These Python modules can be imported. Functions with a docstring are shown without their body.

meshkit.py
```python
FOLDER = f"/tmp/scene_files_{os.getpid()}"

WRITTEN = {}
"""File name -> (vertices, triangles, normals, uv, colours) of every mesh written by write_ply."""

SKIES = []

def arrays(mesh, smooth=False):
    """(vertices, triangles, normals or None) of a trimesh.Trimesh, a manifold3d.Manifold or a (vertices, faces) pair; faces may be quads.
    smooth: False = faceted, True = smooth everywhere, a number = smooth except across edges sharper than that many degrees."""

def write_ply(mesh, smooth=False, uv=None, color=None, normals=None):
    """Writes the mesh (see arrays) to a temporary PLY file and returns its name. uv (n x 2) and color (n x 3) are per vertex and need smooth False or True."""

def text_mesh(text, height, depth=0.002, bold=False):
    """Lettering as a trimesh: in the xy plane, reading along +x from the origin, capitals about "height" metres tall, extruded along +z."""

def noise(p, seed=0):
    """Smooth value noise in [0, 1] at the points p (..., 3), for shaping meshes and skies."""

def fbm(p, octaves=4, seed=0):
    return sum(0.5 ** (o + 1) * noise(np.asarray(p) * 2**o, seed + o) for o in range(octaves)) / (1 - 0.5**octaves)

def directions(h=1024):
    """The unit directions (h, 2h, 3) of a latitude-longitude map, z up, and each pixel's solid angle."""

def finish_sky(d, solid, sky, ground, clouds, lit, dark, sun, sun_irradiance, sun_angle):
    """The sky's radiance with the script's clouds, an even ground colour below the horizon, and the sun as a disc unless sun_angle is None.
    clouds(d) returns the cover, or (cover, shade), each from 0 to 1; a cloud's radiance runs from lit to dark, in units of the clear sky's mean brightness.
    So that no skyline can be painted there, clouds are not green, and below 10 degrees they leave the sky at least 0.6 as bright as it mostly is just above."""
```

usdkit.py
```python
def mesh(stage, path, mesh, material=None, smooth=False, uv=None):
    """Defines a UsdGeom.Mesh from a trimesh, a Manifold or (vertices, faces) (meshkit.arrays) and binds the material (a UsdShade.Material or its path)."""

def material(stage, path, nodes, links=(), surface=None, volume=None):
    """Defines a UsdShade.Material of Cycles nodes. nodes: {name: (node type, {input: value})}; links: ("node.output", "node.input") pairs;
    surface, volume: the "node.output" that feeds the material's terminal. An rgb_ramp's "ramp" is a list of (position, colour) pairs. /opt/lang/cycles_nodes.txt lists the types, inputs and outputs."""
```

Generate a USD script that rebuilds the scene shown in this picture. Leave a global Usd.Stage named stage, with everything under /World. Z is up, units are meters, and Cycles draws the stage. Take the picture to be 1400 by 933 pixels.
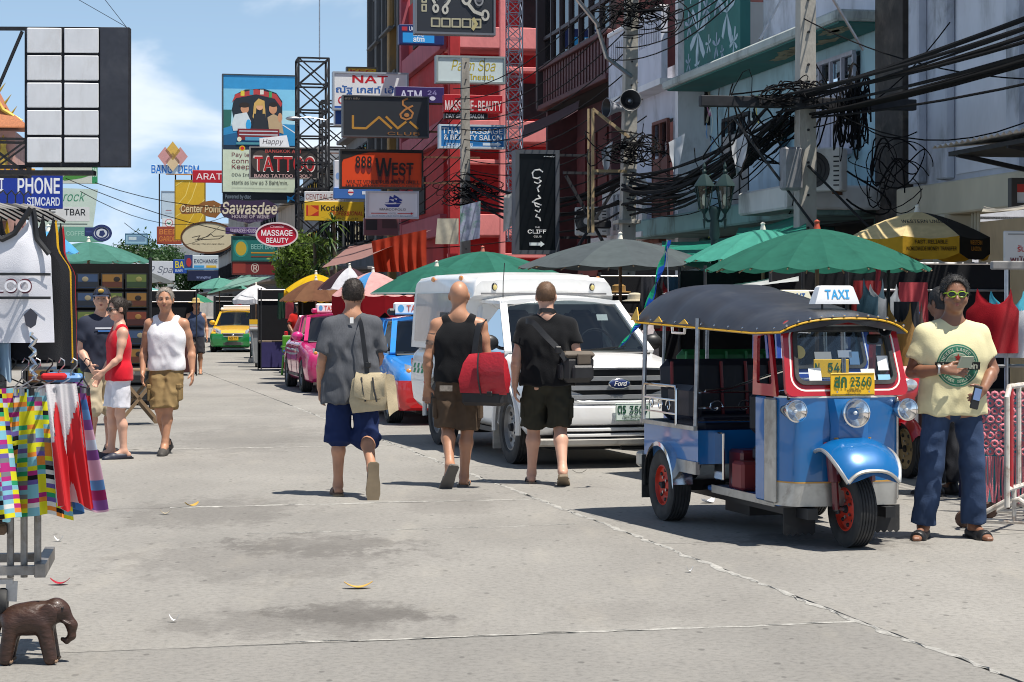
import math, random, numpy as np, trimesh, usdkit, meshkit
from shapely.geometry import Polygon, LineString, Point
from scipy.interpolate import LinearNDInterpolator
from pxr import Usd, UsdGeom, UsdLux, UsdShade, Gf, Sdf
# ------------------------------------------------------------------ camera, sky, sun, exposure
EYE, FPX = 1.58,2750.0          # eye height (m), focal length in pixels of a 1400 px wide frame
SUN = np.array([0.54,-0.36,1.72]); SUN /= np.linalg.norm(SUN)
SKY_STRENGTH, SUN_POWER, EXPOSURE = 0.056,1.2,0.55
stage = Usd.Stage.CreateInMemory()
UsdGeom.SetStageUpAxis(stage, 'Z'); UsdGeom.SetStageMetersPerUnit(stage, 1.0)
UsdGeom.Xform.Define(stage, '/World'); UsdGeom.Scope.Define(stage, '/World/Looks')
cam = UsdGeom.Camera.Define(stage, '/World/camera')
cam.CreateHorizontalApertureAttr(36.0); cam.CreateVerticalApertureAttr(36.0 * 682 / 1024)
cam.CreateFocalLengthAttr(36.0 * FPX / 1400); cam.CreateVerticalApertureOffsetAttr(-46.5 * 36 / 1400)
cam.CreateClippingRangeAttr(Gf.Vec2f(0.1,5000)); cam.CreateExposureAttr(EXPOSURE)
cam.AddTranslateOp().Set(Gf.Vec3d(0,0, EYE)); cam.AddRotateXOp().Set(90.0)
sun = UsdLux.DistantLight.Define(stage, '/World/sun')
sun.CreateIntensityAttr(SUN_POWER); sun.CreateAngleAttr(0.53); sun.CreateNormalizeAttr(True); sun.CreateColorAttr(Gf.Vec3f(1.0,0.945,0.86))
el, az = math.asin(SUN[2]), math.atan2(SUN[0], SUN[1])
sun.AddRotateZOp().Set(-math.degrees(az)); sun.AddRotateXOp().Set(-(90 - math.degrees(el)) )
sky_mat = usdkit.material(stage, '/World/Looks/sky', {
 'sky': ('sky_texture', {'sky_type': 'single_scattering', 'sun_disc': False, 'sun_elevation': float(el), 'sun_rotation': float(az), 'air_density': 1.0, 'aerosol_density': 0.6}),
 'tc': ('texture_coordinate', {}), 'mp': ('mapping', {'scale': (1.0,1.0,1.9), 'location': (0.36,0.05,0.12)}),
 'n': ('noise_texture', {'scale': 9.0, 'detail': 9.0, 'roughness': 0.52, 'distortion': 0.25}),
 'r': ('map_range', {'range_type': 'smoothstep', 'from_min': 0.51, 'from_max': 0.70, 'to_min': 0.0, 'to_max': 0.8, 'clamp': True}),
 'sx': ('separate_xyz', {}), 'low': ('map_range', {'from_min': 0.02, 'from_max': 0.15, 'to_min': 0.10, 'to_max': -0.04, 'clamp': True}),
 'add': ('math', {'math_type': 'add'}),
 'hz': ('map_range', {'range_type': 'smoothstep', 'from_min': -0.02, 'from_max': 0.36, 'to_min': 0.85, 'to_max': 0.1, 'clamp': True}), 'hm': ('mix', {'mix_type': 'mix', 'color2': (6.2,9.3,13.3)}),
 'm': ('mix', {'mix_type': 'mix', 'color2': (12.4,13.2,14.2)}), 'b': ('background_shader', {'strength': SKY_STRENGTH})},
 [('tc.generated', 'mp.vector'),('mp.vector', 'n.vector'),('tc.generated', 'sx.vector'),('sx.z', 'low.value'),('n.fac', 'add.value1'),('low.result', 'add.value2'),
     ('add.value', 'r.value'),('r.result', 'm.fac'),('sx.z', 'hz.value'),('hz.result', 'hm.fac'),('sky.color', 'hm.color1'),('hm.color', 'm.color1'),('m.color', 'b.color')], surface='b.background')
dome = UsdLux.DomeLight.Define(stage, '/World/sky')
UsdShade.MaterialBindingAPI.Apply(dome.GetPrim()).Bind(sky_mat)
dome.GetPrim().SetCustomDataByKey('kind', 'structure')
# ------------------------------------------------------------------ frames: street direction U, across N; pixels of the photo to points
U = np.array([-0.189,0.982,0]); U /= np.linalg.norm(U)
N = np.array([U[1], -U[0], 0])
ROAD_RZ = math.degrees(math.atan2(N[1], N[0]))
def P(px, py, Y): return np.array([(px - 700) * Y / FPX, Y, EYE - (py - 420) * Y / FPX])
def G(px, py):
 Y = EYE * FPX / (py - 420); return np.array([(px - 700) * Y / FPX, Y, 0.0])
def ST(s, t, z=0.0): return U * s + N * t + np.array([0,0, z])
def onT(px, t):                  # depth Y where the ray of column px meets the plane at t metres right of the camera line
 return t / (N[0] * (px - 700) / FPX + N[1])
# ------------------------------------------------------------------ colours and materials
def hexc(h):
 v = [int(h[i:i + 2], 16) / 255 for i in (1,3,5)]
 return tuple(x / 12.92 if x < .04045 else ((x + .055) / 1.055) ** 2.4 for x in v)
MATS = {}
def mat(name, col, rough=.6, metal=0, var=.12, scale=5, bump=0, bscale=40, coat=0, spec=.5, trans=0, stretch=None, dirt=None, dscale=2.0, damt=.5, world=False, sheen=0):
 if name in MATS: return MATS[name]
 col = np.array(hexc(col) if isinstance(col, str) else col, float)
 nodes = {'tc': ('geometry', {}) if world else ('texture_coordinate', {}), 'mp': ('mapping', {'scale': stretch or (1,1,1)}),
             'n': ('noise_texture', {'scale': scale, 'detail': 5.0, 'roughness': .6}),
             'r': ('rgb_ramp', {'ramp': [(.28, tuple(col * (1 - var))),(.72, tuple(np.minimum(col * (1 + var),.95)))]}),
             'p': ('principled_bsdf', {'roughness': rough, 'metallic': metal, 'coat_weight': coat, 'specular_ior_level': spec, 'sheen_weight': sheen})}
 src = 'tc.position' if world else 'tc.object'
 links = [(src, 'mp.vector'),('mp.vector', 'n.vector'),('n.fac', 'r.fac')]
 out = 'r.color'
 if dirt is not None:
  d = hexc(dirt) if isinstance(dirt, str) else dirt
  nodes['dn'] = ('noise_texture', {'scale': dscale, 'detail': 8.0, 'roughness': .68, 'distortion': .4})
  nodes['dr'] = ('map_range', {'range_type': 'smoothstep', 'from_min': .48, 'from_max': .68, 'to_min': 0., 'to_max': damt, 'clamp': True})
  nodes['dm'] = ('mix', {'mix_type': 'mix', 'color2': d})
  links += [('mp.vector', 'dn.vector'),('dn.fac', 'dr.value'),('dr.result', 'dm.fac'),(out, 'dm.color1')]; out = 'dm.color'
 links.append((out, 'p.base_color'))
 if bump:
  nodes['bn'] = ('noise_texture', {'scale': bscale, 'detail': 4.0}); nodes['bp'] = ('bump', {'strength': bump, 'distance': .02})
  links += [('mp.vector', 'bn.vector'),('bn.fac', 'bp.height'),('bp.normal', 'p.normal')]
 surf = 'p.BSDF'
 if trans:
  nodes['tl'] = ('translucent_bsdf', {}); nodes['mx'] = ('mix_closure', {'fac': trans})
  links += [(out, 'tl.color'),('p.BSDF', 'mx.closure1'),('tl.BSDF', 'mx.closure2')]; surf = 'mx.closure'
 MATS[name] = usdkit.material(stage, '/World/Looks/' + name, nodes, links, surface=surf)
 return MATS[name]
def ink(h, rough=.5):            # plain printed or painted colour
 return mat('ink_' + h[1:], h, rough, var=.06, scale=3)
def paint(h, coat=1.0, metal=0.0):
 return mat('paint_' + h[1:], h, .35, metal, var=.04, scale=2, coat=coat, dirt=(.16,.14,.12), dscale=3, damt=.12)
def cloth(h, trans=0.0, bump=.25):
 return mat('cloth_%s_%d' % (h[1:], trans * 100), h, .9, var=.1, scale=7, bump=bump, bscale=220, trans=trans, spec=.15, sheen=.1)
def glass_mat(name, tint, gloss=(.9,.9,.9), refl=1.5, rough=.02):
 if name not in MATS:
  MATS[name] = usdkit.material(stage, '/World/Looks/' + name, {'f': ('fresnel', {'IOR': refl}), 't': ('transparent_bsdf', {'color': tint}), 'g': ('glossy_bsdf', {'roughness': rough, 'color': gloss}),
   'm': ('mix_closure', {})}, [('f.fac', 'm.fac'),('t.BSDF', 'm.closure1'),('g.BSDF', 'm.closure2')], surface='m.closure')
 return MATS[name]
CHROME = mat('chrome', (.78,.78,.78),.12,1, var=.05)
STEEL = mat('steel', (.42,.42,.43),.35,1, var=.2, scale=12)
DARKSTEEL = mat('dark_steel', (.024,.025,.029),.7,0, var=.3, scale=8, spec=.25)
BLACK = mat('black_plastic', (.012,.012,.013),.45, var=.2)
RUBBER = mat('rubber', (.022,.022,.023),.75, var=.25, scale=10, dirt=(.09,.085,.075), dscale=8, damt=.35)
CABLE = mat('cable_black', (.009,.009,.010),.85, var=.2, spec=.12)
RUST = mat('rusty_steel', (.16,.07,.04),.8,.2, var=.35, scale=9)
CONCRETE = mat('pole_concrete', (.36,.34,.30),.85, var=.2, scale=4, bump=.3, bscale=30, dirt=(.13,.12,.11), dscale=1.6, damt=.7, stretch=(1,1,.35))
WHITE = ink('#efefec')
# ------------------------------------------------------------------ meshes: every shape is (vertices, triangles)
A = lambda *x: np.array(x, float)
def cat(ms):
 V, F, n = [], [], 0
 for v, f in ms:
  V.append(np.asarray(v, float)); F.append(np.asarray(f, int) + n); n += len(v)
 return np.vstack(V), np.vstack(F)
def tri(q):
 q = np.asarray(q); return np.vstack([q[:, [0,1,2]], q[:, [0,2,3]]])
def rot(m, rz=0, loc=(0,0,0), rx=0, ry=0, sc=1):
 v = np.asarray(m[0], float) * sc
 for ang, i, j in ((rx, 1,2),(ry, 2,0),(rz, 0,1)):
  if ang:
   c, s = math.cos(math.radians(ang)), math.sin(math.radians(ang)); v = v.copy(); a, b = v[:, i].copy(), v[:, j].copy()
   v[:, i], v[:, j] = a * c - b * s, a * s + b * c
 return v + np.asarray(loc, float), m[1]
BOXF = tri([[0,1,3,2], [4,6,7,5], [0,4,5,1], [2,3,7,6], [0,2,6,4], [1,5,7,3]])
def box(c, s):
 v = np.array([[x, y, z] for x in (-.5,.5) for y in (-.5,.5) for z in (-.5,.5)]) * np.asarray(s, float) + np.asarray(c, float)
 return v, BOXF
def hull(pts):
 h = trimesh.convex.convex_hull(np.asarray(pts, float)); return np.array(h.vertices), np.array(h.faces)
def cbox(c, s, b=.01):           # box with chamfered edges
 s = np.asarray(s, float) / 2; b = min(b, s.min() * .9); p = []
 for x in (-1,1):
  for y in (-1,1):
   for z in (-1,1):
    for k in range(3):
     q = s - b; q[k] = s[k]; p.append(np.array([x, y, z]) * q)
 return hull(np.array(p) + np.asarray(c, float))
def hexa(p8):                    # eight corners, order of box()
 return np.asarray(p8, float), BOXF
def frame_of(t):
 t = t / (np.linalg.norm(t) + 1e-12); a = np.cross(t, [0,0,1.0] if abs(t[2]) < .95 else [1.0,0,0]); a /= np.linalg.norm(a); return t, a, np.cross(t, a)
def tube(pts, r, n=8, caps=True, closed=False):
 p = np.asarray(pts, float); k = len(p); r = np.broadcast_to(r, (k,))
 d = np.roll(p, -1,0) - np.roll(p, 1,0) if closed else np.gradient(p, axis=0)
 t, a, b = frame_of(d[0]); ang = np.arange(n) * 2 * np.pi / n; V = []
 for i in range(k):
  t = d[i] / (np.linalg.norm(d[i]) + 1e-12); a = a - t * (a @ t); a /= np.linalg.norm(a) + 1e-12; b = np.cross(t, a)
  V.append(p[i] + r[i] * (np.cos(ang)[:, None] * a + np.sin(ang)[:, None] * b))
 q = [[i * n + j, i * n + (j + 1) % n, ((i + 1) % k) * n + (j + 1) % n, ((i + 1) % k) * n + j] for i in range(k if closed else k - 1) for j in range(n)]
 V = np.vstack(V); F = tri(q)
 if caps and not closed:
  V = np.vstack([V, p[:1], p[-1:]]); c0, c1 = len(V) - 2, len(V) - 1
  F = np.vstack([F, [[c0,(j + 1) % n, j] for j in range(n)], [[c1,(k - 1) * n + j, (k - 1) * n + (j + 1) % n] for j in range(n)]])
 return V, F
def cyl(a, b, r, n=10, r2=None): return tube([a, b], [r, r if r2 is None else r2], n)
def bar(a, b, w, h=None, up=(0,0,1)):
 a, b = np.asarray(a, float), np.asarray(b, float); h = h or w; t = (b - a) / np.linalg.norm(b - a)
 x = np.cross(t, up); x = x / np.linalg.norm(x) if np.linalg.norm(x) > 1e-6 else np.array([1., 0,0]); y = np.cross(x, t)
 return np.array([o + x * i * w / 2 + y * j * h / 2 for o in (a, b) for i in (-1,1) for j in (-1,1)]), BOXF
def lathe(prof, n=24, axis='z', c=(0,0,0)):
 prof = np.asarray(prof, float); ang = np.arange(n) * 2 * np.pi / n; k = len(prof)
 V = np.array([[r * math.cos(t), r * math.sin(t), z] for r, z in prof for t in ang])
 F = tri([[i * n + j, i * n + (j + 1) % n, (i + 1) * n + (j + 1) % n, (i + 1) * n + j] for i in range(k - 1) for j in range(n)])
 if axis == 'y': V = V[:, [0,2,1]] * [1,1,1]; F = F[:, ::-1]
 if axis == 'x': V = V[:, [2,0,1]]
 return V + np.asarray(c, float), F
def sph(c, r, n=10):
 r = np.broadcast_to(r, (3,)); t = np.linspace(-np.pi / 2, np.pi / 2, max(5, n // 2 + 2)); m = lathe([(math.cos(x), math.sin(x)) for x in t], n); return m[0] * r + np.asarray(c, float), m[1]
def sheet(g, flip=False, closed=False):
 g = np.asarray(g, float); a, b = g.shape[:2]; bb = b if closed else b - 1
 q = [[i * b + j, i * b + (j + 1) % b, (i + 1) * b + (j + 1) % b, (i + 1) * b + j] for i in range(a - 1) for j in range(bb)]
 F = tri(q); return g.reshape(-1,3), F[:, ::-1] if flip else F
def loft(secs, caps=True):       # closed sections of equal length
 g = np.asarray(secs, float); V, F = sheet(g, closed=True); k = g.shape[1]
 if caps:
  V = np.vstack([V, g[0].mean(0), g[-1].mean(0)]); c0, c1, o = len(V) - 2, len(V) - 1,(len(g) - 1) * k
  F = np.vstack([F, [[c0,(j + 1) % k, j] for j in range(k)], [[c1, o + j, o + (j + 1) % k] for j in range(k)]])
 return V, F
def plate(poly, t, o=(0,0,0), ux=(1,0,0), uy=(0,0,1)):   # polygon in the plane (ux, uy), thickness t along ux x uy
 g = poly if hasattr(poly, 'geom_type') else Polygon(poly)
 if not g.is_valid: g = g.buffer(0)
 gs = [x for x in getattr(g, 'geoms', [g]) if x.area > 1e-9]; ms = []
 for x in gs:
  m = trimesh.creation.extrude_polygon(x, t, engine='earcut'); ms.append((np.array(m.vertices), np.array(m.faces)))
 V, F = cat(ms); ux, uy = np.asarray(ux, float), np.asarray(uy, float)
 return np.asarray(o, float) + V[:, :1] * ux + V[:, 1:2] * uy + V[:, 2:] * np.cross(ux, uy), F
def densify(m, edge):
 v, f = trimesh.remesh.subdivide_to_size(np.asarray(m[0], float), np.asarray(m[1]), edge, max_iter=8); return np.array(v), np.array(f)
def boolean(a, b, op='-'):
 import manifold3d as m3
 mk = lambda m: m3.Manifold(m3.Mesh(np.asarray(m[0], np.float32), np.asarray(m[1], np.uint32)))
 r = mk(a) - mk(b) if op == '-' else mk(a) ^ mk(b)
 o = r.to_mesh(); return (np.array(o.vert_properties[:, :3], float), np.array(o.tri_verts, int)) if len(o.tri_verts) else a
def weld(m):
 t = trimesh.Trimesh(m[0], m[1], process=True); t.merge_vertices(); return np.array(t.vertices), np.array(t.faces)
def wob(m, amp, sc, seed=0, stretch=(1,1,1)):    # displace along normals with noise
 t = trimesh.Trimesh(m[0], m[1], process=False); n = np.array(t.vertex_normals); p = np.array(m[0]) * np.asarray(stretch) * sc
 return np.array(m[0]) + n * ((meshkit.fbm(p, 3, seed) - .5) * 2 * amp)[:, None], m[1]
# ------------------------------------------------------------------ prims
COUNT = {}
def _path(parent, name):
 key = (parent, name); k = COUNT.get(key, 0); COUNT[key] = k + 1
 return f'{parent}/{name}' + (f'_{k:03d}' if k else '')
def tag(path, label=None, cat_=None, group=None, kind=None):
 pr = stage.GetPrimAtPath(path)
 for k, v in (('label', label),('category', cat_),('group', group),('kind', kind)):
  if v: pr.SetCustomDataByKey(k, v)
 return path
def thing(name, label, cat_, loc=(0,0,0), rz=0, group=None, kind=None):
 p = _path('/World', name); x = UsdGeom.Xform.Define(stage, p); x.AddTranslateOp().Set(Gf.Vec3d(*map(float, loc)))
 if rz: x.AddRotateZOp().Set(float(rz))
 return tag(p, label, cat_, group, kind)
def part(parent, name, m, material, smooth=35, label=None, kind=None):
 p = _path(parent, name); usdkit.mesh(stage, p, trimesh.Trimesh(m[0], m[1], process=False), material, smooth)
 return tag(p, label, None, None, kind)
def top(name, m, material, label, cat_, group=None, kind=None, smooth=35):
 v = np.asarray(m[0], float); lo, hi = v.min(0), v.max(0); o = A((lo[0] + hi[0]) / 2,(lo[1] + hi[1]) / 2, lo[2])
 p = _path('/World', name); g = usdkit.mesh(stage, p, trimesh.Trimesh(v - o, m[1], process=False), material, smooth); g.AddTranslateOp().Set(Gf.Vec3d(*map(float, o)))
 return tag(p, label, cat_, group, kind)
def copy(src, loc, rz=0, label=None, group=None):
 d = stage.GetPrimAtPath(src).GetCustomData(); name = src.split('/')[-1]
 if name[-4:-3] == '_' and name[-3:].isdigit(): name = name[:-4]
 p = thing(name, label or d.get('label'), d.get('category'), loc, rz, group or d.get('group'))
 pr = stage.GetPrimAtPath(p); pr.GetReferences().AddInternalReference(src); pr.SetInstanceable(True); return p
# ------------------------------------------------------------------ lettering and flat artwork on panels
TXT = {}
def _txt(s, bold):
 if (s, bold) not in TXT:
  if s in THAI:
   gs = [Polygon(x[0], x[1:]).buffer(0) for x in THAI[s]]; m = cat([plate(g, 1, ux=(1,0,0), uy=(0,1,0)) for g in gs if g.area > 0])
  else:
   t = meshkit.text_mesh(s, 10,1, bold); m = (np.array(t.vertices), np.array(t.faces))
  v = np.array(m[0]); v[:, :2] -= v[:, :2].min(0); v[:, :2] /= v[:, :2].max(0); TXT[(s, bold)] = (v, m[1])
 return TXT[(s, bold)]
def tx(s, x0, z0, x1, z1, y, bold=True, slant=0, t=.001):     # lettering filling the box, facing -y
 v, f = _txt(s, bold); w = np.empty_like(v)
 w[:, 0] = x0 + v[:, 0] * (x1 - x0) + slant * v[:, 1] * (z1 - z0); w[:, 2] = z0 + v[:, 1] * (z1 - z0); w[:, 1] = y - v[:, 2] * t
 return w, f
def stroke(pts, w): return LineString(pts).buffer(w / 2, cap_style=2, join_style=1, quad_segs=3)
def art(parent, W, H, y, items, x0=None, z0=0):
 """items: ('T', text, u0, v0, u1, v1, ink) ('R', u0, v0, u1, v1, ink) ('E', ...) ('G', points, ink) ('L', points, width, ink); u to the right, v down, 0 to 1"""
 x0 = -W / 2 if x0 is None else x0; X = lambda u: x0 + u * W; Z = lambda v: z0 + (1 - v) * H
 for k, it in enumerate(items):
  yy = y - .002 - .0012 * k; kind, c = it[0], it[-1] if it[0] != 'T' else it[6]
  if kind == 'T': m, nm = tx(it[1], X(it[2]), Z(it[5]), X(it[4]), Z(it[3]), yy, *(it[7:])), 'lettering'
  elif kind == 'R': m, nm = box((X((it[1] + it[3]) / 2), yy, Z((it[2] + it[4]) / 2)),((it[3] - it[1]) * W, .001,(it[4] - it[2]) * H)), 'printed_band'
  elif kind == 'E':
   g = [((it[1] + it[3]) / 2 + math.cos(a) * (it[3] - it[1]) / 2,(it[2] + it[4]) / 2 + math.sin(a) * (it[4] - it[2]) / 2) for a in np.linspace(0,2 * np.pi, 29)[:-1]]
   m, nm = plate([(X(u), Z(v)) for u, v in g], .001,(0, yy + .0005,0)), 'printed_emblem'
  elif kind == 'G': m, nm = plate([(X(u), Z(v)) for u, v in it[1]], .001,(0, yy + .0005,0)), 'printed_emblem'
  elif kind == 'L': m, nm = plate(stroke([(X(u), Z(v)) for u, v in it[1]], it[2] * H),.001,(0, yy + .0005,0)), 'printed_line'
  part(parent, nm, m, ink(c) if isinstance(c, str) else c, smooth=False)
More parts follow.
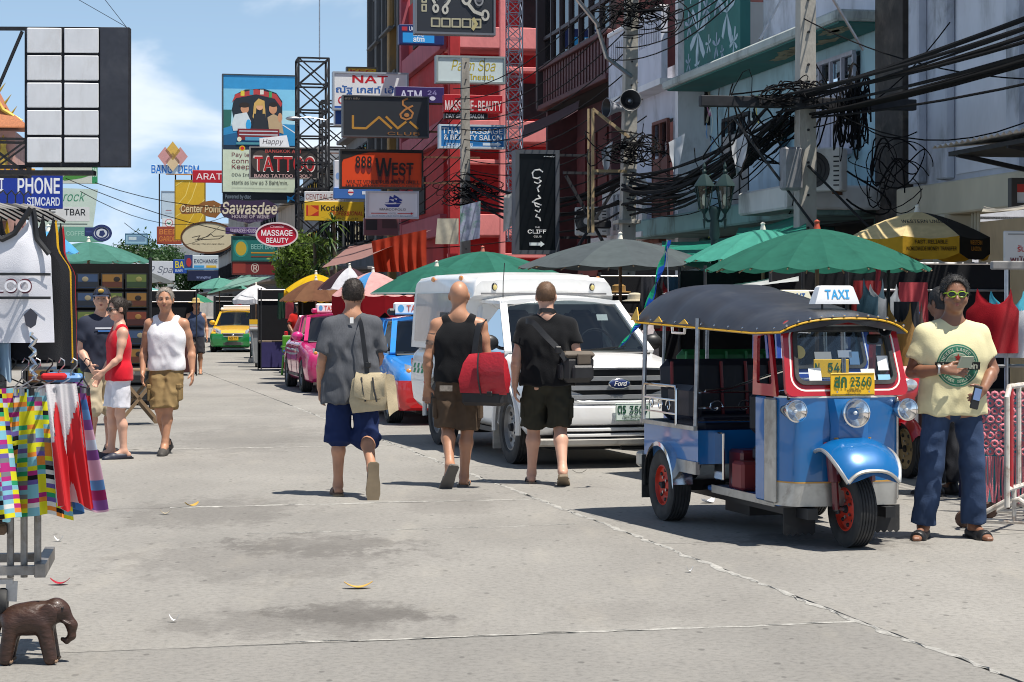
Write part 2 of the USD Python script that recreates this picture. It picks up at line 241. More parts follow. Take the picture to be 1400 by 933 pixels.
# outlines of Thai words, drawn as polygons
THAI = {'สก': '33,12 36,8 40,6 48,6 53,8 56,13 56,34 50,34 50,14 44,11 40,13 40,15 44,16 44,20 40,22 40,34 34,34 34,21 35,18 33,17/6,29 6,22 9,18 14,16 22,15 21,12 8,13 8,8 13,6 24,7 25,4 29,4 30,8 28,11 28,34 22,34 22,21 13,22 12,25 13,28 20,29 20,34 9,33', 'ตร': '36,30 37,25 46,26 50,24 48,21 40,19 37,16 36,9 37,7 42,4 54,5 55,6 54,11 46,9 42,12 55,19 56,21 55,29 50,32 41,32/7,23 7,12 8,8 11,5 28,4 31,6 32,32 26,32 26,10 22,10 22,12 18,12 17,10 14,10 13,12 14,25 18,27 22,26 23,30 22,32 12,31 9,28', 'ณัฐ เกสท์ เฮ้าส์': '251,41 251,34 254,30 259,28 267,27 266,24 253,25 253,20 258,18 264,18 263,11 265,9 276,9 276,14 269,15 269,16 275,17 275,20 273,23 273,46 267,46 267,33 258,34 257,37 258,40 265,41 265,46 254,45;269,17 267,19 269,19/207,29 219,29 219,34 214,34 213,38 215,40 222,40 223,39 224,29 221,24 217,23 208,25 209,19 225,19 225,16 213,16 213,12 215,11 213,9 213,6 221,5 223,7 223,11 229,11 229,16 231,19 242,18 246,21 247,46 241,46 241,26 240,24 231,25 229,23 230,37 228,42 222,46 214,46 209,43 207,39/195,18 201,18 201,39 205,41 204,46 198,46 195,43/155,18 160,18 161,20 164,18 168,18 167,11 169,9 180,9 180,14 173,14 173,17 171,18 177,24 177,46 171,46 171,26 170,24 167,24 163,24 161,28 161,46 155,46/127,41 127,34 130,30 135,28 143,27 142,24 129,25 129,20 134,18 145,19 146,16 150,16 151,20 149,23 149,46 143,46 143,33 134,34 133,37 134,40 141,41 141,46 130,45/100,29 101,22 107,18 115,18 120,20 123,25 123,46 117,46 117,26 111,23 107,25 107,27 111,28 111,32 107,34 107,46 101,46 101,33 102,30/88,43 88,18 94,18 94,39 98,41 98,45 91,46/48,26 47,21 52,18 65,19 67,16 72,17 71,22 68,24 69,38 64,45 69,46 69,55 63,55 62,54 57,55 55,52 54,52 54,55 48,55 48,50 53,46 53,35 49,34 49,30 59,29 59,39 60,40 63,37 63,29 61,24 51,24;58,46 60,48 60,46/31,8 36,7 38,11 50,11 50,16 34,16 31,13/7,29 7,24 11,19 22,18 26,20 29,24 29,39 30,40 36,40 38,36 38,18 44,18 44,46 26,45 23,41 23,26 21,24 18,24 14,24 14,25 14,27 18,28 18,32 14,34 14,39 18,41 18,46 11,46 8,43 8,32 10,29', 'ลาวา คลับ': '161,15 167,15 167,35 168,37 172,38 176,37 177,35 177,15 183,15 183,37 179,42 168,43 162,39/142,10 142,5 147,4 149,8 161,8 161,13 145,13/133,31 138,26 149,24 148,21 135,22 135,17 140,15 151,16 155,21 155,43 149,43 149,30 141,31 139,34 140,37 147,38 147,43 136,42 133,38/106,22 108,18 113,15 122,15 126,17 129,22 129,43 123,43 123,23 121,21 118,21 114,21 112,23 112,28 120,27 121,31 114,33 112,35 112,43 106,43/71,21 72,16 75,15 83,15 87,18 88,43 82,43 82,22 79,21 74,22/50,20 51,16 53,15 62,15 68,19 70,24 70,34 66,41 62,43 54,43 50,41 52,36 60,37 63,35 64,26 61,21 57,20 51,22/30,21 31,16 34,15 42,15 46,18 47,43 41,43 41,22 38,21 33,22/6,38 6,31 9,27 14,25 22,24 21,21 8,22 8,17 13,15 24,16 28,21 28,43 22,43 22,30 14,31 12,34 13,37 20,38 20,43 9,42', 'กรุงเทพมหานคร': '285,27 286,25 295,26 299,24 297,21 289,19 286,16 285,14 286,7 291,4 303,5 304,6 303,11 295,9 291,12 304,19 305,21 304,29 299,32 290,32 286,31/258,11 260,7 265,4 274,4 278,6 281,11 281,32 275,32 275,12 273,10 270,10 266,10 264,12 264,17 272,16 273,20 266,22 264,24 264,32 258,32/230,26 230,4 236,4 236,24 237,26 240,26 244,26 246,23 246,4 252,4 252,32 247,32 246,30 243,32 236,32/207,10 208,5 211,4 219,4 223,7 224,32 218,32 218,11 215,10 210,11/184,32 184,4 190,4 191,13 199,4 205,4 206,6 200,12 206,18 206,32 200,32 200,20 197,18 193,18 190,22 190,32/156,4 162,4 162,23 164,26 167,26 172,25 172,4 178,4 178,26 176,30 172,32 165,32 162,30 161,32 156,32/127,32 122,4 128,4 129,14 132,15 134,5 139,4 142,15 143,15 145,14 146,4 152,4 148,31 147,32 141,31 138,18 137,18 133,31/96,4 101,4 102,6 105,4 112,4 117,8 118,32 112,32 112,12 111,10 108,10 104,10 102,14 102,32 96,32/83,29 83,4 89,4 89,25 93,27 93,31 86,32/34,27 35,25 44,26 48,25 46,21 38,19 34,14 35,7 40,4 49,4 53,6 54,4 60,4 66,26 69,26 71,24 72,13 70,10 64,10 62,5 63,4 73,5 78,12 78,22 76,27 72,31 62,32 55,7 53,7 52,11 44,9 40,11 40,13 51,17 54,21 53,29 48,32 52,35 52,44 46,44 46,38 44,38 45,32 35,31/7,15 8,8 14,4 22,4 27,6 30,11 30,32 24,32 24,12 18,9 14,11 14,13 18,14 18,18 14,20 14,32 8,32 8,19 9,16', 'เงินกู้': '81,16 81,12 83,11 81,9 82,5 89,5 91,7 91,11 97,11 97,16/73,29 74,22 80,18 88,18 95,22 96,55 94,57 92,58 84,57 82,55 82,51 80,50 80,47 87,47 88,52 90,52 90,26 85,23 80,24 80,27 84,28 84,32 80,34 80,46 74,46 74,33 75,30/46,18 52,18 52,38 53,40 56,40 60,40 62,37 62,18 68,18 68,46 63,46 62,44 59,46 52,46 47,42/25,46 17,18 23,18 30,40 34,38 35,27 33,24 27,24 25,19 33,18 39,22 41,26 41,36 39,41 35,45/18,12 40,11 40,16 18,16/8,43 8,18 14,18 14,39 18,41 18,45 11,46', 'รับสมัคร': '139,38 140,36 149,37 153,35 151,32 143,30 140,27 139,25 140,18 145,15 157,16 158,17 157,22 149,20 145,23 158,30 159,32 158,40 153,43 144,43 140,42/112,43 112,22 114,18 119,15 128,15 132,17 135,22 135,43 129,43 129,23 127,21 124,21 120,21 118,23 118,28 126,27 127,31 120,33 118,35 118,43/93,5 98,4 100,8 112,8 112,13 96,13 93,10/84,43 84,15 90,15 90,34 92,37 95,37 100,36 100,15 106,15 106,37 104,41 100,43 93,43 90,41 89,43/56,31 61,26 72,24 71,21 58,22 58,17 63,15 74,16 75,13 80,14 80,17 78,20 78,43 72,43 72,30 63,31 62,34 63,37 70,38 70,43 59,42 56,38/30,36 30,15 36,15 36,35 37,37 41,38 45,37 46,35 46,15 52,15 52,37 48,42 45,43 34,42/11,10 11,5 16,4 18,8 30,8 30,13 14,13/6,38 7,36 16,37 20,35 18,32 10,30 7,27 6,25 7,18 12,15 24,16 25,17 24,22 16,20 12,23 25,30 26,32 25,40 20,43 11,43 7,42', 'พนักงาน': '140,37 140,15 146,15 146,35 147,37 150,37 154,37 156,34 156,15 162,15 162,43 157,43 156,41 153,43 146,43/117,21 118,16 121,15 129,15 133,18 134,43 128,43 128,22 125,21 120,22/100,43 92,15 98,15 105,37 109,35 110,24 108,21 102,21 100,16 108,15 114,19 116,23 116,33 114,38 110,42/67,26 68,19 74,15 82,15 87,17 90,22 90,43 84,43 84,23 78,20 74,22 74,24 78,25 78,29 74,31 74,43 68,43 68,30 69,27/49,10 49,5 54,4 56,8 68,8 68,13 52,13/40,37 40,15 46,15 46,35 47,37 50,37 54,37 56,34 56,15 62,15 62,43 57,43 56,41 53,43 46,43/11,43 6,15 12,15 13,25 16,26 18,16 23,15 26,26 27,26 29,25 30,15 36,15 32,42 31,43 25,42 22,29 21,29 17,42', 'ไทยสปา': '128,22 129,17 132,16 140,16 144,19 145,44 139,44 139,23 136,22 131,23/104,37 104,16 110,16 110,36 111,38 114,39 119,38 120,35 120,7 126,7 125,40 119,44 111,44 108,43/76,39 76,32 79,28 84,26 92,25 91,22 78,23 78,18 83,16 94,17 95,14 99,14 100,18 98,21 98,44 92,44 92,31 83,32 82,35 83,38 90,39 90,44 79,43/50,26 50,21 53,17 63,16 62,22 56,22 57,26 62,26 62,31 57,32 56,36 60,39 65,38 66,36 66,16 72,16 71,40 65,44 54,43 50,38 50,32 52,29/23,44 23,16 28,16 29,18 32,16 41,17 45,22 45,44 39,44 39,24 38,22 35,22 31,22 29,26 29,44/4,9 6,4 21,5 21,8 16,12 16,37 20,39 19,44 13,44 10,41 10,10 10,9', 'นวดแผนไทย': '212,38 212,32 214,29 212,26 212,21 215,17 225,16 224,22 218,23 219,26 224,26 224,31 218,34 219,38 223,39 228,37 228,16 234,16 234,38 231,42 227,44 219,44 216,43/185,16 190,16 191,18 194,16 201,16 206,20 207,44 201,44 201,24 200,22 197,22 193,22 191,26 191,44 185,44/166,9 168,4 183,5 183,8 178,12 178,37 182,39 181,44 175,44 172,41 172,10 172,9/143,16 149,16 149,36 150,38 153,38 157,38 159,35 159,16 165,16 165,44 160,44 159,42 156,44 149,44 144,40/113,44 113,19 117,16 123,16 123,21 119,22 119,30 121,30 122,26 126,25 130,30 131,16 137,16 137,44 131,44 125,34 123,35 119,44/100,16 106,16 106,37 110,39 109,44 103,44 100,41/87,16 93,16 93,37 97,39 96,44 90,44 87,41/58,39 57,25 61,18 65,16 74,16 80,20 81,44 75,44 75,25 74,22 66,22 63,27 64,37 65,38 71,38 72,44 62,43/33,21 34,17 36,16 45,16 51,20 53,25 53,35 49,42 45,44 37,44 33,42 35,37 43,38 46,36 47,27 44,22 40,21 34,23/8,38 8,16 14,16 14,36 15,38 18,38 22,38 24,35 24,16 30,16 30,44 25,44 24,42 21,44 14,44'}
THAI = {k: [[[(int(a.split(',')[0]),-int(a.split(',')[1])) for a in r.split()] for r in p.split(';')] for p in v.split('/')] for k, v in THAI.items()}
# ------------------------------------------------------------------ road: concrete slabs with open joints
A0 = A(1.76,10.1,0); AD = A(-.2325,.9726,0); BD = A(AD[1], -AD[0], 0)     # the long joint and the direction across it
def AB(a, b, z=0.0): return A0 + AD * a + BD * b + A(0,0, z)
def road_mat(name, base, stains=()):
 b = np.array(base)
 nodes = {'g': ('geometry', {}), 'mp': ('mapping', {'scale': (1,.55,1)}), 'n1': ('noise_texture', {'scale': .55, 'detail': 8.0, 'roughness': .62}), 'r1': ('rgb_ramp', {'ramp': [(.3, tuple(b * .82)),(.7, tuple(b * 1.14))]}),
             'n2': ('noise_texture', {'scale': 26.0, 'detail': 6.0, 'roughness': .75}), 'r2': ('rgb_ramp', {'ramp': [(.28,(.62,) * 3),(.5,(1.0,) * 3),(.75,(1.16,) * 3)]}), 'mm': ('mix', {'mix_type': 'multiply', 'fac': 1.0}),
             'n3': ('noise_texture', {'scale': 3.4, 'detail': 9.0, 'roughness': .7, 'distortion': .8}), 'r3': ('map_range', {'range_type': 'smoothstep', 'from_min': .60, 'from_max': .74, 'to_min': 0., 'to_max': .42, 'clamp': True}),
             'm3': ('mix', {'mix_type': 'mix', 'color2': tuple(b * .42)}),
             'v': ('voronoi_texture', {'scale': 7.0, 'feature': 'f1', 'randomness': 1.0}), 'vd': ('noise_texture', {'scale': 22.0, 'detail': 3.0}), 'va': ('math', {'math_type': 'multiply_add', 'value2': .12}),
             'vr': ('map_range', {'range_type': 'smoothstep', 'from_min': .14, 'from_max': .19, 'to_min': .6, 'to_max': 0., 'clamp': True}), 'm4': ('mix', {'mix_type': 'mix', 'color2': tuple(b * .36)}),
             'mp2': ('mapping', {'scale': (2.2,.5,1), 'rotation': (0,0,.24)}), 'n5': ('noise_texture', {'scale': 1.3, 'detail': 7.0, 'roughness': .6}), 'r5': ('map_range', {'range_type': 'smoothstep', 'from_min': .52, 'from_max': .75, 'to_min': 0., 'to_max': .30, 'clamp': True}),
             'm5': ('mix', {'mix_type': 'mix', 'color2': tuple(np.minimum(b * 1.35,.8) * A(1.03,1,.93))}),
             'p': ('principled_bsdf', {'roughness': .82, 'specular_ior_level': .35}), 'bp': ('bump', {'strength': .5, 'distance': .015}), 'ba': ('math', {'math_type': 'add'})}
 links = [('g.position', 'mp.vector'),('mp.vector', 'n1.vector'),('n1.fac', 'r1.fac'),('g.position', 'n2.vector'),('n2.fac', 'r2.fac'),('r1.color', 'mm.color1'),('r2.color', 'mm.color2'),
             ('mp.vector', 'n3.vector'),('n3.fac', 'r3.value'),('r3.result', 'm3.fac'),('mm.color', 'm3.color1'),
             ('mp.vector', 'v.vector'),('g.position', 'vd.vector'),('vd.fac', 'va.value1'),('v.distance', 'va.value3'),('va.value', 'vr.value'),('vr.result', 'm4.fac'),('m3.color', 'm4.color1'),
             ('g.position', 'mp2.vector'),('mp2.vector', 'n5.vector'),('n5.fac', 'r5.value'),('r5.result', 'm5.fac'),('m4.color', 'm5.color1'),
             ('n2.fac', 'ba.value1'),('n3.fac', 'ba.value2'),('ba.value', 'bp.height'),('bp.normal', 'p.normal')]
 out = 'm5.color'
 for k, (x, y, rx, ry, amt) in enumerate(stains):   # old oil and water stains, each with its own outline
  n = f's{k}'
  nodes |= {n + 'm': ('mapping', {'location': (-x / rx, -y / ry, 0), 'scale': (1 / rx, 1 / ry, 0)}), n + 'l': ('vector_math', {'math_type': 'length'}),
                  n + 'a': ('math', {'math_type': 'multiply_add', 'value2': 3.2}), n + 'o': ('math', {'math_type': 'add', 'value2': -1.6}), n + 'r': ('map_range', {'range_type': 'smoothstep', 'from_min': .45, 'from_max': .95, 'to_min': amt, 'to_max': 0., 'clamp': True}),
                  n + 'n': ('noise_texture', {'scale': 4.5, 'detail': 10.0, 'roughness': .78}), n + 'x': ('mix', {'mix_type': 'mix', 'color2': (.06,.052,.046)})}
  links += [('g.position', n + 'm.vector'),(n + 'm.vector', n + 'l.vector1'),('mp.vector', n + 'n.vector'),(n + 'n.fac', n + 'a.value1'),(n + 'l.value', n + 'a.value3'),(n + 'a.value', n + 'o.value1'),
                  (n + 'o.value', n + 'r.value'),(n + 'r.result', n + 'x.fac'),(out, n + 'x.color1')]; out = n + 'x.color'
 links.append((out, 'p.base_color'))
 MATS[name] = usdkit.material(stage, '/World/Looks/' + name, nodes, links, surface='p.BSDF'); return MATS[name]
def gs(px, py, rx, ry, amt): g = G(px, py); return (g[0], g[1], rx, ry, amt)
STAINS = [gs(440,745,.8,.8,.40), gs(350,765,1.2,1.3,.26), gs(480,838,.5,.5,.46), gs(410,850,.9,.6,.3), gs(290,700,.9,1.5,.3), gs(840,835,.5,.5,.12), gs(330,600,1.2,3.5,.22), gs(620,690,.5,1.2,.2)]
R_MID = road_mat('road_concrete', (.254,.242,.221), STAINS); R_NEAR = road_mat('road_concrete_near', (.226,.216,.198)); R_RIGHT = road_mat('road_concrete_right', (.260,.248,.227), [gs(1120,740,.8,.6,.4)])
R_FILL = mat('joint_filler', (.33,.32,.295),.9, var=.4, scale=14, bump=.5, bscale=60, world=True); R_BASE = mat('road_base', (.10,.092,.08),.95, var=.4, scale=10, world=True)
rng = random.Random(5)
road = _path('/World', 'road'); UsdGeom.Xform.Define(stage, road); tag(road, 'worn grey concrete street of large cast slabs running into the distance', 'road', kind='structure')
def ragged(p, q, amp, n, seed):
 r = random.Random(seed); out = []; d = (q - p) / np.linalg.norm(q - p); s = A(d[1], -d[0], 0); v = 0
 for k in range(n + 1): v = v * .6 + r.uniform(-amp, amp); out.append(p + (q - p) * k / n + s * v)
 return out
def slab(a0, a1, b0, b1, m, seed):
 g = .009; c = [AB(a0 + g, b0 + g), AB(a1 - g, b0 + g), AB(a1 - g, b1 - g), AB(a0 + g, b1 - g)]; near = a0 < 25; pts = []
 for k in range(4):
  L = np.linalg.norm(c[(k + 1) % 4] - c[k]); pts += ragged(c[k], c[(k + 1) % 4], .006 if near else .003, max(2, int(L / (.12 if near else 1))), seed * 7 + k)[:-1]
 part(road, 'road_slab', plate([(p[0], p[1]) for p in pts], .03,(0,0,-.03),(1,0,0),(0,1,0)), m, smooth=False)
rows = [-9,.0,6.6,13.2,19.8,26.4,33,39.6,46.2,59.4,72.6,86,105,130,170,230]
for i in range(len(rows) - 1):
 for b0, b1 in ((-8.5,-4.6),(-4.6,0)): slab(rows[i], rows[i + 1], b0, b1, R_NEAR if i == 0 else R_MID, i * 5 + int(b0))
rowr = [-9,-3.2,3.4,10,16.6,23.2,36.4,49.6,62.8,86,130,230]
for i in range(len(rowr) - 1): slab(rowr[i], rowr[i + 1], 0,6.4 + 0.045 * max(rowr[i], 0), R_RIGHT, 200 + i)
part(road, 'road_base', plate([tuple(AB(-12,-40)[:2]), tuple(AB(700,-60)[:2]), tuple(AB(700,60)[:2]), tuple(AB(-12,40)[:2])], .02,(0,0,-.034),(1,0,0),(0,1,0)), R_BASE, smooth=False)
def filler(p, q, w, seed, z=.0015):         # crumbled pale mortar squeezed out along a joint
 r = random.Random(seed); n = max(3, int(np.linalg.norm(q - p) / .07)); d = (q - p) / np.linalg.norm(q - p); s = A(d[1], -d[0], 0); v = 0; V = []
 for k in range(n + 1):
  v = v * .8 + r.uniform(-.014,.014); ww = w * r.uniform(.25,1.0) * (r.random() > .12); c = p + (q - p) * k / n + s * v; hh = r.uniform(.002,.007)
  V.append([c - s * ww, c - s * ww * .3 + A(0,0, hh), c + s * ww * .4 + A(0,0, hh * .6), c + s * ww])
 g = np.array(V); g[:, :, 2] += z; part(road, 'joint_filler', sheet(g, flip=False), R_FILL, smooth=False)
for k in range(10): filler(AB(-1.5 + k * 2.4,-.012), AB(.9 + k * 2.4,-.012),.034,40 + k)
filler(AB(0,-.05), AB(.02,-2.9),.022,60); filler(AB(6.6,-.05), AB(6.6,-1.4),.016,61); filler(AB(6.6,-1.4), AB(6.6,-3.0),.05,62); filler(AB(13.2,0), AB(13.2,-4),.02,63)
filler(AB(4.7,-.2), AB(4.6,-2.6),.004,64)
# pavements with kerbs
KERB = mat('kerb_concrete', (.33,.31,.28),.85, var=.2, scale=3, bump=.4, bscale=30, dirt=(.1,.09,.08), dscale=1.5, damt=.6, world=True); PAVE = mat('pavement_tiles', (.26,.23,.2),.8, var=.25, scale=3, bump=.3, world=True)
for nm, t0, t1, lab in (('pavement', 7.9,13.5, 'paved footway under the stalls along the right hand shops'),('pavement', -14,-4.2, 'paved footway along the left hand shops')):
 p = _path('/World', nm); UsdGeom.Xform.Define(stage, p); tag(p, lab, 'pavement', kind='structure'); kt = t0 if t0 > 0 else t1
 for k in range(26): part(p, 'kerb_stone', rot(cbox((0,0,0),(.2,2.97,.16),.02), ROAD_RZ, ST(11.5 + 3 * k, kt, .05)), KERB)
 c = [ST(5, t0), ST(5, t1), ST(320, t1), ST(320, t0)]; part(p, 'paving', plate([tuple(x[:2]) for x in c], .12,(0,0,-.0),(1,0,0),(0,1,0)), PAVE, smooth=False)
# ------------------------------------------------------------------ buildings.  Local frame of a building on the right: x along the street, y away from the street (into the building), z up
SP = A(0,0,0)
PLASTER = lambda n, c, d=.55, dirt=(.10,.10,.09): mat(n, c, .85, var=.14, scale=1.3, bump=.25, bscale=14, dirt=dirt, dscale=.9, damt=d, stretch=(1,1,.45))
GLASSD = glass_mat('window_glass', (.55,.62,.66))
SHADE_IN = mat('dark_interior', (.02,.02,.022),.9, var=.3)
def wall_with(p, x0, x1, z0, z1, y, th, holes, m, name='wall'):
 g = Polygon([(x0, z0),(x1, z0),(x1, z1),(x0, z1)])
 for a, b, c, d in holes: g = g.difference(Polygon([(a, c),(b, c),(b, d),(a, d)]))
 return part(p, name, plate(g, th, (0, y + th, 0)), m, smooth=False)   # plate grows along ux x uz = -y
def window(p, x0, x1, z0, z1, y, frame, panes=2, deep=.12, glass=None, shut=False, vent=0):
 w = part(p, 'window', cat([box(((x0 + x1) / 2, y + deep, z0 + .03),(x1 - x0,.06,.06)), box(((x0 + x1) / 2, y + deep, z1 - .03),(x1 - x0,.06,.06))] + [box((x0 + (x1 - x0) * k / panes, y + deep, (z0 + z1) / 2),(.055,.058, z1 - z0 - .12)) for k in range(panes + 1)]), frame)
 for k in range(panes):
  a, b = x0 + (x1 - x0) * k / panes + .03, x0 + (x1 - x0) * (k + 1) / panes - .03; zt = z1 - vent
  if vent: part(w, 'pane', box(((a + b) / 2, y + deep + .03, zt + vent / 2),(b - a, .012, vent - .06)), GLASSD)
  if shut: part(w, 'shutter', cbox(((a + b) / 2, y + deep, (z0 + zt) / 2),(b - a, .035, zt - z0 - .06),.006), shut)
  else: part(w, 'pane', box(((a + b) / 2, y + deep + .01,(z0 + zt) / 2),(b - a, .012, zt - z0 - .06)), glass or GLASSD)
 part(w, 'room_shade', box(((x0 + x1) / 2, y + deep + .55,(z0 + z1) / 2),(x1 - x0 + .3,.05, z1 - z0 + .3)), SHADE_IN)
 part(p, 'sill', cbox(((x0 + x1) / 2, y - .04, z0 - .05),(x1 - x0 + .2,.16,.08),.01), frame)
def bld(name, label, s_far, t0): return thing(name, label, 'building', ST(s_far, t0,0), ROAD_RZ - 90)
# frame of a building on the right: x runs from its far end towards the camera, y into the building, z up; its street front is y = 0
# --- lavender building, nearest on the right
LAV = PLASTER('lavender_plaster', (.50,.52,.58),.75); BEIGE = PLASTER('beige_plaster', (.52,.46,.34),.3); GREYP = PLASTER('grey_plaster', (.60,.61,.66),.5)
p = bld('lavender_building', 'tall pale lavender plastered building at the right edge above a beige shopfront', 26.0,10.6)
part(p, 'wall', box((4.5,.2,6.6),(9,.4,6.8)), LAV)
for x in (.32,1.25,3.4,6.5): part(p, 'pilaster', cbox((x, -.07,6.6),(.34,.14,6.7),.02), LAV)
part(p, 'recessed_panel', box((2.35,-.012,6.6),(1.7,.02,6.6)), GREYP)
part(p, 'end_wall', box((8.98,3,6.6),(.2,6,6.8)), LAV)
part(p, 'beam', cbox((4.5,-.02,2.98),(9,.46,.42),.02), BEIGE)
for x in (.35,1.6,4.4,7.4): part(p, 'column', cbox((x, -.12,1.4),(.36,.4,2.74),.02), BEIGE)
part(p, 'shop_wall', box((4.5,1.0,1.4),(9,.1,2.7)), BEIGE)
for k in range(3): part(p, 'wall_pipe', tube([(2.1 + .09 * k, -.06,3.1),(2.1 + .09 * k, -.06,2.5),(2.3 + .05 * k, -.06,2.2)], .02,6), BEIGE)
part(p, 'awning_frame', cat([box((6.85,-.75,3.30),(4.3,1.5,.05))] + [bar((x, -1.48,3.28),(x, -.02,3.0),.05) for x in np.arange(4.9,9,1.3)]), DARKSTEEL)
aw = part(p, 'awning', sheet([[(x, y, 3.37 + (.035 if k % 2 else 0) + (y + 1.6) * .09) for y in (-1.65,-.8,0)] for k, x in enumerate(np.arange(4.6,9.0,.075))]), mat('corrugated_zinc', (.62,.62,.62),.4,.5, var=.15, dirt=(.25,.18,.12), damt=.4))
# --- stained gap wall between the lavender and the teal building
p = bld('stained_party_wall', 'narrow black stained wall between the teal and the lavender building', 27.05,10.65)
part(p, 'wall', box((.52,.1,5.2),(1.03,.6,10.4)), mat('black_mould_plaster', (.05,.042,.036),.95, var=.5, scale=2.5, bump=.4, bscale=12, dirt=(.16,.13,.1), damt=.5, world=True))
# --- teal building
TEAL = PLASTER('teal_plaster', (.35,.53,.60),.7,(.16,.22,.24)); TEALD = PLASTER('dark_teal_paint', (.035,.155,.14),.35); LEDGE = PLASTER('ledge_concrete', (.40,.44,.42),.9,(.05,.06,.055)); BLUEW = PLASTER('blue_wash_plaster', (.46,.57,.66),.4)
SHUT = mat('lilac_shutter', (.42,.41,.48),.7, var=.15, dirt=(.2,.19,.18), damt=.4)
sF, sN = 36.4,27.1; L = sF - sN
p = bld('teal_building', 'teal and blue plastered shophouse with peeling ledges behind the cable pole', sF, 10.8)
wall_with(p, 0, L, 3.15,5.66,0,.2, [(5.85,7.85,3.95,5.42),(1.15,2.75,3.25,5.0)], TEAL)
window(p, 5.85,7.85,3.95,5.42,-.2, SHUT, 4,.1, shut=SHUT, vent=.36)
window(p, 1.15,2.75,3.25,5.0,-.2, DARKSTEEL, 3,.1, shut=mat('grey_shutter', (.3,.29,.28),.7, var=.2), vent=.3)
part(p, 'wall_patch', box((3.9,-.215,4.0),(1.6,.02,1.4)), BLUEW)
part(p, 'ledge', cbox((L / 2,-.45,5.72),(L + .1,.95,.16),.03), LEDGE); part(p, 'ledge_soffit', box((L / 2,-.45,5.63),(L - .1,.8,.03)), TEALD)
part(p, 'ledge', cbox((L / 2 - .4,-.62,3.05),(L + 1.0,1.3,.34),.03), PLASTER('mossy_ledge', (.20,.33,.32),1.0,(.035,.045,.04)))
part(p, 'ledge', cbox((L - .85,-1.0,3.12),(2.2,1.5,.34),.03), PLASTER('white_ledge', (.62,.62,.6),.5))
part(p, 'upper_wall', box((6.4,.05,7.2),(5.8,.3,2.9)), GREYP)
mw = part(p, 'painted_wall', box((1.75,-.42,6.75),(3.5,.18,2.0)), TEALD); part(p, 'painted_wall_cap', cbox((1.75,-.42,7.78),(3.55,.24,.08),.02), LEDGE)
r = random.Random(3); FLW = ink('#a9c0c9'); FLP = ink('#8d9fb0')
for k, (x, z, sz) in enumerate([(.35,6.8,.3),(.95,6.6,.62),(1.5,6.95,.26),(1.62,6.3,.22),(2.2,7.0,.34),(2.75,6.7,.6),(3.2,7.2,.3),(.5,7.4,.2),(1.2,7.5,.2),(2.5,7.45,.22),(.3,6.1,.2),(.9,6.0,.22),(2.1,6.2,.24),(3.15,6.15,.3),(2.45,6.05,.16),(1.85,7.45,.2)]):
 arms = []; n = r.choice((5,5,6))
 for q in range(n):
  a = 2 * math.pi * (q + r.uniform(-.15,.15)) / n + .3; l = sz * r.uniform(.7,1.1); w = sz * .14
  arms.append(Polygon([(x, z),(x + l * .6 * math.cos(a - .28), z + l * .6 * math.sin(a - .28)),(x + l * math.cos(a - .1), z + l * math.sin(a - .1)),(x + l * math.cos(a + .12), z + l * math.sin(a + .12)),(x + l * .6 * math.cos(a + .22), z + l * .6 * math.sin(a + .22))]))
 g = arms[0]
 for q in arms[1:]: g = g.union(q)
 part(p, 'painted_flower', plate(g, .004,(0,-.512,0)), FLW if k % 2 else FLP, smooth=False)
for k in range(16):       # graffiti streaks on the lower teal wall
 x, z = r.uniform(.05,1.05) if k % 3 else r.uniform(2.8,3.5), r.uniform(3.3,5.4); pts = [(x, z)]
 for q in range(3): pts.append((pts[-1][0] + r.uniform(-.15,.15), pts[-1][1] + r.uniform(-.25,.1)))
 part(p, 'graffiti_stroke', plate(stroke(pts, .05),.003,(0,-.203,0)), ink(r.choice(['#8fae3f', '#b9a73a', '#a05d86', '#4d7fae', '#b8c4c0'])), smooth=False)
for k in range(7): part(p, 'peeling_patch', plate(Polygon([(math.cos(a) * r.uniform(.2,.6), math.sin(a) * r.uniform(.05,.16)) for a in np.linspace(0,6.28,14)[:-1]]).buffer(0),.004,(r.uniform(4,9),-.5 - r.uniform(-.2,.2),5.606),(1,0,0),(0,1,0)), mat('peeled_render', (.30,.25,.15),.9, var=.4), smooth=False)
for x in (0.1,2.9,6.0, L - .2): part(p, 'column', cbox((x, .0,1.44),(.4,.4,2.85),.02), TEALD)
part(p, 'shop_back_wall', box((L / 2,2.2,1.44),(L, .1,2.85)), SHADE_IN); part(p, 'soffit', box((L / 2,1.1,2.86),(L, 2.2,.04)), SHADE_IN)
part(p, 'roof_slab', box((L / 2,3,8.7),(L, 6,.2)), GREYP); part(p, 'end_wall', box((L - .1,3.2,4.3),(.2,6,8.6)), GREYP)
# --- white balcony house
WH = PLASTER('white_plaster', (.70,.70,.71),.55,(.16,.14,.12)); LAVW = PLASTER('pale_lilac_plaster', (.56,.57,.64),.6); BRN = mat('red_brown_wood', (.15,.045,.03),.6, var=.2)
p = bld('white_balcony_building', 'white stained house with pierced balcony parapets beside the teal building', 40.9,10.3); L = 4.4
part(p, 'end_wall', box((L - .1,.9,3.7),(.2,2.0,7.3)), WH); wall_with(p, 0, L - .2,2.6,6.2,0,.2, [(2.6,3.7,2.9,5.2)], LAVW)
window(p, 2.6,3.7,2.9,5.2,-.2, BRN, 2,.1, shut=BRN, vent=.7)
g = Polygon([(0,0),(L - .2,0),(L - .2,1.3),(0,1.3)])
for k in range(22): g = g.difference(Polygon([(.18 + k * .18,.72),(.28 + k * .18,.72),(.26 + k * .18,1.12),(.20 + k * .18,1.12)]))
part(p, 'parapet', plate(g, .12,(0,-.25,5.9)), LAVW, smooth=False); part(p, 'parapet_rail', cbox((L / 2 - .1,-.31,7.24),(L - .2,.2,.09),.02), WH)
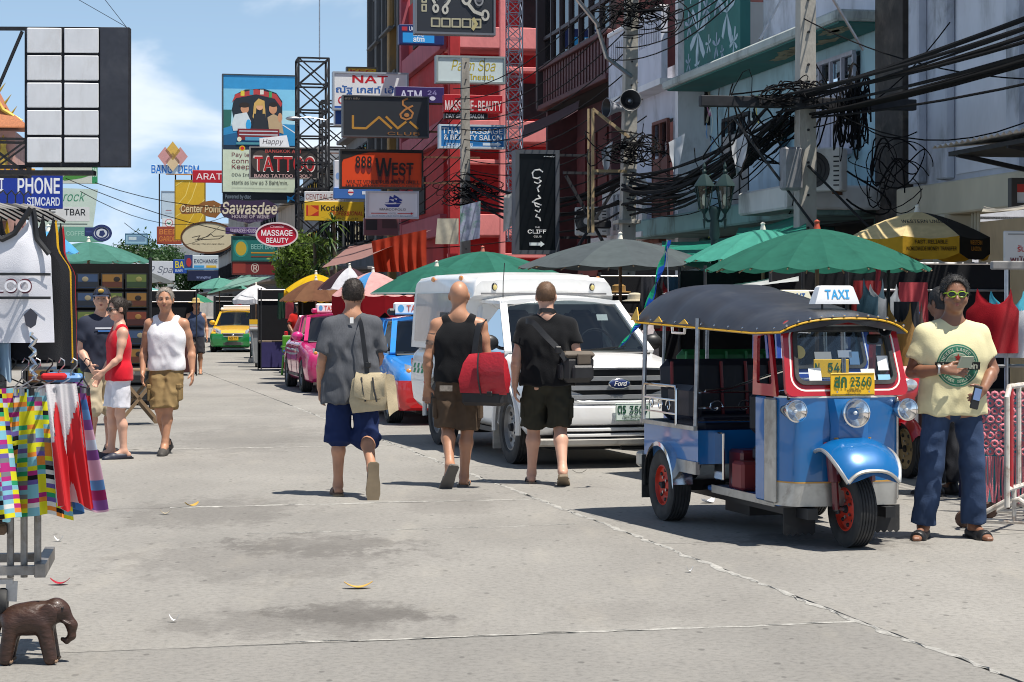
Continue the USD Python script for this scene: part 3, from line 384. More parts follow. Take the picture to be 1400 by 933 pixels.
part(p, 'balcony_slab', box((L / 2 - .1,-.15,5.84),(L - .2,.5,.12)), WH); part(p, 'upper_wall', box((L / 2 - .1,.9,7.6),(L - .3,.2,2.6)), mat('dark_red_panel', (.11,.03,.03),.7, var=.2))
gr = []
for k in range(7): gr += [bar((L + .01,.3,4.9),(L + .01,.55,5.7),.03), bar((L + .01,.55,4.9),(L + .01,.3,5.7),.03)]
part(p, 'vent_opening', box((L + .003,.72,5.75),(.02,.62,1.5)), SHADE_IN)
part(p, 'vent_grille', cat([bar((L + .03,.45 + .13 * k, 5.05),(L + .03,.45 + .13 * (k + 1),5.6 + .4 * (k % 2)),.035) for k in range(4)] + [bar((L + .03,.45 + .13 * (k + 1),5.05),(L + .03,.45 + .13 * k, 5.9),.035) for k in range(4)]), mat('cream_metal', (.5,.44,.32),.6))
# low white railing with lattice panel
wall_with(p, 1.0, L - .2,3.0,3.95,-.75,.1, [(2.0,3.95,3.1,3.8)], WH, 'railing'); lat = []
for k in range(4): x = 2.0 + .49 * k; lat += [tube([(x + .245 + .17 * math.sin(q * math.pi) * sg, -.75,3.1 + .7 * q) for q in np.linspace(0,1,7)], .022,5) for sg in (-1,1)] + [bar((x, -.75,3.1),(x, -.75,3.8),.03)]
part(p, 'railing_lattice', cat(lat), WH); part(p, 'railing_cap', cbox((2.6,-.78,3.98),(3.3,.2,.07),.015), WH); part(p, 'railing_floor', box((2.2,-.4,2.95),(4.3,.8,.1)), WH)
part(p, 'shop_back_wall', box((L / 2,1.6,1.4),(L, .1,2.8)), SHADE_IN)
# --- dark red timber building
MAR = mat('maroon_boards', (.085,.022,.024),.6, var=.25, scale=6, dirt=(.03,.015,.015), damt=.5); FR = mat('window_frame_dark', (.03,.018,.02),.5)
p = bld('maroon_timber_building', 'dark maroon timber building with slatted balcony and wide glazed upper floor', 48.1,10.0); L = 7.15
part(p, 'balcony_rail', cbox((L / 2,-.02,7.36),(L, .2,.1),.015), MAR); part(p, 'balcony_base', cbox((L / 2,-.02,6.42),(L, .22,.12),.015), MAR); part(p, 'balcony_backing', box((L / 2,.08,6.88),(L, .04,.9)), MAR)
for k in range(48): part(p, 'balcony_slat', box((.07 + k * .149,.02 if k % 2 else .0,6.89),(.105,.05,.84)), MAR)
part(p, 'window_frame', cat([box((x, .05,8.6),(.09,.12,2.3)) for x in np.linspace(.05, L - .05,8)] + [box((L / 2,.05, z),(L, .1,.08)) for z in (7.46,8.1,9.7)]), FR)
for k in range(7): part(p, 'window_pane', box((.05 + (k + .5) * (L - .1) / 7,.06,8.6),((L - .1) / 7 - .1,.012,2.2)), glass_mat('reflecting_glass', (.5,.42,.45), refl=1.9))
part(p, 'curtain', sheet([[(x, .5 + .05 * math.sin(x * 9), z) for z in (7.5,9.7)] for x in np.linspace(.1, L - .1,120)]), cloth('#8a5a62'))
part(p, 'corner_post', cbox((.06,-.03,8.6),(.16,.24,4.4),.02), FR); part(p, 'end_wall', box((L - .1,2,7),(.18,4,5.6)), MAR); part(p, 'far_end_wall', box((.1,2.1,4.8),(.18,4,9.6)), MAR)
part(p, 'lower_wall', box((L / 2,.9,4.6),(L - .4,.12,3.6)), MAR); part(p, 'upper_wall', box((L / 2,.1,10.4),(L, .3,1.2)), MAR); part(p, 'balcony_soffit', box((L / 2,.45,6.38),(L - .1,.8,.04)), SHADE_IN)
for k in range(6): part(p, 'lower_panel', box((.8 + 1.1 * k, .82,4.4),(.9,.05,2.6)), mat('dark_red_board', (.12,.02,.02),.7, var=.3))
part(p, 'shop_back_wall', box((L / 2,1.5,1.4),(L, .1,2.8)), SHADE_IN)
# --- pink balcony building facing down the street
SAL = PLASTER('salmon_plaster', (.70,.22,.21),.3,(.38,.1,.1)); RED = PLASTER('red_plaster', (.40,.022,.025),.4,(.16,.015,.015)); PINKS = PLASTER('dull_pink_plaster', (.36,.08,.105),.4,(.18,.05,.06))
p = bld('pink_building', 'tall salmon pink building with red recessed balconies facing down the street', 63.0,8.75); L = 8.6; W = 5.2
part(p, 'side_wall', box((L / 2 - .6,.12,5.5),(L - 1.2,.24,11)), RED); part(p, 'core', box((L - 1.4, W / 2 + .2,6),(.3, W, 12)), RED)
for z in (1.0,3.55,6.13,8.70,11.2):
 part(p, 'balcony_parapet', cbox((L - .06, W / 2, z + .29),(.14, W, .58),.015), SAL); part(p, 'balcony_floor', box((L - .7, W / 2, z + .03),(1.2, W - .05,.1)), SAL)
 part(p, 'street_parapet', cbox((L / 2 - .2,-.12, z + .3),(L - .55,.2,.6),.015), PINKS); part(p, 'lintel', cbox((L - .35, W / 2, z - .55),(.5, W, .12),.015), SAL)
 part(p, 'balcony_back_window', box((L - 1.22,2.6, z + 1.25),(.04,.8,1.0)), SHADE_IN); part(p, 'balcony_back_door', box((L - 1.22,3.9, z + 1.0),(.04,.9,1.7)), mat('brown_door', (.13,.04,.03),.6))
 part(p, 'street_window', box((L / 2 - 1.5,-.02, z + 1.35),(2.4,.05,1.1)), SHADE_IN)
part(p, 'pilaster', cbox((L - .12,.12,6),(.3,.3,12),.02), RED); part(p, 'pilaster', cbox((L - .05,1.45,6),(.16,.16,12),.02), SAL); part(p, 'pilaster', cbox((.2,-.1,6),(.3,.3,12),.02), PINKS)
# --- old dark concrete building behind it
OLD = PLASTER('sooty_concrete', (.10,.098,.10),.6,(.035,.033,.032)); OCH = PLASTER('ochre_plaster', (.26,.15,.05),.5)
p = bld('sooty_tall_building', 'tall sooty grey building with an ochre pillar rising behind the signs', 71.8,8.75); L = 8.6
wall_with(p, 0, L, 0,15.5,0,.25, [(1.2 + 3.4 * i, 3.6 + 3.4 * i, z, z + 1.7) for i in range(2) for z in (4.5,7.6,10.7)], OLD); part(p, 'end_wall', box((L - .12,3,7.75),(.24,5.6,15.5)), OLD)
for i in range(2):
 for z in (4.5,7.6,10.7): window(p, 1.2 + 3.4 * i, 3.6 + 3.4 * i, z, z + 1.7,-.25, OLD, 3,.12)
for x in (2.4,5.8): part(p, 'pillar', cbox((x + .2,-.1,7.75),(.5,.3,15.5),.03), OCH if x > 5 else OLD)
for x in (0.2,4.2,8.2): part(p, 'fin', cbox((x, -.12,9.5),(.25,.24,11),.02), OLD)
# --- further shophouses on the right, mostly hidden by the signs
cols = [((.20,.19,.19),8.2),((.33,.31,.28),7.6),((.24,.25,.27),9.0),((.38,.33,.27),7.2),((.28,.29,.3),8.6),((.36,.34,.33),8.0),((.3,.27,.24),9.4),((.33,.33,.32),8.5),((.26,.26,.26),10)]
labs = ['dark grey shophouse standing behind the orange bar sign', 'stone coloured shophouse behind the yellow film sign', 'blue grey shophouse behind the black lattice tower', 'tan shophouse behind the tattoo sign', 'pale grey shophouse behind the tall bus billboard',
  'grey shophouse behind the purple bar sign', 'brown shophouse behind the oval cream sign', 'off white shophouse beside the yellow tall sign', 'grey shophouse farthest up the street on the right']
s = 72.2
for k, ((c, h), lab) in enumerate(zip(cols, labs)):
 L = [10,12,11,14,16,18,24,30,40][k]; p = bld('shophouse', lab, s + L, 8.9 + .12 * (k % 3)); m = PLASTER(f'shophouse_plaster_{k}', c, .6)
 hs = [(.8 + 3.2 * i, 2.9 + 3.2 * i, z, z + 1.3) for i in range(int(L / 3.3)) for z in (4.0,6.4) if z + 1.6 < h]
 wall_with(p, 0, L, 2.9, h, 0,.25, hs, m); part(p, 'end_wall', box((L - .15,3, h / 2),(.25,5.5, h - .02)), m); part(p, 'roof_slab', cbox((L / 2,2.6, h + .06),(L, 6,.14),.02), m)
 for a, b, z0, z1 in hs: window(p, a, b, z0, z1,-.25, DARKSTEEL, 2,.12)
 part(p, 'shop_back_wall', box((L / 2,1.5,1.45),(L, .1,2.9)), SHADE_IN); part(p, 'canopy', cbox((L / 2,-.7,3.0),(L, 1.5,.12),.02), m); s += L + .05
# --- left side of the street: only seen far up
lc = [((.42,.36,.30),6.4, 'beige shophouse behind the stalls at the left edge'),((.36,.36,.36),6.6, 'grey shophouse behind the left signs'),((.44,.40,.34),6.2, 'sand coloured shophouse up the street on the left'),((.40,.42,.43),6.4, 'pale shophouse far up the street on the left'),((.36,.36,.37),6.0, 'low grey shophouse farthest up on the left')]
s = 62.0
for k, (c, h, lab) in enumerate(lc):
 L = [20,24,30,40,60][k]; p = thing('shophouse', lab, 'building', ST(s, -6.6,0), ROAD_RZ + 90); m = PLASTER(f'left_plaster_{k}', c, .5)
 hs = [(.8 + 3.2 * i, 2.9 + 3.2 * i, 4.0,5.3) for i in range(int(L / 3.3))]
 wall_with(p, 0, L, 2.9, h, 0,.25, hs, m); part(p, 'end_wall', box((.15,3, h / 2),(.25,5.5, h - .02)), m); part(p, 'roof_slab', cbox((L / 2,2.6, h + .06),(L, 6,.14),.02), m)
 for a, b, z0, z1 in hs: window(p, a, b, z0, z1,-.25, DARKSTEEL, 2,.12)
 part(p, 'shop_back_wall', box((L / 2,1.5,1.45),(L, .1,2.9)), SHADE_IN); s += L + .05
# temple style roof building at the far left
TILE = mat('orange_roof_tiles', (.42,.14,.05),.6, var=.3, scale=14); GOLD = mat('gilt_trim', (.55,.36,.06),.4,.4, var=.2)
c = P(-8,225,108); p = thing('gilded_gable_building', 'pink walled building with orange tiered roof and gilt gable at far left', 'building', (c[0], c[1], 0),8); h = c[2]
part(p, 'wall', box((-1.0,3, h / 2 + .9),(4.2,6, h + 1.8)), PLASTER('rose_plaster', (.48,.28,.24),.3))
for k in range(3): part(p, 'statue_pilaster', lathe([(.0,0),(.3,.02),(.22,.5),(.28,1.1),(.14,1.5),(.2,1.75),(.0,2.2)], 10, c=(-2.2 + 1.35 * k, -.25, h - .6)), GOLD)
part(p, 'roof', cat([hexa([(-3.6,-.9, h + 1.9),(-3.6,-.9, h + 2.0),(-2.2,-.2, h + 2.6),(-2.2,-.2, h + 2.7),(1.9,-.9, h + 1.9),(1.9,-.9, h + 2.0),(.3,-.2, h + 3.2),(.3,-.2, h + 3.3)])]), TILE)
part(p, 'roof', plate([(-3.4,2.2),(1.6,2.2),(.6,2.75),(.1,3.7),(-1.0,5.8),(-2.2,3.7)], 5.6,(0,5.2, h)), TILE, smooth=False)
part(p, 'gable_edge', cat([tube([(1.5,-.5, h + 2.3),(.5,-.5, h + 2.9),(.0,-.5, h + 3.8),(-1.0,-.5, h + 5.9),(-1.0,-.5, h + 6.6)], [.1,.12,.12,.12,.02], 6)] + [cyl((.9 - .3 * k, -.5, h + 2.6 + .62 * k),(1.25 - .3 * k, -.5, h + 3.1 + .62 * k),.08,6,.01) for k in range(4)]), GOLD)
# closing houses at the far end of the street
r = random.Random(8)
for k, (px, w, hh, c, lab) in enumerate([(130,10,9,(.42,.42,.42), 'hazy grey house closing the far end of the street on the left'),(180,9,11,(.5,.5,.5), 'pale house closing the far end of the street'),(228,11,10,(.40,.43,.42), 'greenish house with flat roof at the far end'),(268,10,12,(.46,.44,.42), 'beige block at the far end behind the yellow sign')]):
 Y = 330 + 6 * k; c0 = P(px, 420, Y); p = thing('far_house', lab, 'building', (c0[0], c0[1], 0), ROAD_RZ); m = PLASTER(f'far_plaster_{k}', c, .3)
 part(p, 'wall', box((0,3, hh / 2),(w, 6, hh)), m); part(p, 'roof', cbox((0,2.9, hh + .15),(w + .6,6.8,.3),.05), m)
 for i in range(3):
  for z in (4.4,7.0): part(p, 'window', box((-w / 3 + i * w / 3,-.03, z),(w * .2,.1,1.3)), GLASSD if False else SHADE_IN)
# ------------------------------------------------------------------ vehicles.  Local frame: front towards -y, x to the right when facing it, z up
def grp(parent, name, loc=(0,0,0), rz=0, label=None):
 p = _path(parent, name); x = UsdGeom.Xform.Define(stage, p); x.AddTranslateOp().Set(Gf.Vec3d(*map(float, loc)))
 if rz: x.AddRotateZOp().Set(float(rz))
 return tag(p, label)
def fixwind(m):
 t = trimesh.Trimesh(m[0], m[1], process=False); return m if t.volume > 0 else (m[0], np.asarray(m[1])[:, ::-1])
def tyre_mesh(r, w, rim, ribs=True):
 h = w / 2; pr = [(rim, -h * .8),(rim + .02,-h),(r * .9,-h * 1.05),(r * .975,-h * .86)]
 if ribs:
  for k in range(6):
   a = -h * .78 + k * h * 1.56 / 5; pr += [(r, a - h * .09),(r, a + h * .09),(r - .007, a + h * .13),(r - .007, a + h * .18)]
  pr = pr[:-2]
 else: pr += [(r, -h * .6),(r, h * .6)]
 pr += [(r * .975, h * .86),(r * .9, h * 1.05),(rim + .02, h),(rim, h * .8),(rim, -h * .8)]
 return lathe(pr, 40, 'x')
def wheel(parent, loc, r, w, rim, rimmat, spokes=6, steel=True):
 g = grp(parent, 'wheel', loc); part(g, 'tyre', tyre_mesh(r, w, rim), RUBBER, smooth=40); h = w / 2
 part(g, 'rim', cat([lathe([(rim, -h * .8),(rim * .93,-h * .85),(rim * .88,-h * .5),(rim * .55,-h * .35),(rim * .3,-h * .6),(0,-h * .6)], 28, 'x'), lathe([(rim, h * .8),(rim * .93, h * .85),(rim * .88, h * .5),(rim * .55, h * .35),(rim * .3, h * .6),(0, h * .6)], 28, 'x')]), rimmat, smooth=30)
 for sgn in (-1,1):
  part(g, 'rim_holes', cat([rot(sph((0,0,0),(.012, rim * .12, rim * .1),8),0,(sgn * h * .46, rim * .72 * math.cos(a), rim * .72 * math.sin(a))) for a in np.arange(spokes) * 2 * math.pi / spokes]), BLACK, kind='stuff')
  part(g, 'wheel_nuts', cat([cyl((sgn * h * .5, rim * .38 * math.cos(a), rim * .38 * math.sin(a)),(sgn * h * .68, rim * .38 * math.cos(a), rim * .38 * math.sin(a)),.012,6) for a in np.arange(5) * 1.257]), STEEL, kind='stuff')
  part(g, 'hub', lathe([(0, sgn * h * .95),(rim * .16, sgn * h * .9),(rim * .2, sgn * h * .5)], 14, 'x'), DARKSTEEL)
 return g
LENS = glass_mat('lamp_lens', (.9,.92,.95), refl=1.6, rough=.08)
def round_lamp(p, name, c, r, depth=.1):   # chrome bucket lamp facing -y
 g = grp(p, name, c)
 part(g, 'housing', lathe([(0, depth * 1.5),(r * .55, depth * 1.35),(r * .95, depth * .5),(r * 1.1,0),(r * 1.1,-.012),(r * .98,-.016)], 24, 'y'), CHROME)
 part(g, 'reflector', lathe([(r * .98,-.012),(r * .75,.02),(r * .4,.05),(0,.058)], 24, 'y'), CHROME)
 part(g, 'lens', lathe([(r * .98,-.014),(r * .6,-.026),(0,-.032)], 24, 'y'), LENS)
 part(g, 'bulb', sph((0,.01,0),.014,8), WHITE); return g
def plate_sign(p, c, w, h, bg, items, name='number_plate', tilt=0):
 g = grp(p, name, c); part(g, 'plate_panel', cbox((0,0, h / 2),(w, .008, h),.004), bg); art(g, w, h, -.004, items); return g
# ---------------------------------------- three wheeled taxi
def roundrect(x0, z0, x1, z1, r, top_in=0):
 g = Polygon([(x0, z0),(x1, z0),(x1 - top_in, z1),(x0 + top_in, z1)]); return g.buffer(-r).buffer(r, quad_segs=5)
def tuktuk(label, loc, rz, c_low, c_band, c_seat, c_pipe, trim, plate_items, sticker=True, fendergold=True):
 p = thing('three_wheeled_taxi', label, 'tuk-tuk', loc, rz, None)
 low, band = paint(c_low, 1,.12), paint(c_band); seat = mat('seat_' + c_seat[1:], c_seat, .45, var=.15, scale=9, bump=.1, bscale=60); trimm = ink(trim); gold = ink('#b98a3e')
 silver = mat('worn_aluminium', (.48,.46,.42),.42,.75, var=.2, scale=6, dirt=(.16,.13,.1), dscale=5, damt=.5); maroon = mat('maroon_paint', (.11,.012,.018),.35, var=.2, coat=.6)
 # front shell: a curved panel
 def shell(z0, z1, off=0., x0=-.44, x1=.44, n=26, th=.012):
  g = []
  for z in (z0, z1):
   ring = []
   for u in np.linspace(x0, x1, n):
    a = abs(u) / .44; y = .055 + .045 * a ** 2 + .16 * max(0,(a - .78) / .22) ** 2; ring.append((u, y - off, z))
   g.append(ring + [(x, y + th, z) for x, y, _ in ring[::-1]])
  return fixwind(loft(g))
 part(p, 'front_panel', shell(.425,.985), low); part(p, 'lower_skirt', shell(.265,.42,.002), silver); part(p, 'gold_line', shell(.418,.428,.006), gold); part(p, 'white_line', shell(.980,.992,.006), trimm)
 for s in (-1,1):
  part(p, 'corner_strip', cbox((s * .445,.31,.625),(.03,.17,.70),.012), silver); part(p, 'side_panel', cbox((s * .448,.46,.63),(.022,.16,.70),.01), low)
 part(p, 'nose_panel', fixwind(loft([[(-.14,.05,.5),(.14,.05,.5),(.12,-.005,.5),(-.12,-.005,.5)], [(-.13,.05,.80),(.13,.05,.80),(.1,-.03,.80),(-.1,-.03,.80)], [(-.15,.06,.975),(.15,.06,.975),(.13,.0,.975),(-.13,.0,.975)]])), low)
 # windscreen surround leaning back
 uy = A(0,.29,.957); o = A(0,.085,.985)
 outer = roundrect(-.445,0,.445,.52,.05,.035); hole = roundrect(-.375,.075,.375,.475,.07,.03)
 part(p, 'windscreen_surround', plate(outer.difference(hole),.03, o, (1,0,0), uy), band, smooth=False)
 part(p, 'windscreen_seal', plate(hole.difference(hole.buffer(-.028)),.04, o + A(0,-.006,0),(1,0,0), uy), RUBBER, smooth=False)
 part(p, 'windscreen_trim', plate(hole.buffer(.028).difference(hole.buffer(.017)),.005, o + A(0,-.0285,-.007),(1,0,0), uy), trimm, smooth=False)
 ws = part(p, 'windscreen', plate(hole.buffer(-.02),.005, o + A(0,-.012,0),(1,0,0), uy), glass_mat('clear_glass', (.86,.9,.9)), smooth=False)
 for s in (-1,1):    # side arch of the cab
  g = Polygon([(.22,0),(.62,0),(.60,.45),(.34,.47)]).difference(Polygon([(.32,.1),(.53,.1),(.52,.38),(.38,.39)]).buffer(.02))
  part(p, 'cab_side', plate(g, .022,(s * .432 - .011,0,.985),(0,1,0),(0,0,1)), band, smooth=False)
 if sticker:
  for (u, v, w, h, c) in [(-.26,.1,.09,.1, '#e8e8e4'),(.12,.09,.10,.1, '#e4e4de'),(.24,.07,.09,.08, '#8fc3e0'),(.25,.18,.08,.1, '#ececea'),(-.03,.27,.1,.05, '#dfe6ea'),(.05,.22,.07,.09, '#9fc7e6'),(-.2,.26,.12,.05, '#e2ddd0')]:
   part(ws, 'sticker', plate([(u, v),(u + w, v),(u + w, v + h),(u, v + h)], .002, o + A(0,-.019,0),(1,0,0), uy), ink(c), smooth=False)
  part(ws, 'sticker', plate(Point(-.31,.31).buffer(.045),.002, o + A(0,-.019,0),(1,0,0), uy), ink('#b5a46a'), smooth=False)
 plate_sign(p, (.02,.035,.995),.32,.15, ink('#e3b21c'), plate_items)
 round_lamp(p, 'headlight', (0,-.06,.885),.088); round_lamp(p, 'side_lamp', (-.40,.0,.90),.068,.13); round_lamp(p, 'side_lamp', (.40,.0,.90),.068,.13)
 part(p, 'lamp_bracket', cat([box((0,.02,.775),(.2,.05,.03)), bar((-.05,-.01,.79),(-.05,-.03,.84),.02), bar((.05,-.01,.79),(.05,-.03,.84),.02)]), STEEL)
 # front mudguard
 fg = []
 for a in np.linspace(-58,62,17):
  y, z = -.335 * math.sin(math.radians(a)) - .02,.40 + .335 * math.cos(math.radians(a)) - .02 * abs(a) / 60; w = .235 - .08 * max(0,(-a - 10) / 50) ** 2 - .05 * max(0,(a - 20) / 40) ** 2
  fg.append([(x, y, z - .075 * (abs(x) / w) ** 3 * 1.0 - .01) for x in np.linspace(-w, w, 13)])
 fg = np.array(fg); th = np.concatenate([fg, (fg - A(0,0,.012))[:, ::-1]], 1)
 fen = part(p, 'front_mudguard', fixwind(loft(th)), mat('mudguard_blue', hexc(c_low),.3,.15, var=.05, coat=1))
 part(fen, 'mudguard_rim', cat([tube(fg[:, k] + A(0,0,-.004),.013,6) for k in (0,-1)] + [tube(fg[j] + A(0,0,-.002),.013,6) for j in (0,-1)]), silver)
 part(fen, 'mudguard_band', sheet(fg[:4, :] + A(0,-.003,.003)), silver)
 for k in (3,9): part(fen, 'gold_line', tube(fg[1:9, k] + A(0,-.002,.004),.005,5), gold)
 # fork and front wheel
 for s in (-1,1):
  part(p, 'fork_leg', cat([cyl((s * .135,.03,.68),(s * .125,.0,.43),.042,10), cyl((s * .125,.0,.43),(s * .115,-.0,.25),.024,8)]), maroon if s else maroon); part(p, 'shock_absorber', cyl((s * .115,.03,.42),(s * .1,.0,.22),.018,8), BLACK)
 part(p, 'fork_bridge', cbox((0,.03,.665),(.36,.09,.05),.01), maroon); part(p, 'axle', cyl((-.13,0,.25),(.13,0,.25),.014,8), STEEL)
 redrim = mat('red_rim', (.55,.035,.015),.4, var=.15, dirt=(.08,.03,.02), dscale=9, damt=.4)
 wheel(p, (0,0,.25),.25,.135,.145, redrim, 8)
 for s in (-1,1): wheel(p, (s * .56,1.9,.262),.262,.15,.15, redrim, 8)
 for x in (-.29,.33):
  zz = [(-.115,0),(.115,0)] + [(.115 - .023 * k, -.17 - (.018 if k % 2 else 0)) for k in range(11)]
  fl = part(p, 'mud_flap', plate(zz, .008,(x, .2,.25)), RUBBER, smooth=False)
 # chassis, floor and rear tub
 part(p, 'floor', cbox((0,.85,.275),(.86,1.25,.035),.008), mat('blue_floor', (.03,.12,.36),.5, var=.2)); part(p, 'step_edge', box((-.435,.82,.278),(.012,1.1,.055)), silver)
 part(p, 'chassis', cat([box((s * .28,1.1,.22),(.07,2.2,.07)) for s in (-1,1)] + [box((0,1.9,.26),(1.0,.08,.08)), box((0,1.35,.2),(.5,.45,.2))]), BLACK)
 tub = []
 for y, w in ((1.28,.58),(2.34,.60)): tub.append([(-w, y, .46),(w, y, .46),(w, y, .70),(-w, y, .70)])
 part(p, 'rear_tub', fixwind(loft(tub)), low); [part(p, 'tub_skirt', box((s * .583,1.5,.43),(.03,.44,.09)), silver) for s in (-1,1)]
 part(p, 'tub_rail', cat([bar((s * .6,1.28,.715),(s * .615,2.35,.715),.03,.03) for s in (-1,1)] + [bar((-.6,2.35,.715),(.6,2.35,.715),.03,.03)]), silver); part(p, 'rear_bumper', cbox((0,2.42,.42),(1.25,.1,.12),.02), silver)
 for s in (-1,1):
  arc = [[(s * x, 1.9 + .315 * math.cos(a),.27 + .315 * math.sin(a)) for x in (.5,.60,.655,.66)] for a in np.linspace(-.1, math.pi * .98,16)]; arc = np.array(arc); arc[:, 3,2] -= .03
  part(p, 'rear_mudguard', sheet(arc, flip=s > 0), CHROME); part(p, 'mud_flap', box((s * .575,2.24,.3),(.16,.012,.32)), RUBBER)
 # cabin furniture
 part(p, 'engine_cover', cbox((.0,1.16,.42),(.7,.24,.3),.02), maroon); part(p, 'driver_seat', cbox((0,.80,.56),(.62,.34,.14),.04), seat); part(p, 'seat_base', cbox((0,.82,.40),(.56,.3,.2),.02), maroon); part(p, 'chrome_panel', cbox((-.44,1.22,.52),(.02,.16,.34),.01), CHROME); part(p, 'tool_box', cbox((-.3,.98,.40),(.22,.2,.2),.02), mat('dull_red_box', (.22,.03,.03),.5))
 part(p, 'bench_seat', cbox((0,1.6,.72),(1.08,.5,.13),.05), seat)
 bk = part(p, 'bench_back', rot(cbox((0,0,0),(1.12,.13,.46),.06), rx=-8, loc=(0,2.08,.96)), seat)
 for x in np.linspace(-.5,.5,6): part(bk, 'piping', tube([(x, 1.985,.76),(x, 2.0,.95),(x * .99,2.03,1.17)], .012,6), ink(c_pipe))
 part(p, 'bench_bolster', rot(cbox((0,0,0),(.1,.5,.26),.04), loc=(-.5,1.75,.88)), seat); part(p, 'bench_bolster', rot(cbox((0,0,0),(.1,.5,.26),.04), loc=(.5,1.75,.88)), seat)
 part(p, 'driver_backrest', cbox((0,1.0,.84),(.6,.09,.3),.04), seat); part(p, 'dashboard', cbox((0,.22,.985),(.8,.2,.07),.02), BLACK); part(p, 'handlebar', cat([tube([(-.3,.5,1.0),(-.24,.42,1.02),(0,.36,1.0),(.24,.42,1.02),(.3,.5,1.0)], .014,6), cyl((0,.36,1.0),(0,.2,.7),.02,6)]), CHROME)
 part(p, 'mirror', cat([cbox((.33,.33,1.36),(.12,.03,.07),.01)]), BLACK)
 # chrome side rails with scrolls
 for s in (-1,1):
  x = s * .615; rl = [tube([(x, y0,.72),(x, y0,.97),(x, y0 + .02,1.0),(x, y1 - .02,1.0),(x, y1,.97),(x, y1,.72)], .011,6) for y0, y1 in ((1.62,2.3),)] + [cyl((x, 1.62, z),(x, 2.3, z),.008,6) for z in (.80,.90)]
  for yc in (1.78,1.96,2.14):
   rl.append(tube([(x, yc + (.055 - .012 * q / 3) * math.cos(q * .62) * (1 if yc != 1.96 else -1),.855 + (.05 - .003 * q) * math.sin(q * .62)) for q in range(11)], .006,5))
  part(p, 'side_rail', cat(rl), CHROME)
 rl = [tube([(-.58,1.36, z) , (-.1,1.33, z + .0),(.58,1.36, z)], .009,6) for z in (.76,.86,.97)]
 for xc in (-.42,-.2,.2,.42): rl.append(tube([(xc + (.06 - .012 * q / 3) * math.cos(q * .62),1.34,.865 + (.05 - .003 * q) * math.sin(q * .62)) for q in range(11)], .006,5))
 rl.append(tube([(-.5,1.34,.98),(-.3,1.33,1.0),(-.1,1.33,1.06),(.1,1.33,1.12)], .01,6)); part(p, 'grab_rail', cat(rl), CHROME)
 # posts
 for s in (-1,1):
  for y, x0 in ((1.32,.585),(2.32,.615)): part(p, 'roof_post', cyl((s * x0, y, .70),(s * (x0 - .02), y, 1.50),.017,10), mat('worn_chrome', (.30,.30,.31),.25,1, var=.3, scale=14))
  part(p, 'overhead_handle', tube([(s * .5,2.0,1.47),(s * .5,2.0,1.39),(s * .5,1.75,1.39),(s * .5,1.75,1.47)], .012,6), CHROME)
 # padded vinyl roof
 secs, rim_l, ys = [], [], np.linspace(.12,2.42,33)
 for y in ys:
  q = (y - .12) / 2.3; w = np.interp(q, [0,.12,1], [.46,.50,.645]); zs = np.interp(q, [0,.15,1], [1.425,1.415,1.475]); zc = np.interp(q, [0,.08,.35,.6,.82,1], [1.505,1.535,1.60,1.675,1.74,1.73]); puff = abs(math.sin(q * math.pi * 4.0)) ** .6 * .015 * min(1, q * 3)
  ring = []
  for a in np.linspace(-1,1,25):
   e = abs(a); x = w * math.copysign(1, a) * (e ** .92) ; z = zs + (zc - zs) * (1 - e ** 3.2) + puff * e * (1 - e ** 8) * 1.6 + .012 * (1 - e); x *= 1 + puff * .8 * e * (1 - e ** 10); yy = y - (.10 * (1 - e ** 2) if q < .02 else .10 * (1 - e ** 2) * max(0,1 - q * 5))
   ring.append((x, yy, z))
  rim_l.append((ring[0], ring[-1])); secs.append(ring + [(x * .985, yy, z - .022) for x, yy, z in ring[::-1]])
 vinyl = mat('black_vinyl', (.022,.022,.027),.33, var=.12, scale=3, bump=.12, bscale=9, spec=.6, dirt=(.09,.085,.08), dscale=2, damt=.35)
 rf = part(p, 'roof', fixwind(loft(secs)), vinyl, smooth=50)
 yel = ink('#d9a520'); rims = np.array(rim_l)
 part(rf, 'roof_trim', cat([tube(rims[:, 0] + A(0,0,-.012),.007,6), tube(rims[:, 1] + A(0,0,-.012),.009,6), tube(np.array(secs[0][:25]) + A(0,0,-.012),.007,6), tube(np.array(secs[-1][:25]) + A(0,0,-.012),.009,6)]), yel)
 part(rf, 'roof_studs', cat([sph((rims[k, s, 0], rims[k, s, 1], rims[k, s, 2] + .018),.007,6) for k in range(1,33,3) for s in (0,1)] + [sph((secs[0][k][0], secs[0][k][1] - .008, secs[0][k][2] + .012),.008,6) for k in range(1,25,2)]), CHROME)
 for y, h in ((2.38,.10),(1.95,.04),(1.5,.035)): part(rf, 'yellow_flap', plate([(-.09,0),(.09,0),(.04, h * .6),(0, h)], .006,(-np.interp(y, [.12,2.42], [.515,.662]) , y, np.interp(y, [.12,2.42], [1.42,1.48])),(0,-1,0),(.2,0,1)), yel, smooth=False)
 # taxi lamp on the roof
 sg = grp(p, 'roof_sign', (.09 if sticker else -.13,.46,1.60)); body = fixwind(loft([[(-.165,-.05,0),(.165,-.05,0),(.165,.05,0),(-.165,.05,0)], [(-.155,-.05,.03),(.155,-.05,.03),(.155,.05,.03),(-.155,.05,.03)], [(-.125,-.035,.115),(.125,-.035,.115),(.125,.035,.115),(-.125,.035,.115)], [(-.11,-.025,.125),(.11,-.025,.125),(.11,.025,.125),(-.11,.025,.125)]]))
 part(sg, 'sign_body', body, mat('white_acrylic' if sticker else 'cream_acrylic', (.82,.83,.84) if sticker else (.72,.68,.5),.3, var=.05), smooth=25)
 v, f = tx('TAXI', -.09,.035,.09,.098,0); v[:, 1] += -.052 + (v[:, 2] - .03) * .17; part(sg, 'lettering', (v, f), ink('#3aa0d8' if sticker else '#27548f'), smooth=False)
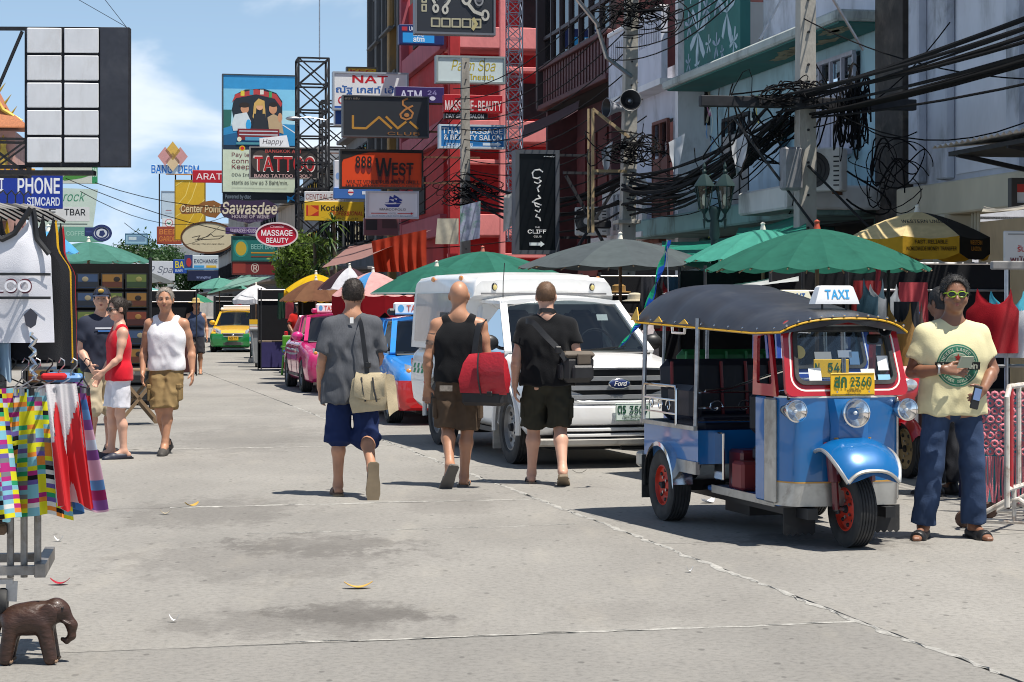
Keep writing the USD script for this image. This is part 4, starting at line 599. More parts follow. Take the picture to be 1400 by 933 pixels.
 part(sg, 'sign_leg', cat([cyl((s * .09,0,.0),(s * .09,0,-.07),.008,6) for s in (-1,1)]), BLACK)
 hn = grp(p, 'horn', (.29,.12,1.435)); part(hn, 'horn_bell', lathe([(.0,.06),(.02,.05),(.035,.02),(.052,-.02),(.048,-.02),(.02,.03),(0,.035)], 18, 'y'), BLACK); part(hn, 'horn_core', sph((0,-.005,0),.016,8), CHROME)
 return p, ws
pit = [('R', .02,.03,.98,.06, '#3d3516'),('R', .02,.94,.98,.97, '#3d3516'),('T', 'สก', .08,.14,.36,.66, '#1f5a3a'),('T', '2360', .44,.18,.92,.62, '#1f5a3a'),('T', 'กรุงเทพมหานคร', .36,.74,.68,.92, '#5a4a1a'),('E', .12,.78,.16,.88, '#8a8a88'),('E', .84,.78,.88,.88, '#8a8a88')]
tk1, ws1 = tuktuk('blue three wheeled taxi with red windscreen band and yellow plate 2360, nearest of the two', (2.24,13.25,0),16.3, '#03619f', '#a50f1b', '#0c0d1c', '#7e1a1c', '#e6e2d6', pit)
pit2 = [('T', 'N', .04,.2,.16,.7, '#1f5a3a'),('T', '545', .4,.2,.9,.7, '#1f5a3a')]
k2 = -3.2; off = A(.960 * 1.36 + .2807 * k2,.2807 * 1.36 - .960 * k2,0)
tk2, _ = tuktuk('second three wheeled taxi with green bench and cream roof lamp, half hidden', A(2.24,13.25,0) + off, 16.3, '#0b4fa0', '#12398f', '#17602f', '#2a7a44', '#d9dde4', pit2, sticker=False)
# ---------------------------------------- cars
from scipy.interpolate import PchipInterpolator
def carbody(st, n=46):
 st = np.array(st, float); ys = np.linspace(st[0,0], st[-1,0], n); ys = np.unique(np.concatenate([ys, st[:, 0]])); f = PchipInterpolator(st[:, 0], st[:, 1:]); secs = []
 for y in ys:
  zb, zt, w, cr = f(y); h = zt - zb
  half = [(w * .90, zb),(w * .965, zb + h * .10),(w * .985, zb + h * .28),(w, zb + h * .5),(w * .99, zb + h * .72),(w * .955, zb + h * .9),(w * .88, zt),(w * .6, zt + cr * .6),(w * .3, zt + cr * .9)]
  secs.append([(x, y, z) for x, z in half] + [(0, y, zt + cr)] + [(-x, y, z) for x, z in half[::-1]])
 return fixwind(loft(secs)), f
def side_x(f, y, z):
 zb, zt, w, cr = f(y); q = (z - zb) / (zt - zb); return w * np.interp(q, [0,.1,.28,.5,.72,.9,1], [.9,.965,.985,1,.99,.955,.88])
def quad_pane(c, bulge=0.0, n=6, inset=.0):    # c: bottom left, bottom right, top right, top left; bowed outwards
 c = [np.asarray(x, float) for x in c]; nrm = np.cross(c[1] - c[0], c[3] - c[0]); nrm /= np.linalg.norm(nrm); g = []
 for v in np.linspace(0,1, n):
  row = []
  for u in np.linspace(0,1, n):
   p = (c[0] * (1 - u) + c[1] * u) * (1 - v) + (c[3] * (1 - u) + c[2] * u) * v; row.append(p + nrm * bulge * (1 - (2 * u - 1) ** 2))
  g.append(row)
 return sheet(g)
AUTOGLASS = glass_mat('car_glass', (.42,.48,.5), refl=1.75, rough=.01)
DARKTRIM = mat('car_dark_trim', (.02,.02,.022),.5, var=.2); CARIN = mat('car_interior', (.045,.043,.042),.8, var=.2)
def car(name, label, loc, rz, cfg):
 p = thing(name, label, cfg.get('cat', 'car'), loc, rz, None); m, m2 = cfg['paint'], cfg.get('paint2', cfg['paint']); (V, F), f = carbody(cfg['st']); body = (V, F); r = cfg['wr']
 for y in cfg['axles']:
  c = tube([(-1.2, y, r + .01),(1.2, y, r + .01)], r + .055,28); inner = box((0, y, .3),(cfg['tr'] * 2 - .5,3 * r, 1.2)); body = boolean(body, boolean(fixwind(c), fixwind(inner), '-'), '-')
 if 'split' in cfg:                          # two colour livery: lower body below, bonnet and roof above
  zc = cfg['split']; lo, hi = box((0,0, zc - 2),(6,14,4)), box((0,0, zc + 2),(6,14,4)); part(p, 'lower_body', boolean(body, fixwind(lo), '&'), m2); part(p, 'upper_body', boolean(body, fixwind(hi), '&'), m)
 else: part(p, 'body', body, m)
 for y in cfg['axles']:
  for s in (-1,1):
   wheel(p, (s * (cfg['tr']), y, r), r, .2, r * .64, cfg.get('rim', STEEL),7)
   if cfg.get('arch'): part(p, 'wheel_arch', tube([(s * (side_x(f, y, .6) + .006), y + (r + .06) * math.cos(a), r + .01 + (r + .06) * math.sin(a)) for a in np.linspace(-.15, math.pi + .15,18)], .028,6), cfg['arch'])
  part(p, 'wheel_well', box((0, y, r + .1),(cfg['tr'] * 2 - .52, r * 2.1, r * 1.7)), BLACK)
 # glasshouse:  base corners (half width, y, z) and roof corners
 (bw, by, bz),(tw, ty, tz),(uw, uy_, uz),(rw, ry, rz_) = cfg['gh']      # windscreen base, windscreen top, rear top, rear base
 for s in (-1,1):
  part(p, 'pillar', cat([bar((s * bw, by, bz),(s * tw, ty, tz),.075,.05), bar((s * rw, ry, rz_),(s * uw, uy_, uz),.13,.05)] + [bar((s * (bw + .01), q, bz + .02),(s * (tw + .005), ty + (q - by) * .55 + .12, tz),.06,.04) for q in cfg.get('bp', [])]), m)
  ys = [by] + list(cfg.get('bp', [])) + [ry]; yt = [ty] + [ty + (q - by) * .55 + .12 for q in cfg.get('bp', [])] + [uy_]
  for k in range(len(ys) - 1):
   c = [(s * (bw + .012), ys[k], bz),(s * (bw + .012), ys[k + 1], bz + (rz_ - bz) * (k + 1) / (len(ys) - 1)),(s * (tw + .012), yt[k + 1], tz),(s * (tw + .012), yt[k], tz)]
   part(p, 'side_window', quad_pane(c if s < 0 else c, 0), AUTOGLASS)
 part(p, 'windscreen', quad_pane([(-bw, by - .01, bz - .01),(bw, by - .01, bz - .01),(tw, ty - .01, tz),(-tw, ty - .01, tz)], .05), AUTOGLASS); part(p, 'rear_window', quad_pane([(rw, ry, rz_),(-rw, ry, rz_),(-uw, uy_, uz),(uw, uy_, uz)], .03), AUTOGLASS)
 e = .02; rsec = []
 for q in np.linspace(0,1,9):
  y = ty - .06 + (uy_ - ty + .1) * q; w = tw + (uw - tw) * q + .03; z = tz + (uz - tz) * q; cr = cfg.get('roofcrown', .055) * (math.sin(math.pi * (.12 + .76 * q)) ** .5)
  top_ = [(x * w, y, z + .012 + cr * (1 - abs(x) ** 2.6)) for x in np.linspace(-1,1,13)]; rsec.append(top_ + [(x, yy, z - .02) for x, yy, _ in top_[::-1]])
 part(p, 'roof', fixwind(loft(rsec)), m, smooth=45)
 part(p, 'cowl', cbox((0, by - .05, bz - .012),(bw * 1.9,.12,.03),.01), DARKTRIM); part(p, 'wiper', cat([bar((x, by - .06, bz + .02),(x + .5, by - .0, bz + .06),.014) for x in (-.55,.0)]), BLACK)
 part(p, 'cabin_floor', box((0,(by + ry) / 2, bz - .16),(bw * 1.84, ry - by - .1,.3)), CARIN)
 for x in (-.36,.36):
  sy = by + .95; part(p, 'front_seat', cat([rot(cbox((0,0,.2),(.46,.12,.62),.05), rx=-12, loc=(x, sy, bz - .1)), cbox((x, sy + .12, bz + .36),(.24,.09,.16),.03)]), CARIN)
 part(p, 'steering_wheel', rot(tube([(.19 * math.cos(a),0,.19 * math.sin(a)) for a in np.linspace(0,2 * math.pi, 20)[:-1]], .014,6, closed=True), rx=-25, loc=(.36, by + .5, bz + .06)), BLACK); part(p, 'dashboard', cbox((0, by + .22, bz - .01),(bw * 1.8,.35,.07),.02), CARIN)
 for s in (-1,1):
  mr = grp(p, 'door_mirror', (s * (bw + .13), by + .28, bz + .1)); part(mr, 'mirror_shell', wob(sph((0,0,0),(.11,.07,.085),14),0,1), cfg.get('mirror', m)); part(mr, 'mirror_arm', bar((-s * .09,.0,-.04),(-s * .16,.02,-.07),.03), DARKTRIM)
  part(mr, 'mirror_glass', sph((0,.05,0),(.09,.025,.066),12), CHROME)
  for y0 in cfg.get('doors', []):      # shut lines
   part(p, 'door_gap', tube([(s * (side_x(f, y0, z) + .001), y0, z) for z in np.linspace(.33, f(y0)[1] - .03,9)], .006,4), DARKTRIM)
  for y0 in cfg.get('handles', []): part(p, 'door_handle', cbox((s * (side_x(f, y0, bz - .16) + .012), y0, bz - .16),(.03,.18,.028),.008), cfg.get('handle', m))
  part(p, 'sill_trim', bar((s * (side_x(f, cfg['axles'][0] + .5,.3) + .004), cfg['axles'][0] + .45,.30),(s * (side_x(f, cfg['axles'][1] - .5,.3) + .004), cfg['axles'][1] - .45,.30),.03,.05), cfg.get('sill', DARKTRIM))
 return p, f
def front_of(f, y0, x, z, w0):        # depth of the rounded front at x
 return y0 + .16 * (abs(x) / w0) ** 2.5
def sedan_face(p, y0, w, plate_col, plate_txt, grille_z=(.56,.66), dark=True, badge=True, lampz=.70):
 bow = lambda x: y0 + .13 * (abs(x) / w) ** 2.2
 for k, z in enumerate(np.linspace(grille_z[0], grille_z[1], 4)): part(p, 'grille_bar', tube([(x, bow(x) - .004, z) for x in np.linspace(-.36,.36,9)], .014,6), CHROME if k in (0,3) else DARKTRIM)
 part(p, 'grille', sheet([[(x, bow(x) - .0005, z) for x in np.linspace(-.38,.38,9)] for z in (grille_z[0] - .01, grille_z[1] + .01)]), BLACK)
 if badge: part(p, 'badge', sph((0, bow(0) - .012,(grille_z[0] + grille_z[1]) / 2),(.05,.012,.035),12), CHROME)
 part(p, 'lower_intake', sheet([[(x, bow(x) - .006, z) for x in np.linspace(-.5,.5,11)] for z in (.24,.36)]), BLACK)
 for z in (.27,.30,.33): part(p, 'intake_bar', tube([(x, bow(x) - .012, z) for x in np.linspace(-.5,.5,9)], .007,5), DARKTRIM)
 for s in (-1,1):
  g = []
  for v in np.linspace(0,1,6):
   row = []
   for u in np.linspace(0,1,8):
    x = .42 + u * (w - .445); z = lampz - .07 + v * (.12 + .06 * u) + .02 * u; row.append((s * x, bow(x) - .012 + v * .05 + .02 * (u > .9) - .02 * math.sin(math.pi * u) * math.sin(math.pi * v), z))
   g.append(row)
  part(p, 'headlight', sheet(g, flip=s < 0), mat('headlamp_glass', (.62,.64,.66),.12,.55, var=.35, scale=14, coat=1)); part(p, 'headlight_bulb', sph((s * .56, bow(.56) - .02, lampz),(.05,.02,.05),10), CHROME)
  part(p, 'indicator', sph((s * (w - .07), bow(w - .07) + .0, lampz + .03),(.04,.03,.04),10), mat('amber_lens', (.7,.25,.04),.2, coat=1)); part(p, 'fog_lamp', cbox((s * .60, bow(.6) - .006,.36),(.2,.03,.09),.012), mat('fog_lamp', (.45,.46,.47),.25,.6))
 plate_sign(p, (0, y0 - .025,.42),.36,.14, ink(plate_col), plate_txt)
def roof_sign(p, c, w, items, base):
 g = grp(p, 'roof_sign', c); part(g, 'sign_board', cbox((0,0,.1),(w, .1,.17),.02), WHITE); art(g, w, .15,-.05, items, z0=.025)
 part(g, 'sign_base', cat([cbox((s * (w / 2 + .03),0,.05),(.12,.12,.1),.03) for s in (-1,1)] + [box((0,0,.01),(w, .06,.03))]), base)
SED = [(-2.12,.24,.60,.70,.01),(-2.04,.20,.72,.80,.02),(-1.7,.19,.79,.835,.03),(-1.0,.19,.90,.85,.03),(-.75,.19,.93,.85,.02),(0,.19,.93,.85,.0),(1.2,.19,.93,.845,0.),(1.6,.2,.94,.83,.02),(2.0,.24,.92,.78,.02),(2.14,.36,.82,.70,.01)]
SGH = [(.70,-.92,.93),(.56,-.22,1.40),(.56,.82,1.40),(.68,1.42,.95)]
RIMG = mat('wheel_cover', (.32,.32,.33),.4,.6, var=.2)
PINK = paint('#b5135f'); BLUEC = paint('#1f7fd0'); REDC = paint('#c01218'); YELC = paint('#e0ac08'); GRNC = paint('#0f7a35'); SILV = mat('silver_band', (.55,.55,.57),.35,.5, var=.05, coat=.5)
def sedan(name, label, loc, rz, m, m2=None, split=None, **k):
 cfg = dict(st=SED, gh=SGH, paint=m, axles=(-1.28,1.24), wr=.30, tr=.74, bp=[.28], doors=[-.62,.30,1.1], handles=[.1,.95], rim=RIMG)
 if m2: cfg |= dict(paint2=m2, split=split, mirror=m)
 cfg |= k; return car(name, label, loc, rz, cfg)
# pink taxi
p, f = sedan('parked_taxi', 'magenta pink taxi saloon with silver side band, parked behind the blue one', (-3.40,38.95,0),12.5, PINK, handle=CHROME, mirror=paint('#c8207a'))
sedan_face(p, -2.13,.72, '#d8a812', [('T', '8156', .2,.2,.8,.8, '#2a2a20')])
roof_sign(p, (0,.05,1.46),.78, [('E', .06,.15,.16,.85, '#58a8d8'),('T', 'TAXI-METER', .2,.2,.95,.8, '#d05a3a')], PINK)
for s in (-1,1):
 part(p, 'silver_band', sheet([[(s * (side_x(f, y, z) + .003), y, z) for z in (zl, zh)] for y, zl, zh in [(-.95,.74,.75),(-.7,.69,.80),(-.2,.67,.78),(.5,.66,.77),(1.2,.68,.78),(1.8,.72,.80)]], flip=s > 0), SILV)
# blue over red taxi
p, f = sedan('parked_taxi', 'blue and red taxi saloon parked directly behind the white pickup truck', (-1.16,28.9,0),12.0, BLUEC, REDC, .60)
sedan_face(p, -2.13,.72, '#d8a812', [('T', '4471', .2,.2,.8,.8, '#2a2a20')], lampz=.69)
roof_sign(p, (-.1,-.02,1.46),.9, [('E', .06,.15,.16,.85, '#58a8d8'),('T', 'TAXI-METER', .2,.2,.95,.8, '#d05a3a')], BLACK)
part(p, 'bumper_strip', tube([(x, -2.14 + .13 * (abs(x) / .72) ** 2.2,.50) for x in np.linspace(-.68,.68,13)], .018,6), REDC)
# yellow over green taxi coming towards the camera
p, f = sedan('driving_taxi', 'yellow and green taxi saloon facing the camera far up the street', (-9.85,72.1,0),4.0, YELC, GRNC, .66, mirror=YELC)
sedan_face(p, -2.13,.72, '#d8a812', [('T', 'MX 77', .15,.2,.85,.8, '#6a3a10')], lampz=.72)
roof_sign(p, (0,.05,1.46),1.0, [('R', .02,.1,.98,.2, '#d0d0d0')], WHITE)
p, f = sedan('parked_taxi', 'second pink taxi, mostly hidden behind the yellow and green one', (-9.55,81.0,0),10.0, PINK)
sedan_face(p, -2.13,.72, '#d8a812', [('T', '3302', .2,.2,.8,.8, '#2a2a20')])
# ---------------------------------------- white pickup truck with canopy
WP = mat('white_car_paint', (.84,.84,.83),.3, var=.02, scale=2, coat=.6, dirt=(.45,.40,.33), dscale=3, damt=.16); GREYPL = mat('grey_plastic', (.16,.16,.165),.55, var=.15); SILVG = mat('grille_silver', (.45,.46,.47),.35,.6)
TST = [(-.86,.40,.70,.80,.0),(-.80,.34,.86,.86,.02),(-.62,.32,.95,.885,.03),(-.2,.32,1.03,.89,.035),(.35,.33,1.10,.885,.02),(.6,.33,1.12,.885,0.),(1.9,.34,1.12,.885,0.),(3.4,.38,1.10,.885,0.),(4.10,.42,1.09,.87,0.),(4.17,.5,1.05,.85,0.)]
cfg = dict(st=TST, gh=[(.775,.30,1.11),(.63,.98,1.63),(.64,1.92,1.65),(.74,2.05,1.12)], paint=WP, axles=(.0,2.96), wr=.365, tr=.76, bp=[1.55], doors=[.52,1.62], handles=[1.45], rim=mat('truck_rim', (.26,.255,.25),.5,.6, var=.25), arch=mat('white_arch', (.66,.66,.65),.4, coat=.5), handle=WP, mirror=BLACK, roofcrown=.06, cat='truck')
p, f = car('pickup_truck', 'white pickup truck with raised canopy and plate 3509, parked behind the three walkers', (.79,20.55,0),16.6, cfg)
bow = lambda x: -.86 + .10 * (abs(x) / .85) ** 2.4
part(p, 'grille', sheet([[(x, bow(x) - .004, z) for x in np.linspace(-.6,.6,11)] for z in (.66,.985)]), BLACK)
for z in (.70,.79,.88): part(p, 'grille_bar', cat([sheet([[(x, bow(x) - .04 + q, zz) for x in np.linspace(-.58,.58,11)] for q, zz in ((.03, z - .025),(0, z - .02),(0, z + .02),(.03, z + .025))])]), SILVG)
part(p, 'grille_surround', tube([(-.60, bow(.6) - .015,.97),(-.3, bow(.3) - .02,.985),(0, bow(0) - .02,.99),(.3, bow(.3) - .02,.985),(.60, bow(.6) - .015,.97),(.6, bow(.6) - .015,.68),(.3, bow(.3) - .02,.655),(0, bow(0) - .02,.65),(-.3, bow(.3) - .02,.655),(-.6, bow(.6) - .015,.68)], .022,6, closed=True), SILVG)
bd = grp(p, 'badge', (0,-.915,.83)); part(bd, 'badge_rim', sph((0,0,0),(.115,.012,.05),20), CHROME); part(bd, 'badge_oval', sph((0,-.005,0),(.103,.012,.042),20), ink('#1b2f66')); part(bd, 'lettering', tx('Ford', -.06,-.022,.062,.026,-.018, True, .25), WHITE, smooth=False)
for s in (-1,1):
 g = [[(s * (.625 + u * .215), bow(.63 + u * .21) - .012 + v * .04 + .10 * u ** 2.5,.70 + v * (.235 + .03 * u)) for u in np.linspace(0,1,7)] for v in np.linspace(0,1,5)]
 part(p, 'headlight', sheet(g, flip=s < 0), mat('headlamp_glass', (.62,.64,.66),.12)); part(p, 'headlight_bulb', sph((s * .70, bow(.7) - .012,.79),(.06,.02,.07),12), CHROME); part(p, 'indicator', sph((s * .82, bow(.82) + .05,.84),(.04,.05,.07),10), mat('amber_lens', (.7,.25,.04),.2))
bs = [[(x, bow(x) - .07 + q, z) for x in np.linspace(-.86,.86,15)] for q, z in ((.06,.62),(0., .60),(-.01,.5),(0,.44),(.05,.42))]; part(p, 'bumper', sheet(bs), WP, smooth=40)
part(p, 'lower_intake', sheet([[(x, bow(x) - .035, z) for x in np.linspace(-.66,.66,11)] for z in (.26,.425)]), BLACK)
for z in (.33,.385): part(p, 'bumper_slat', sheet([[(x, bow(x) - .07 + q, zz) for x in np.linspace(-.62,.62,11)] for q, zz in ((.02, z - .018),(0, z - .01),(0, z + .01),(.02, z + .018))]), WP)
part(p, 'lower_valance', sheet([[(x, bow(x) - .05 + q, zz) for x in np.linspace(-.8,.8,13)] for q, zz in ((.0,.30),(-.02,.285),(.0,.24),(.1,.215))]), mat('dirty_white_plastic', (.5,.48,.44),.6, dirt=(.2,.17,.13), damt=.6)); part(p, 'tow_hook', tube([(.05,-.8,.22),(.05,-.85,.19),(.3,-.85,.19),(.3,-.8,.22)], .014,6), BLACK)
plate_sign(p, (.12,-.965,.47),.36,.17, ink('#d9e6df'), [('L', [(.015,.03),(.985,.03),(.985,.97),(.015,.97),(.015,.03)], .025, '#2a5f45'),('T', 'ตร', .06,.12,.3,.6, '#1f4f38'),('T', '3509', .40,.14,.94,.6, '#1f4f38'),('T', 'กรุงเทพมหานคร', .2,.7,.8,.9, '#1f4f38')])
# green and white livery chequers along the side, antenna, roof lamp buttons
GRN = ink('#1d8a5d')
for s in (-1,1):
 for k in range(44):
  y = -.35 + k * .1
  if -.42 < y < .42 or 2.5 < y < 3.4 or k % 2: continue
  part(p, 'livery_check', sheet([[(s * (side_x(f, yy + o_, z) + .003), yy + o_, z) for z, o_ in ((.80,.03),(.855,-.02))] for yy in (y, y + .095)], flip=s > 0), GRN)
  part(p, 'livery_check', sheet([[(s * (side_x(f, yy + o_, z) + .003), yy + o_, z) for z, o_ in ((.86,.0),(.915,-.04))] for yy in (y + .04, y + .13)], flip=s > 0), GRN)
 part(p, 'mud_flap', box((s * .76,.5,.33),(.24,.015,.42)), mat('dirty_white_plastic', (.5,.48,.44)))
part(p, 'aerial', tube([(-.62,1.02,1.68),(-.6,1.08,1.85),(-.55,1.2,2.05)], .005,5), BLACK); part(p, 'sticker', rot(box((0,0,0),(.12,.003,.08)), rx=-37, loc=(.40,.755,1.47)), WHITE)
# canopy: bowed box over the bed and the back of the cab
cs = []
for y, zt in ((1.55,1.86),(1.62,1.90),(2.2,1.94),(3.4,1.95),(4.14,1.92),(4.2,1.86)):
 hw = .80 if y < 2 else .815; ring = [(-hw - .03, y + (0.10 if y < 1.7 else 0),1.10 if y > 2.0 else 1.66),(-hw, y, 1.55 if y > 2 else 1.70),(-hw * .97, y, zt - .06),(-hw * .9, y, zt),(-hw * .4, y, zt + .03),(hw * .4, y, zt + .03),(hw * .9, y, zt),(hw * .97, y, zt - .06),(hw, y, 1.55 if y > 2 else 1.70),(hw + .03, y + (0.10 if y < 1.7 else 0),1.10 if y > 2.0 else 1.66)]; cs.append(ring)
cs.insert(2, [(x, 2.04,1.10 if abs(x) > .82 else (1.55 if abs(x) > .79 and z < 1.75 else z)) for x, y, z in cs[1]])
cp = part(p, 'canopy', fixwind(loft(cs)), WP, smooth=40)
for s in (-1,1):
 part(cp, 'canopy_window', sheet([[(s * (.848 + (1.2 - z) * .06), y, z) for z in (1.18,1.74)] for y in (2.2,3.1,4.04)], flip=s > 0), mat('milky_panel', (.46,.45,.46),.15, var=.1, coat=1)); w = part(cp, 'window_decal', sheet([[(s * (.853 + (1.2 - z) * .06), y, z) for z in (1.30,1.52)] for y in (2.45,2.85)], flip=s > 0), ink('#2a2b2e'))
 for y in (2.06,3.3): part(cp, 'marker_lamp', sph((s * .80, y, 1.90),(.025,.06,.03),8), mat('amber_lens', (.7,.25,.04),.2))
for x in (-.56,.56): part(cp, 'canopy_lamp', cat([sph((x, 1.56,1.80),(.035,.03,.045),10)]), BLACK); part(cp, 'canopy_lamp_lens', sph((x, 1.535,1.795),(.024,.012,.03),8), mat('yellow_lens', (.6,.5,.2),.2))
part(cp, 'canopy_crease', sheet([[(x, 1.53 - .0, z) for x in np.linspace(-.72,.72,9)] for z in (1.715,1.735)]), GREYPL)
for k in range(3): part(p, 'tail_lamp', cbox((-.80,4.17,.72 + .1 * k),(.1,.05,.09),.01), mat('red_lens', (.5,.02,.02),.2, coat=1))
# ------------------------------------------------------------------ people: one continuous body surface from a blended distance field
class Field:
 def __init__(s, lo, hi, h):
  s.lo, s.h = np.asarray(lo, float), h; s.n = np.ceil((np.asarray(hi, float) - s.lo) / h).astype(int) + 1
  s.f = np.full(s.n, .06, np.float32)
 def _win(s, lo, hi, pad):
  a = np.clip(np.floor((np.asarray(lo) - pad - s.lo) / s.h).astype(int),0, s.n); b = np.clip(np.ceil((np.asarray(hi) + pad - s.lo) / s.h).astype(int) + 1,0, s.n)
  ax = [(s.lo[i] + s.h * np.arange(a[i], b[i])).astype(np.float32) for i in range(3)]
  return tuple(slice(a[i], b[i]) for i in range(3)), ax[0][:, None, None], ax[1][None, :, None], ax[2][None, None, :]
 def _put(s, w, d, k, sub=False):
  f = s.f[w]
  if sub: s.f[w] = np.maximum(f, -d); return
  h = np.maximum(k - np.abs(f - d),0) / k; s.f[w] = np.minimum(f, d) - h * h * k * .25
 def cap(s, a, b, ra, rb=None, k=.02, flat=None, flata=None, sub=False, sq=1.0):
  a, b = np.asarray(a, float), np.asarray(b, float); rb = ra if rb is None else rb; r = max(ra, rb)
  w, X, Y, Z = s._win(np.minimum(a, b) - r, np.maximum(a, b) + r, k + .02)
  if 0 in s.f[w].shape: return s
  ab = b - a; L2 = ab @ ab + 1e-9; t = np.clip(((X - a[0]) * ab[0] + (Y - a[1]) * ab[1] + (Z - a[2]) * ab[2]) / L2,0,1)
  d = np.sqrt((X - a[0] - t * ab[0]) ** 2 + ((Y - a[1] - t * ab[1]) * sq) ** 2 + (Z - a[2] - t * ab[2]) ** 2) - (ra + (rb - ra) * t)
  if flat is not None: n = ab / np.sqrt(L2); d = np.maximum(d, (X - b[0]) * n[0] + (Y - b[1]) * n[1] + (Z - b[2]) * n[2] - flat)
  if flata is not None: n = ab / np.sqrt(L2); d = np.maximum(d, -((X - a[0]) * n[0] + (Y - a[1]) * n[1] + (Z - a[2]) * n[2]) - flata)
  s._put(w, d.astype(np.float32), k, sub); return s
 def ell(s, c, r, k=.02, R=None, sub=False, zmin=None, zmax=None):
  c, r = np.asarray(c, float), np.broadcast_to(np.asarray(r, float),(3,)); m = r.max(); w, X, Y, Z = s._win(c - m, c + m, k + .02)
  if 0 in s.f[w].shape: return s
  q = [X - c[0], Y - c[1], Z - c[2]]
  if R is not None: q = [R[0, i] * q[0] + R[1, i] * q[1] + R[2, i] * q[2] for i in range(3)]
  k0 = np.sqrt(sum((q[i] / r[i]) ** 2 for i in range(3))); k1 = np.sqrt(sum((q[i] / r[i] ** 2) ** 2 for i in range(3))) + 1e-9; d = k0 * (k0 - 1) / k1
  if zmin is not None: d = np.maximum(d, zmin - Z)
  s._put(w, d.astype(np.float32), k, sub); return s
 def stack(s, secs, k=.025, zmin=None, zmax=None, step=.03):
  secs = np.array(secs, float)         # rows x, y, z, half width, radius, yaw (radians), depth squeeze
  for i in range(len(secs) - 1):
   n = max(1, int(abs(secs[i + 1,2] - secs[i, 2]) / step))
   for t in np.arange(n + (i == len(secs) - 2)) / n:
    q = secs[i] * (1 - t) + secs[i + 1] * t; u = A(math.cos(q[5]), math.sin(q[5]),0) * q[3]; c = q[:3]; a, b = c - u, c + u; r = q[4]
    w, X, Y, Z = s._win(np.minimum(a, b) - r, np.maximum(a, b) + r, k + .02)
    if 0 in s.f[w].shape: continue
    ab = b - a; tt = np.clip(((X - a[0]) * ab[0] + (Y - a[1]) * ab[1]) / (ab @ ab + 1e-9),0,1)
    d = np.sqrt((X - a[0] - tt * ab[0]) ** 2 + (Y - a[1] - tt * ab[1]) ** 2 + (Z - c[2]) ** 2) - r
    if zmin is not None: d = np.maximum(d, zmin - Z)
    if zmax is not None: d = np.maximum(d, Z - zmax)
    s._put(w, d.astype(np.float32), k)
  return s
 def mesh(s, wr=0, wf=9, seed=0, stretch=(1,1,1), fade=(9,10)):
  f = s.f
  if wr:
   g = np.stack(np.meshgrid(*[s.lo[i] + s.h * np.arange(0, s.n[i] + 2,2) for i in range(3)], indexing='ij'),-1) * np.asarray(stretch) * wf
   nz = np.abs(meshkit.fbm(g, 2, seed) - .5) * 2; nz = np.repeat(np.repeat(np.repeat(nz, 2,0),2,1),2,2)[:s.n[0], :s.n[1], :s.n[2]]
   from scipy.ndimage import uniform_filter
   zz = s.lo[2] + s.h * np.arange(s.n[2]); f = f + (wr * (uniform_filter(nz, 3) - .36) * np.clip((fade[1] - zz) / (fade[1] - fade[0]),.12,1)).astype(np.float32)
  ins = f < 0; n = np.array(f.shape); cs = sum(ins[i:n[0] - 1 + i, j:n[1] - 1 + j, k:n[2] - 1 + k].astype(np.int8) for i in (0,1) for j in (0,1) for k in (0,1)); act = (cs > 0) & (cs < 8); idx = np.argwhere(act)
  num = np.full(act.shape, -1, np.int64); num[tuple(idx.T)] = np.arange(len(idx)); C = [(i, j, k) for i in (0,1) for j in (0,1) for k in (0,1)]
  val = np.stack([f[idx[:, 0] + i, idx[:, 1] + j, idx[:, 2] + k] for i, j, k in C], 1); acc, cnt = np.zeros((len(idx),3)), np.zeros(len(idx))
  for a in range(8):
   for b in range(a + 1,8):
    if sum(abs(x - y) for x, y in zip(C[a], C[b])) != 1: continue
    m = (val[:, a] < 0) != (val[:, b] < 0); t = np.where(m, val[:, a] / (val[:, a] - val[:, b] + (~m)),0); ca, cb = A(*C[a]), A(*C[b]); acc += np.where(m[:, None], ca + t[:, None] * (cb - ca),0); cnt += m
  V = s.lo + s.h * (idx + acc / cnt[:, None]); F = []
  for ax in range(3):
   u, v = (ax + 1) % 3,(ax + 2) % 3; sl0, sl1 = [slice(None)] * 3, [slice(None)] * 3; sl0[ax], sl1[ax] = slice(0,-1), slice(1, None); e = np.argwhere(ins[tuple(sl0)] != ins[tuple(sl1)])
   e = e[(e[:, u] > 0) & (e[:, v] > 0) & (e[:, u] < n[u] - 1) & (e[:, v] < n[v] - 1)]
   def cell(du, dv): c = e.copy(); c[:, u] -= du; c[:, v] -= dv; return num[tuple(c.T)]
   q = np.stack([cell(1,1), cell(0,1), cell(0,0), cell(1,0)], 1); fl = ~ins[tuple(e.T)]; q[fl] = q[fl][:, ::-1]; F.append(q[(q >= 0).all(1)])
  return V, tri(np.vstack(F))
SKIN = {'fair': mat('skin_fair', (.60,.34,.24),.5, var=.1, scale=9, bump=.05, bscale=120), 'tan': mat('skin_tan', (.44,.22,.13),.48, var=.12, scale=9, bump=.05, bscale=120), 'brown': mat('skin_brown', (.23,.105,.06),.45, var=.12, scale=9, bump=.05, bscale=120)}
LIPS = mat('lips', (.30,.10,.08),.5); EYEW = mat('eye_white', (.38,.33,.30),.3); EYED = mat('eye_iris', (.02,.015,.012),.2)
def rz3(a):
 c, s = math.cos(a), math.sin(a); return np.array([[c, -s, 0], [s, c, 0], [0,0,1.]])
def nrm(v): v = np.asarray(v, float); return v / (np.linalg.norm(v) + 1e-12)
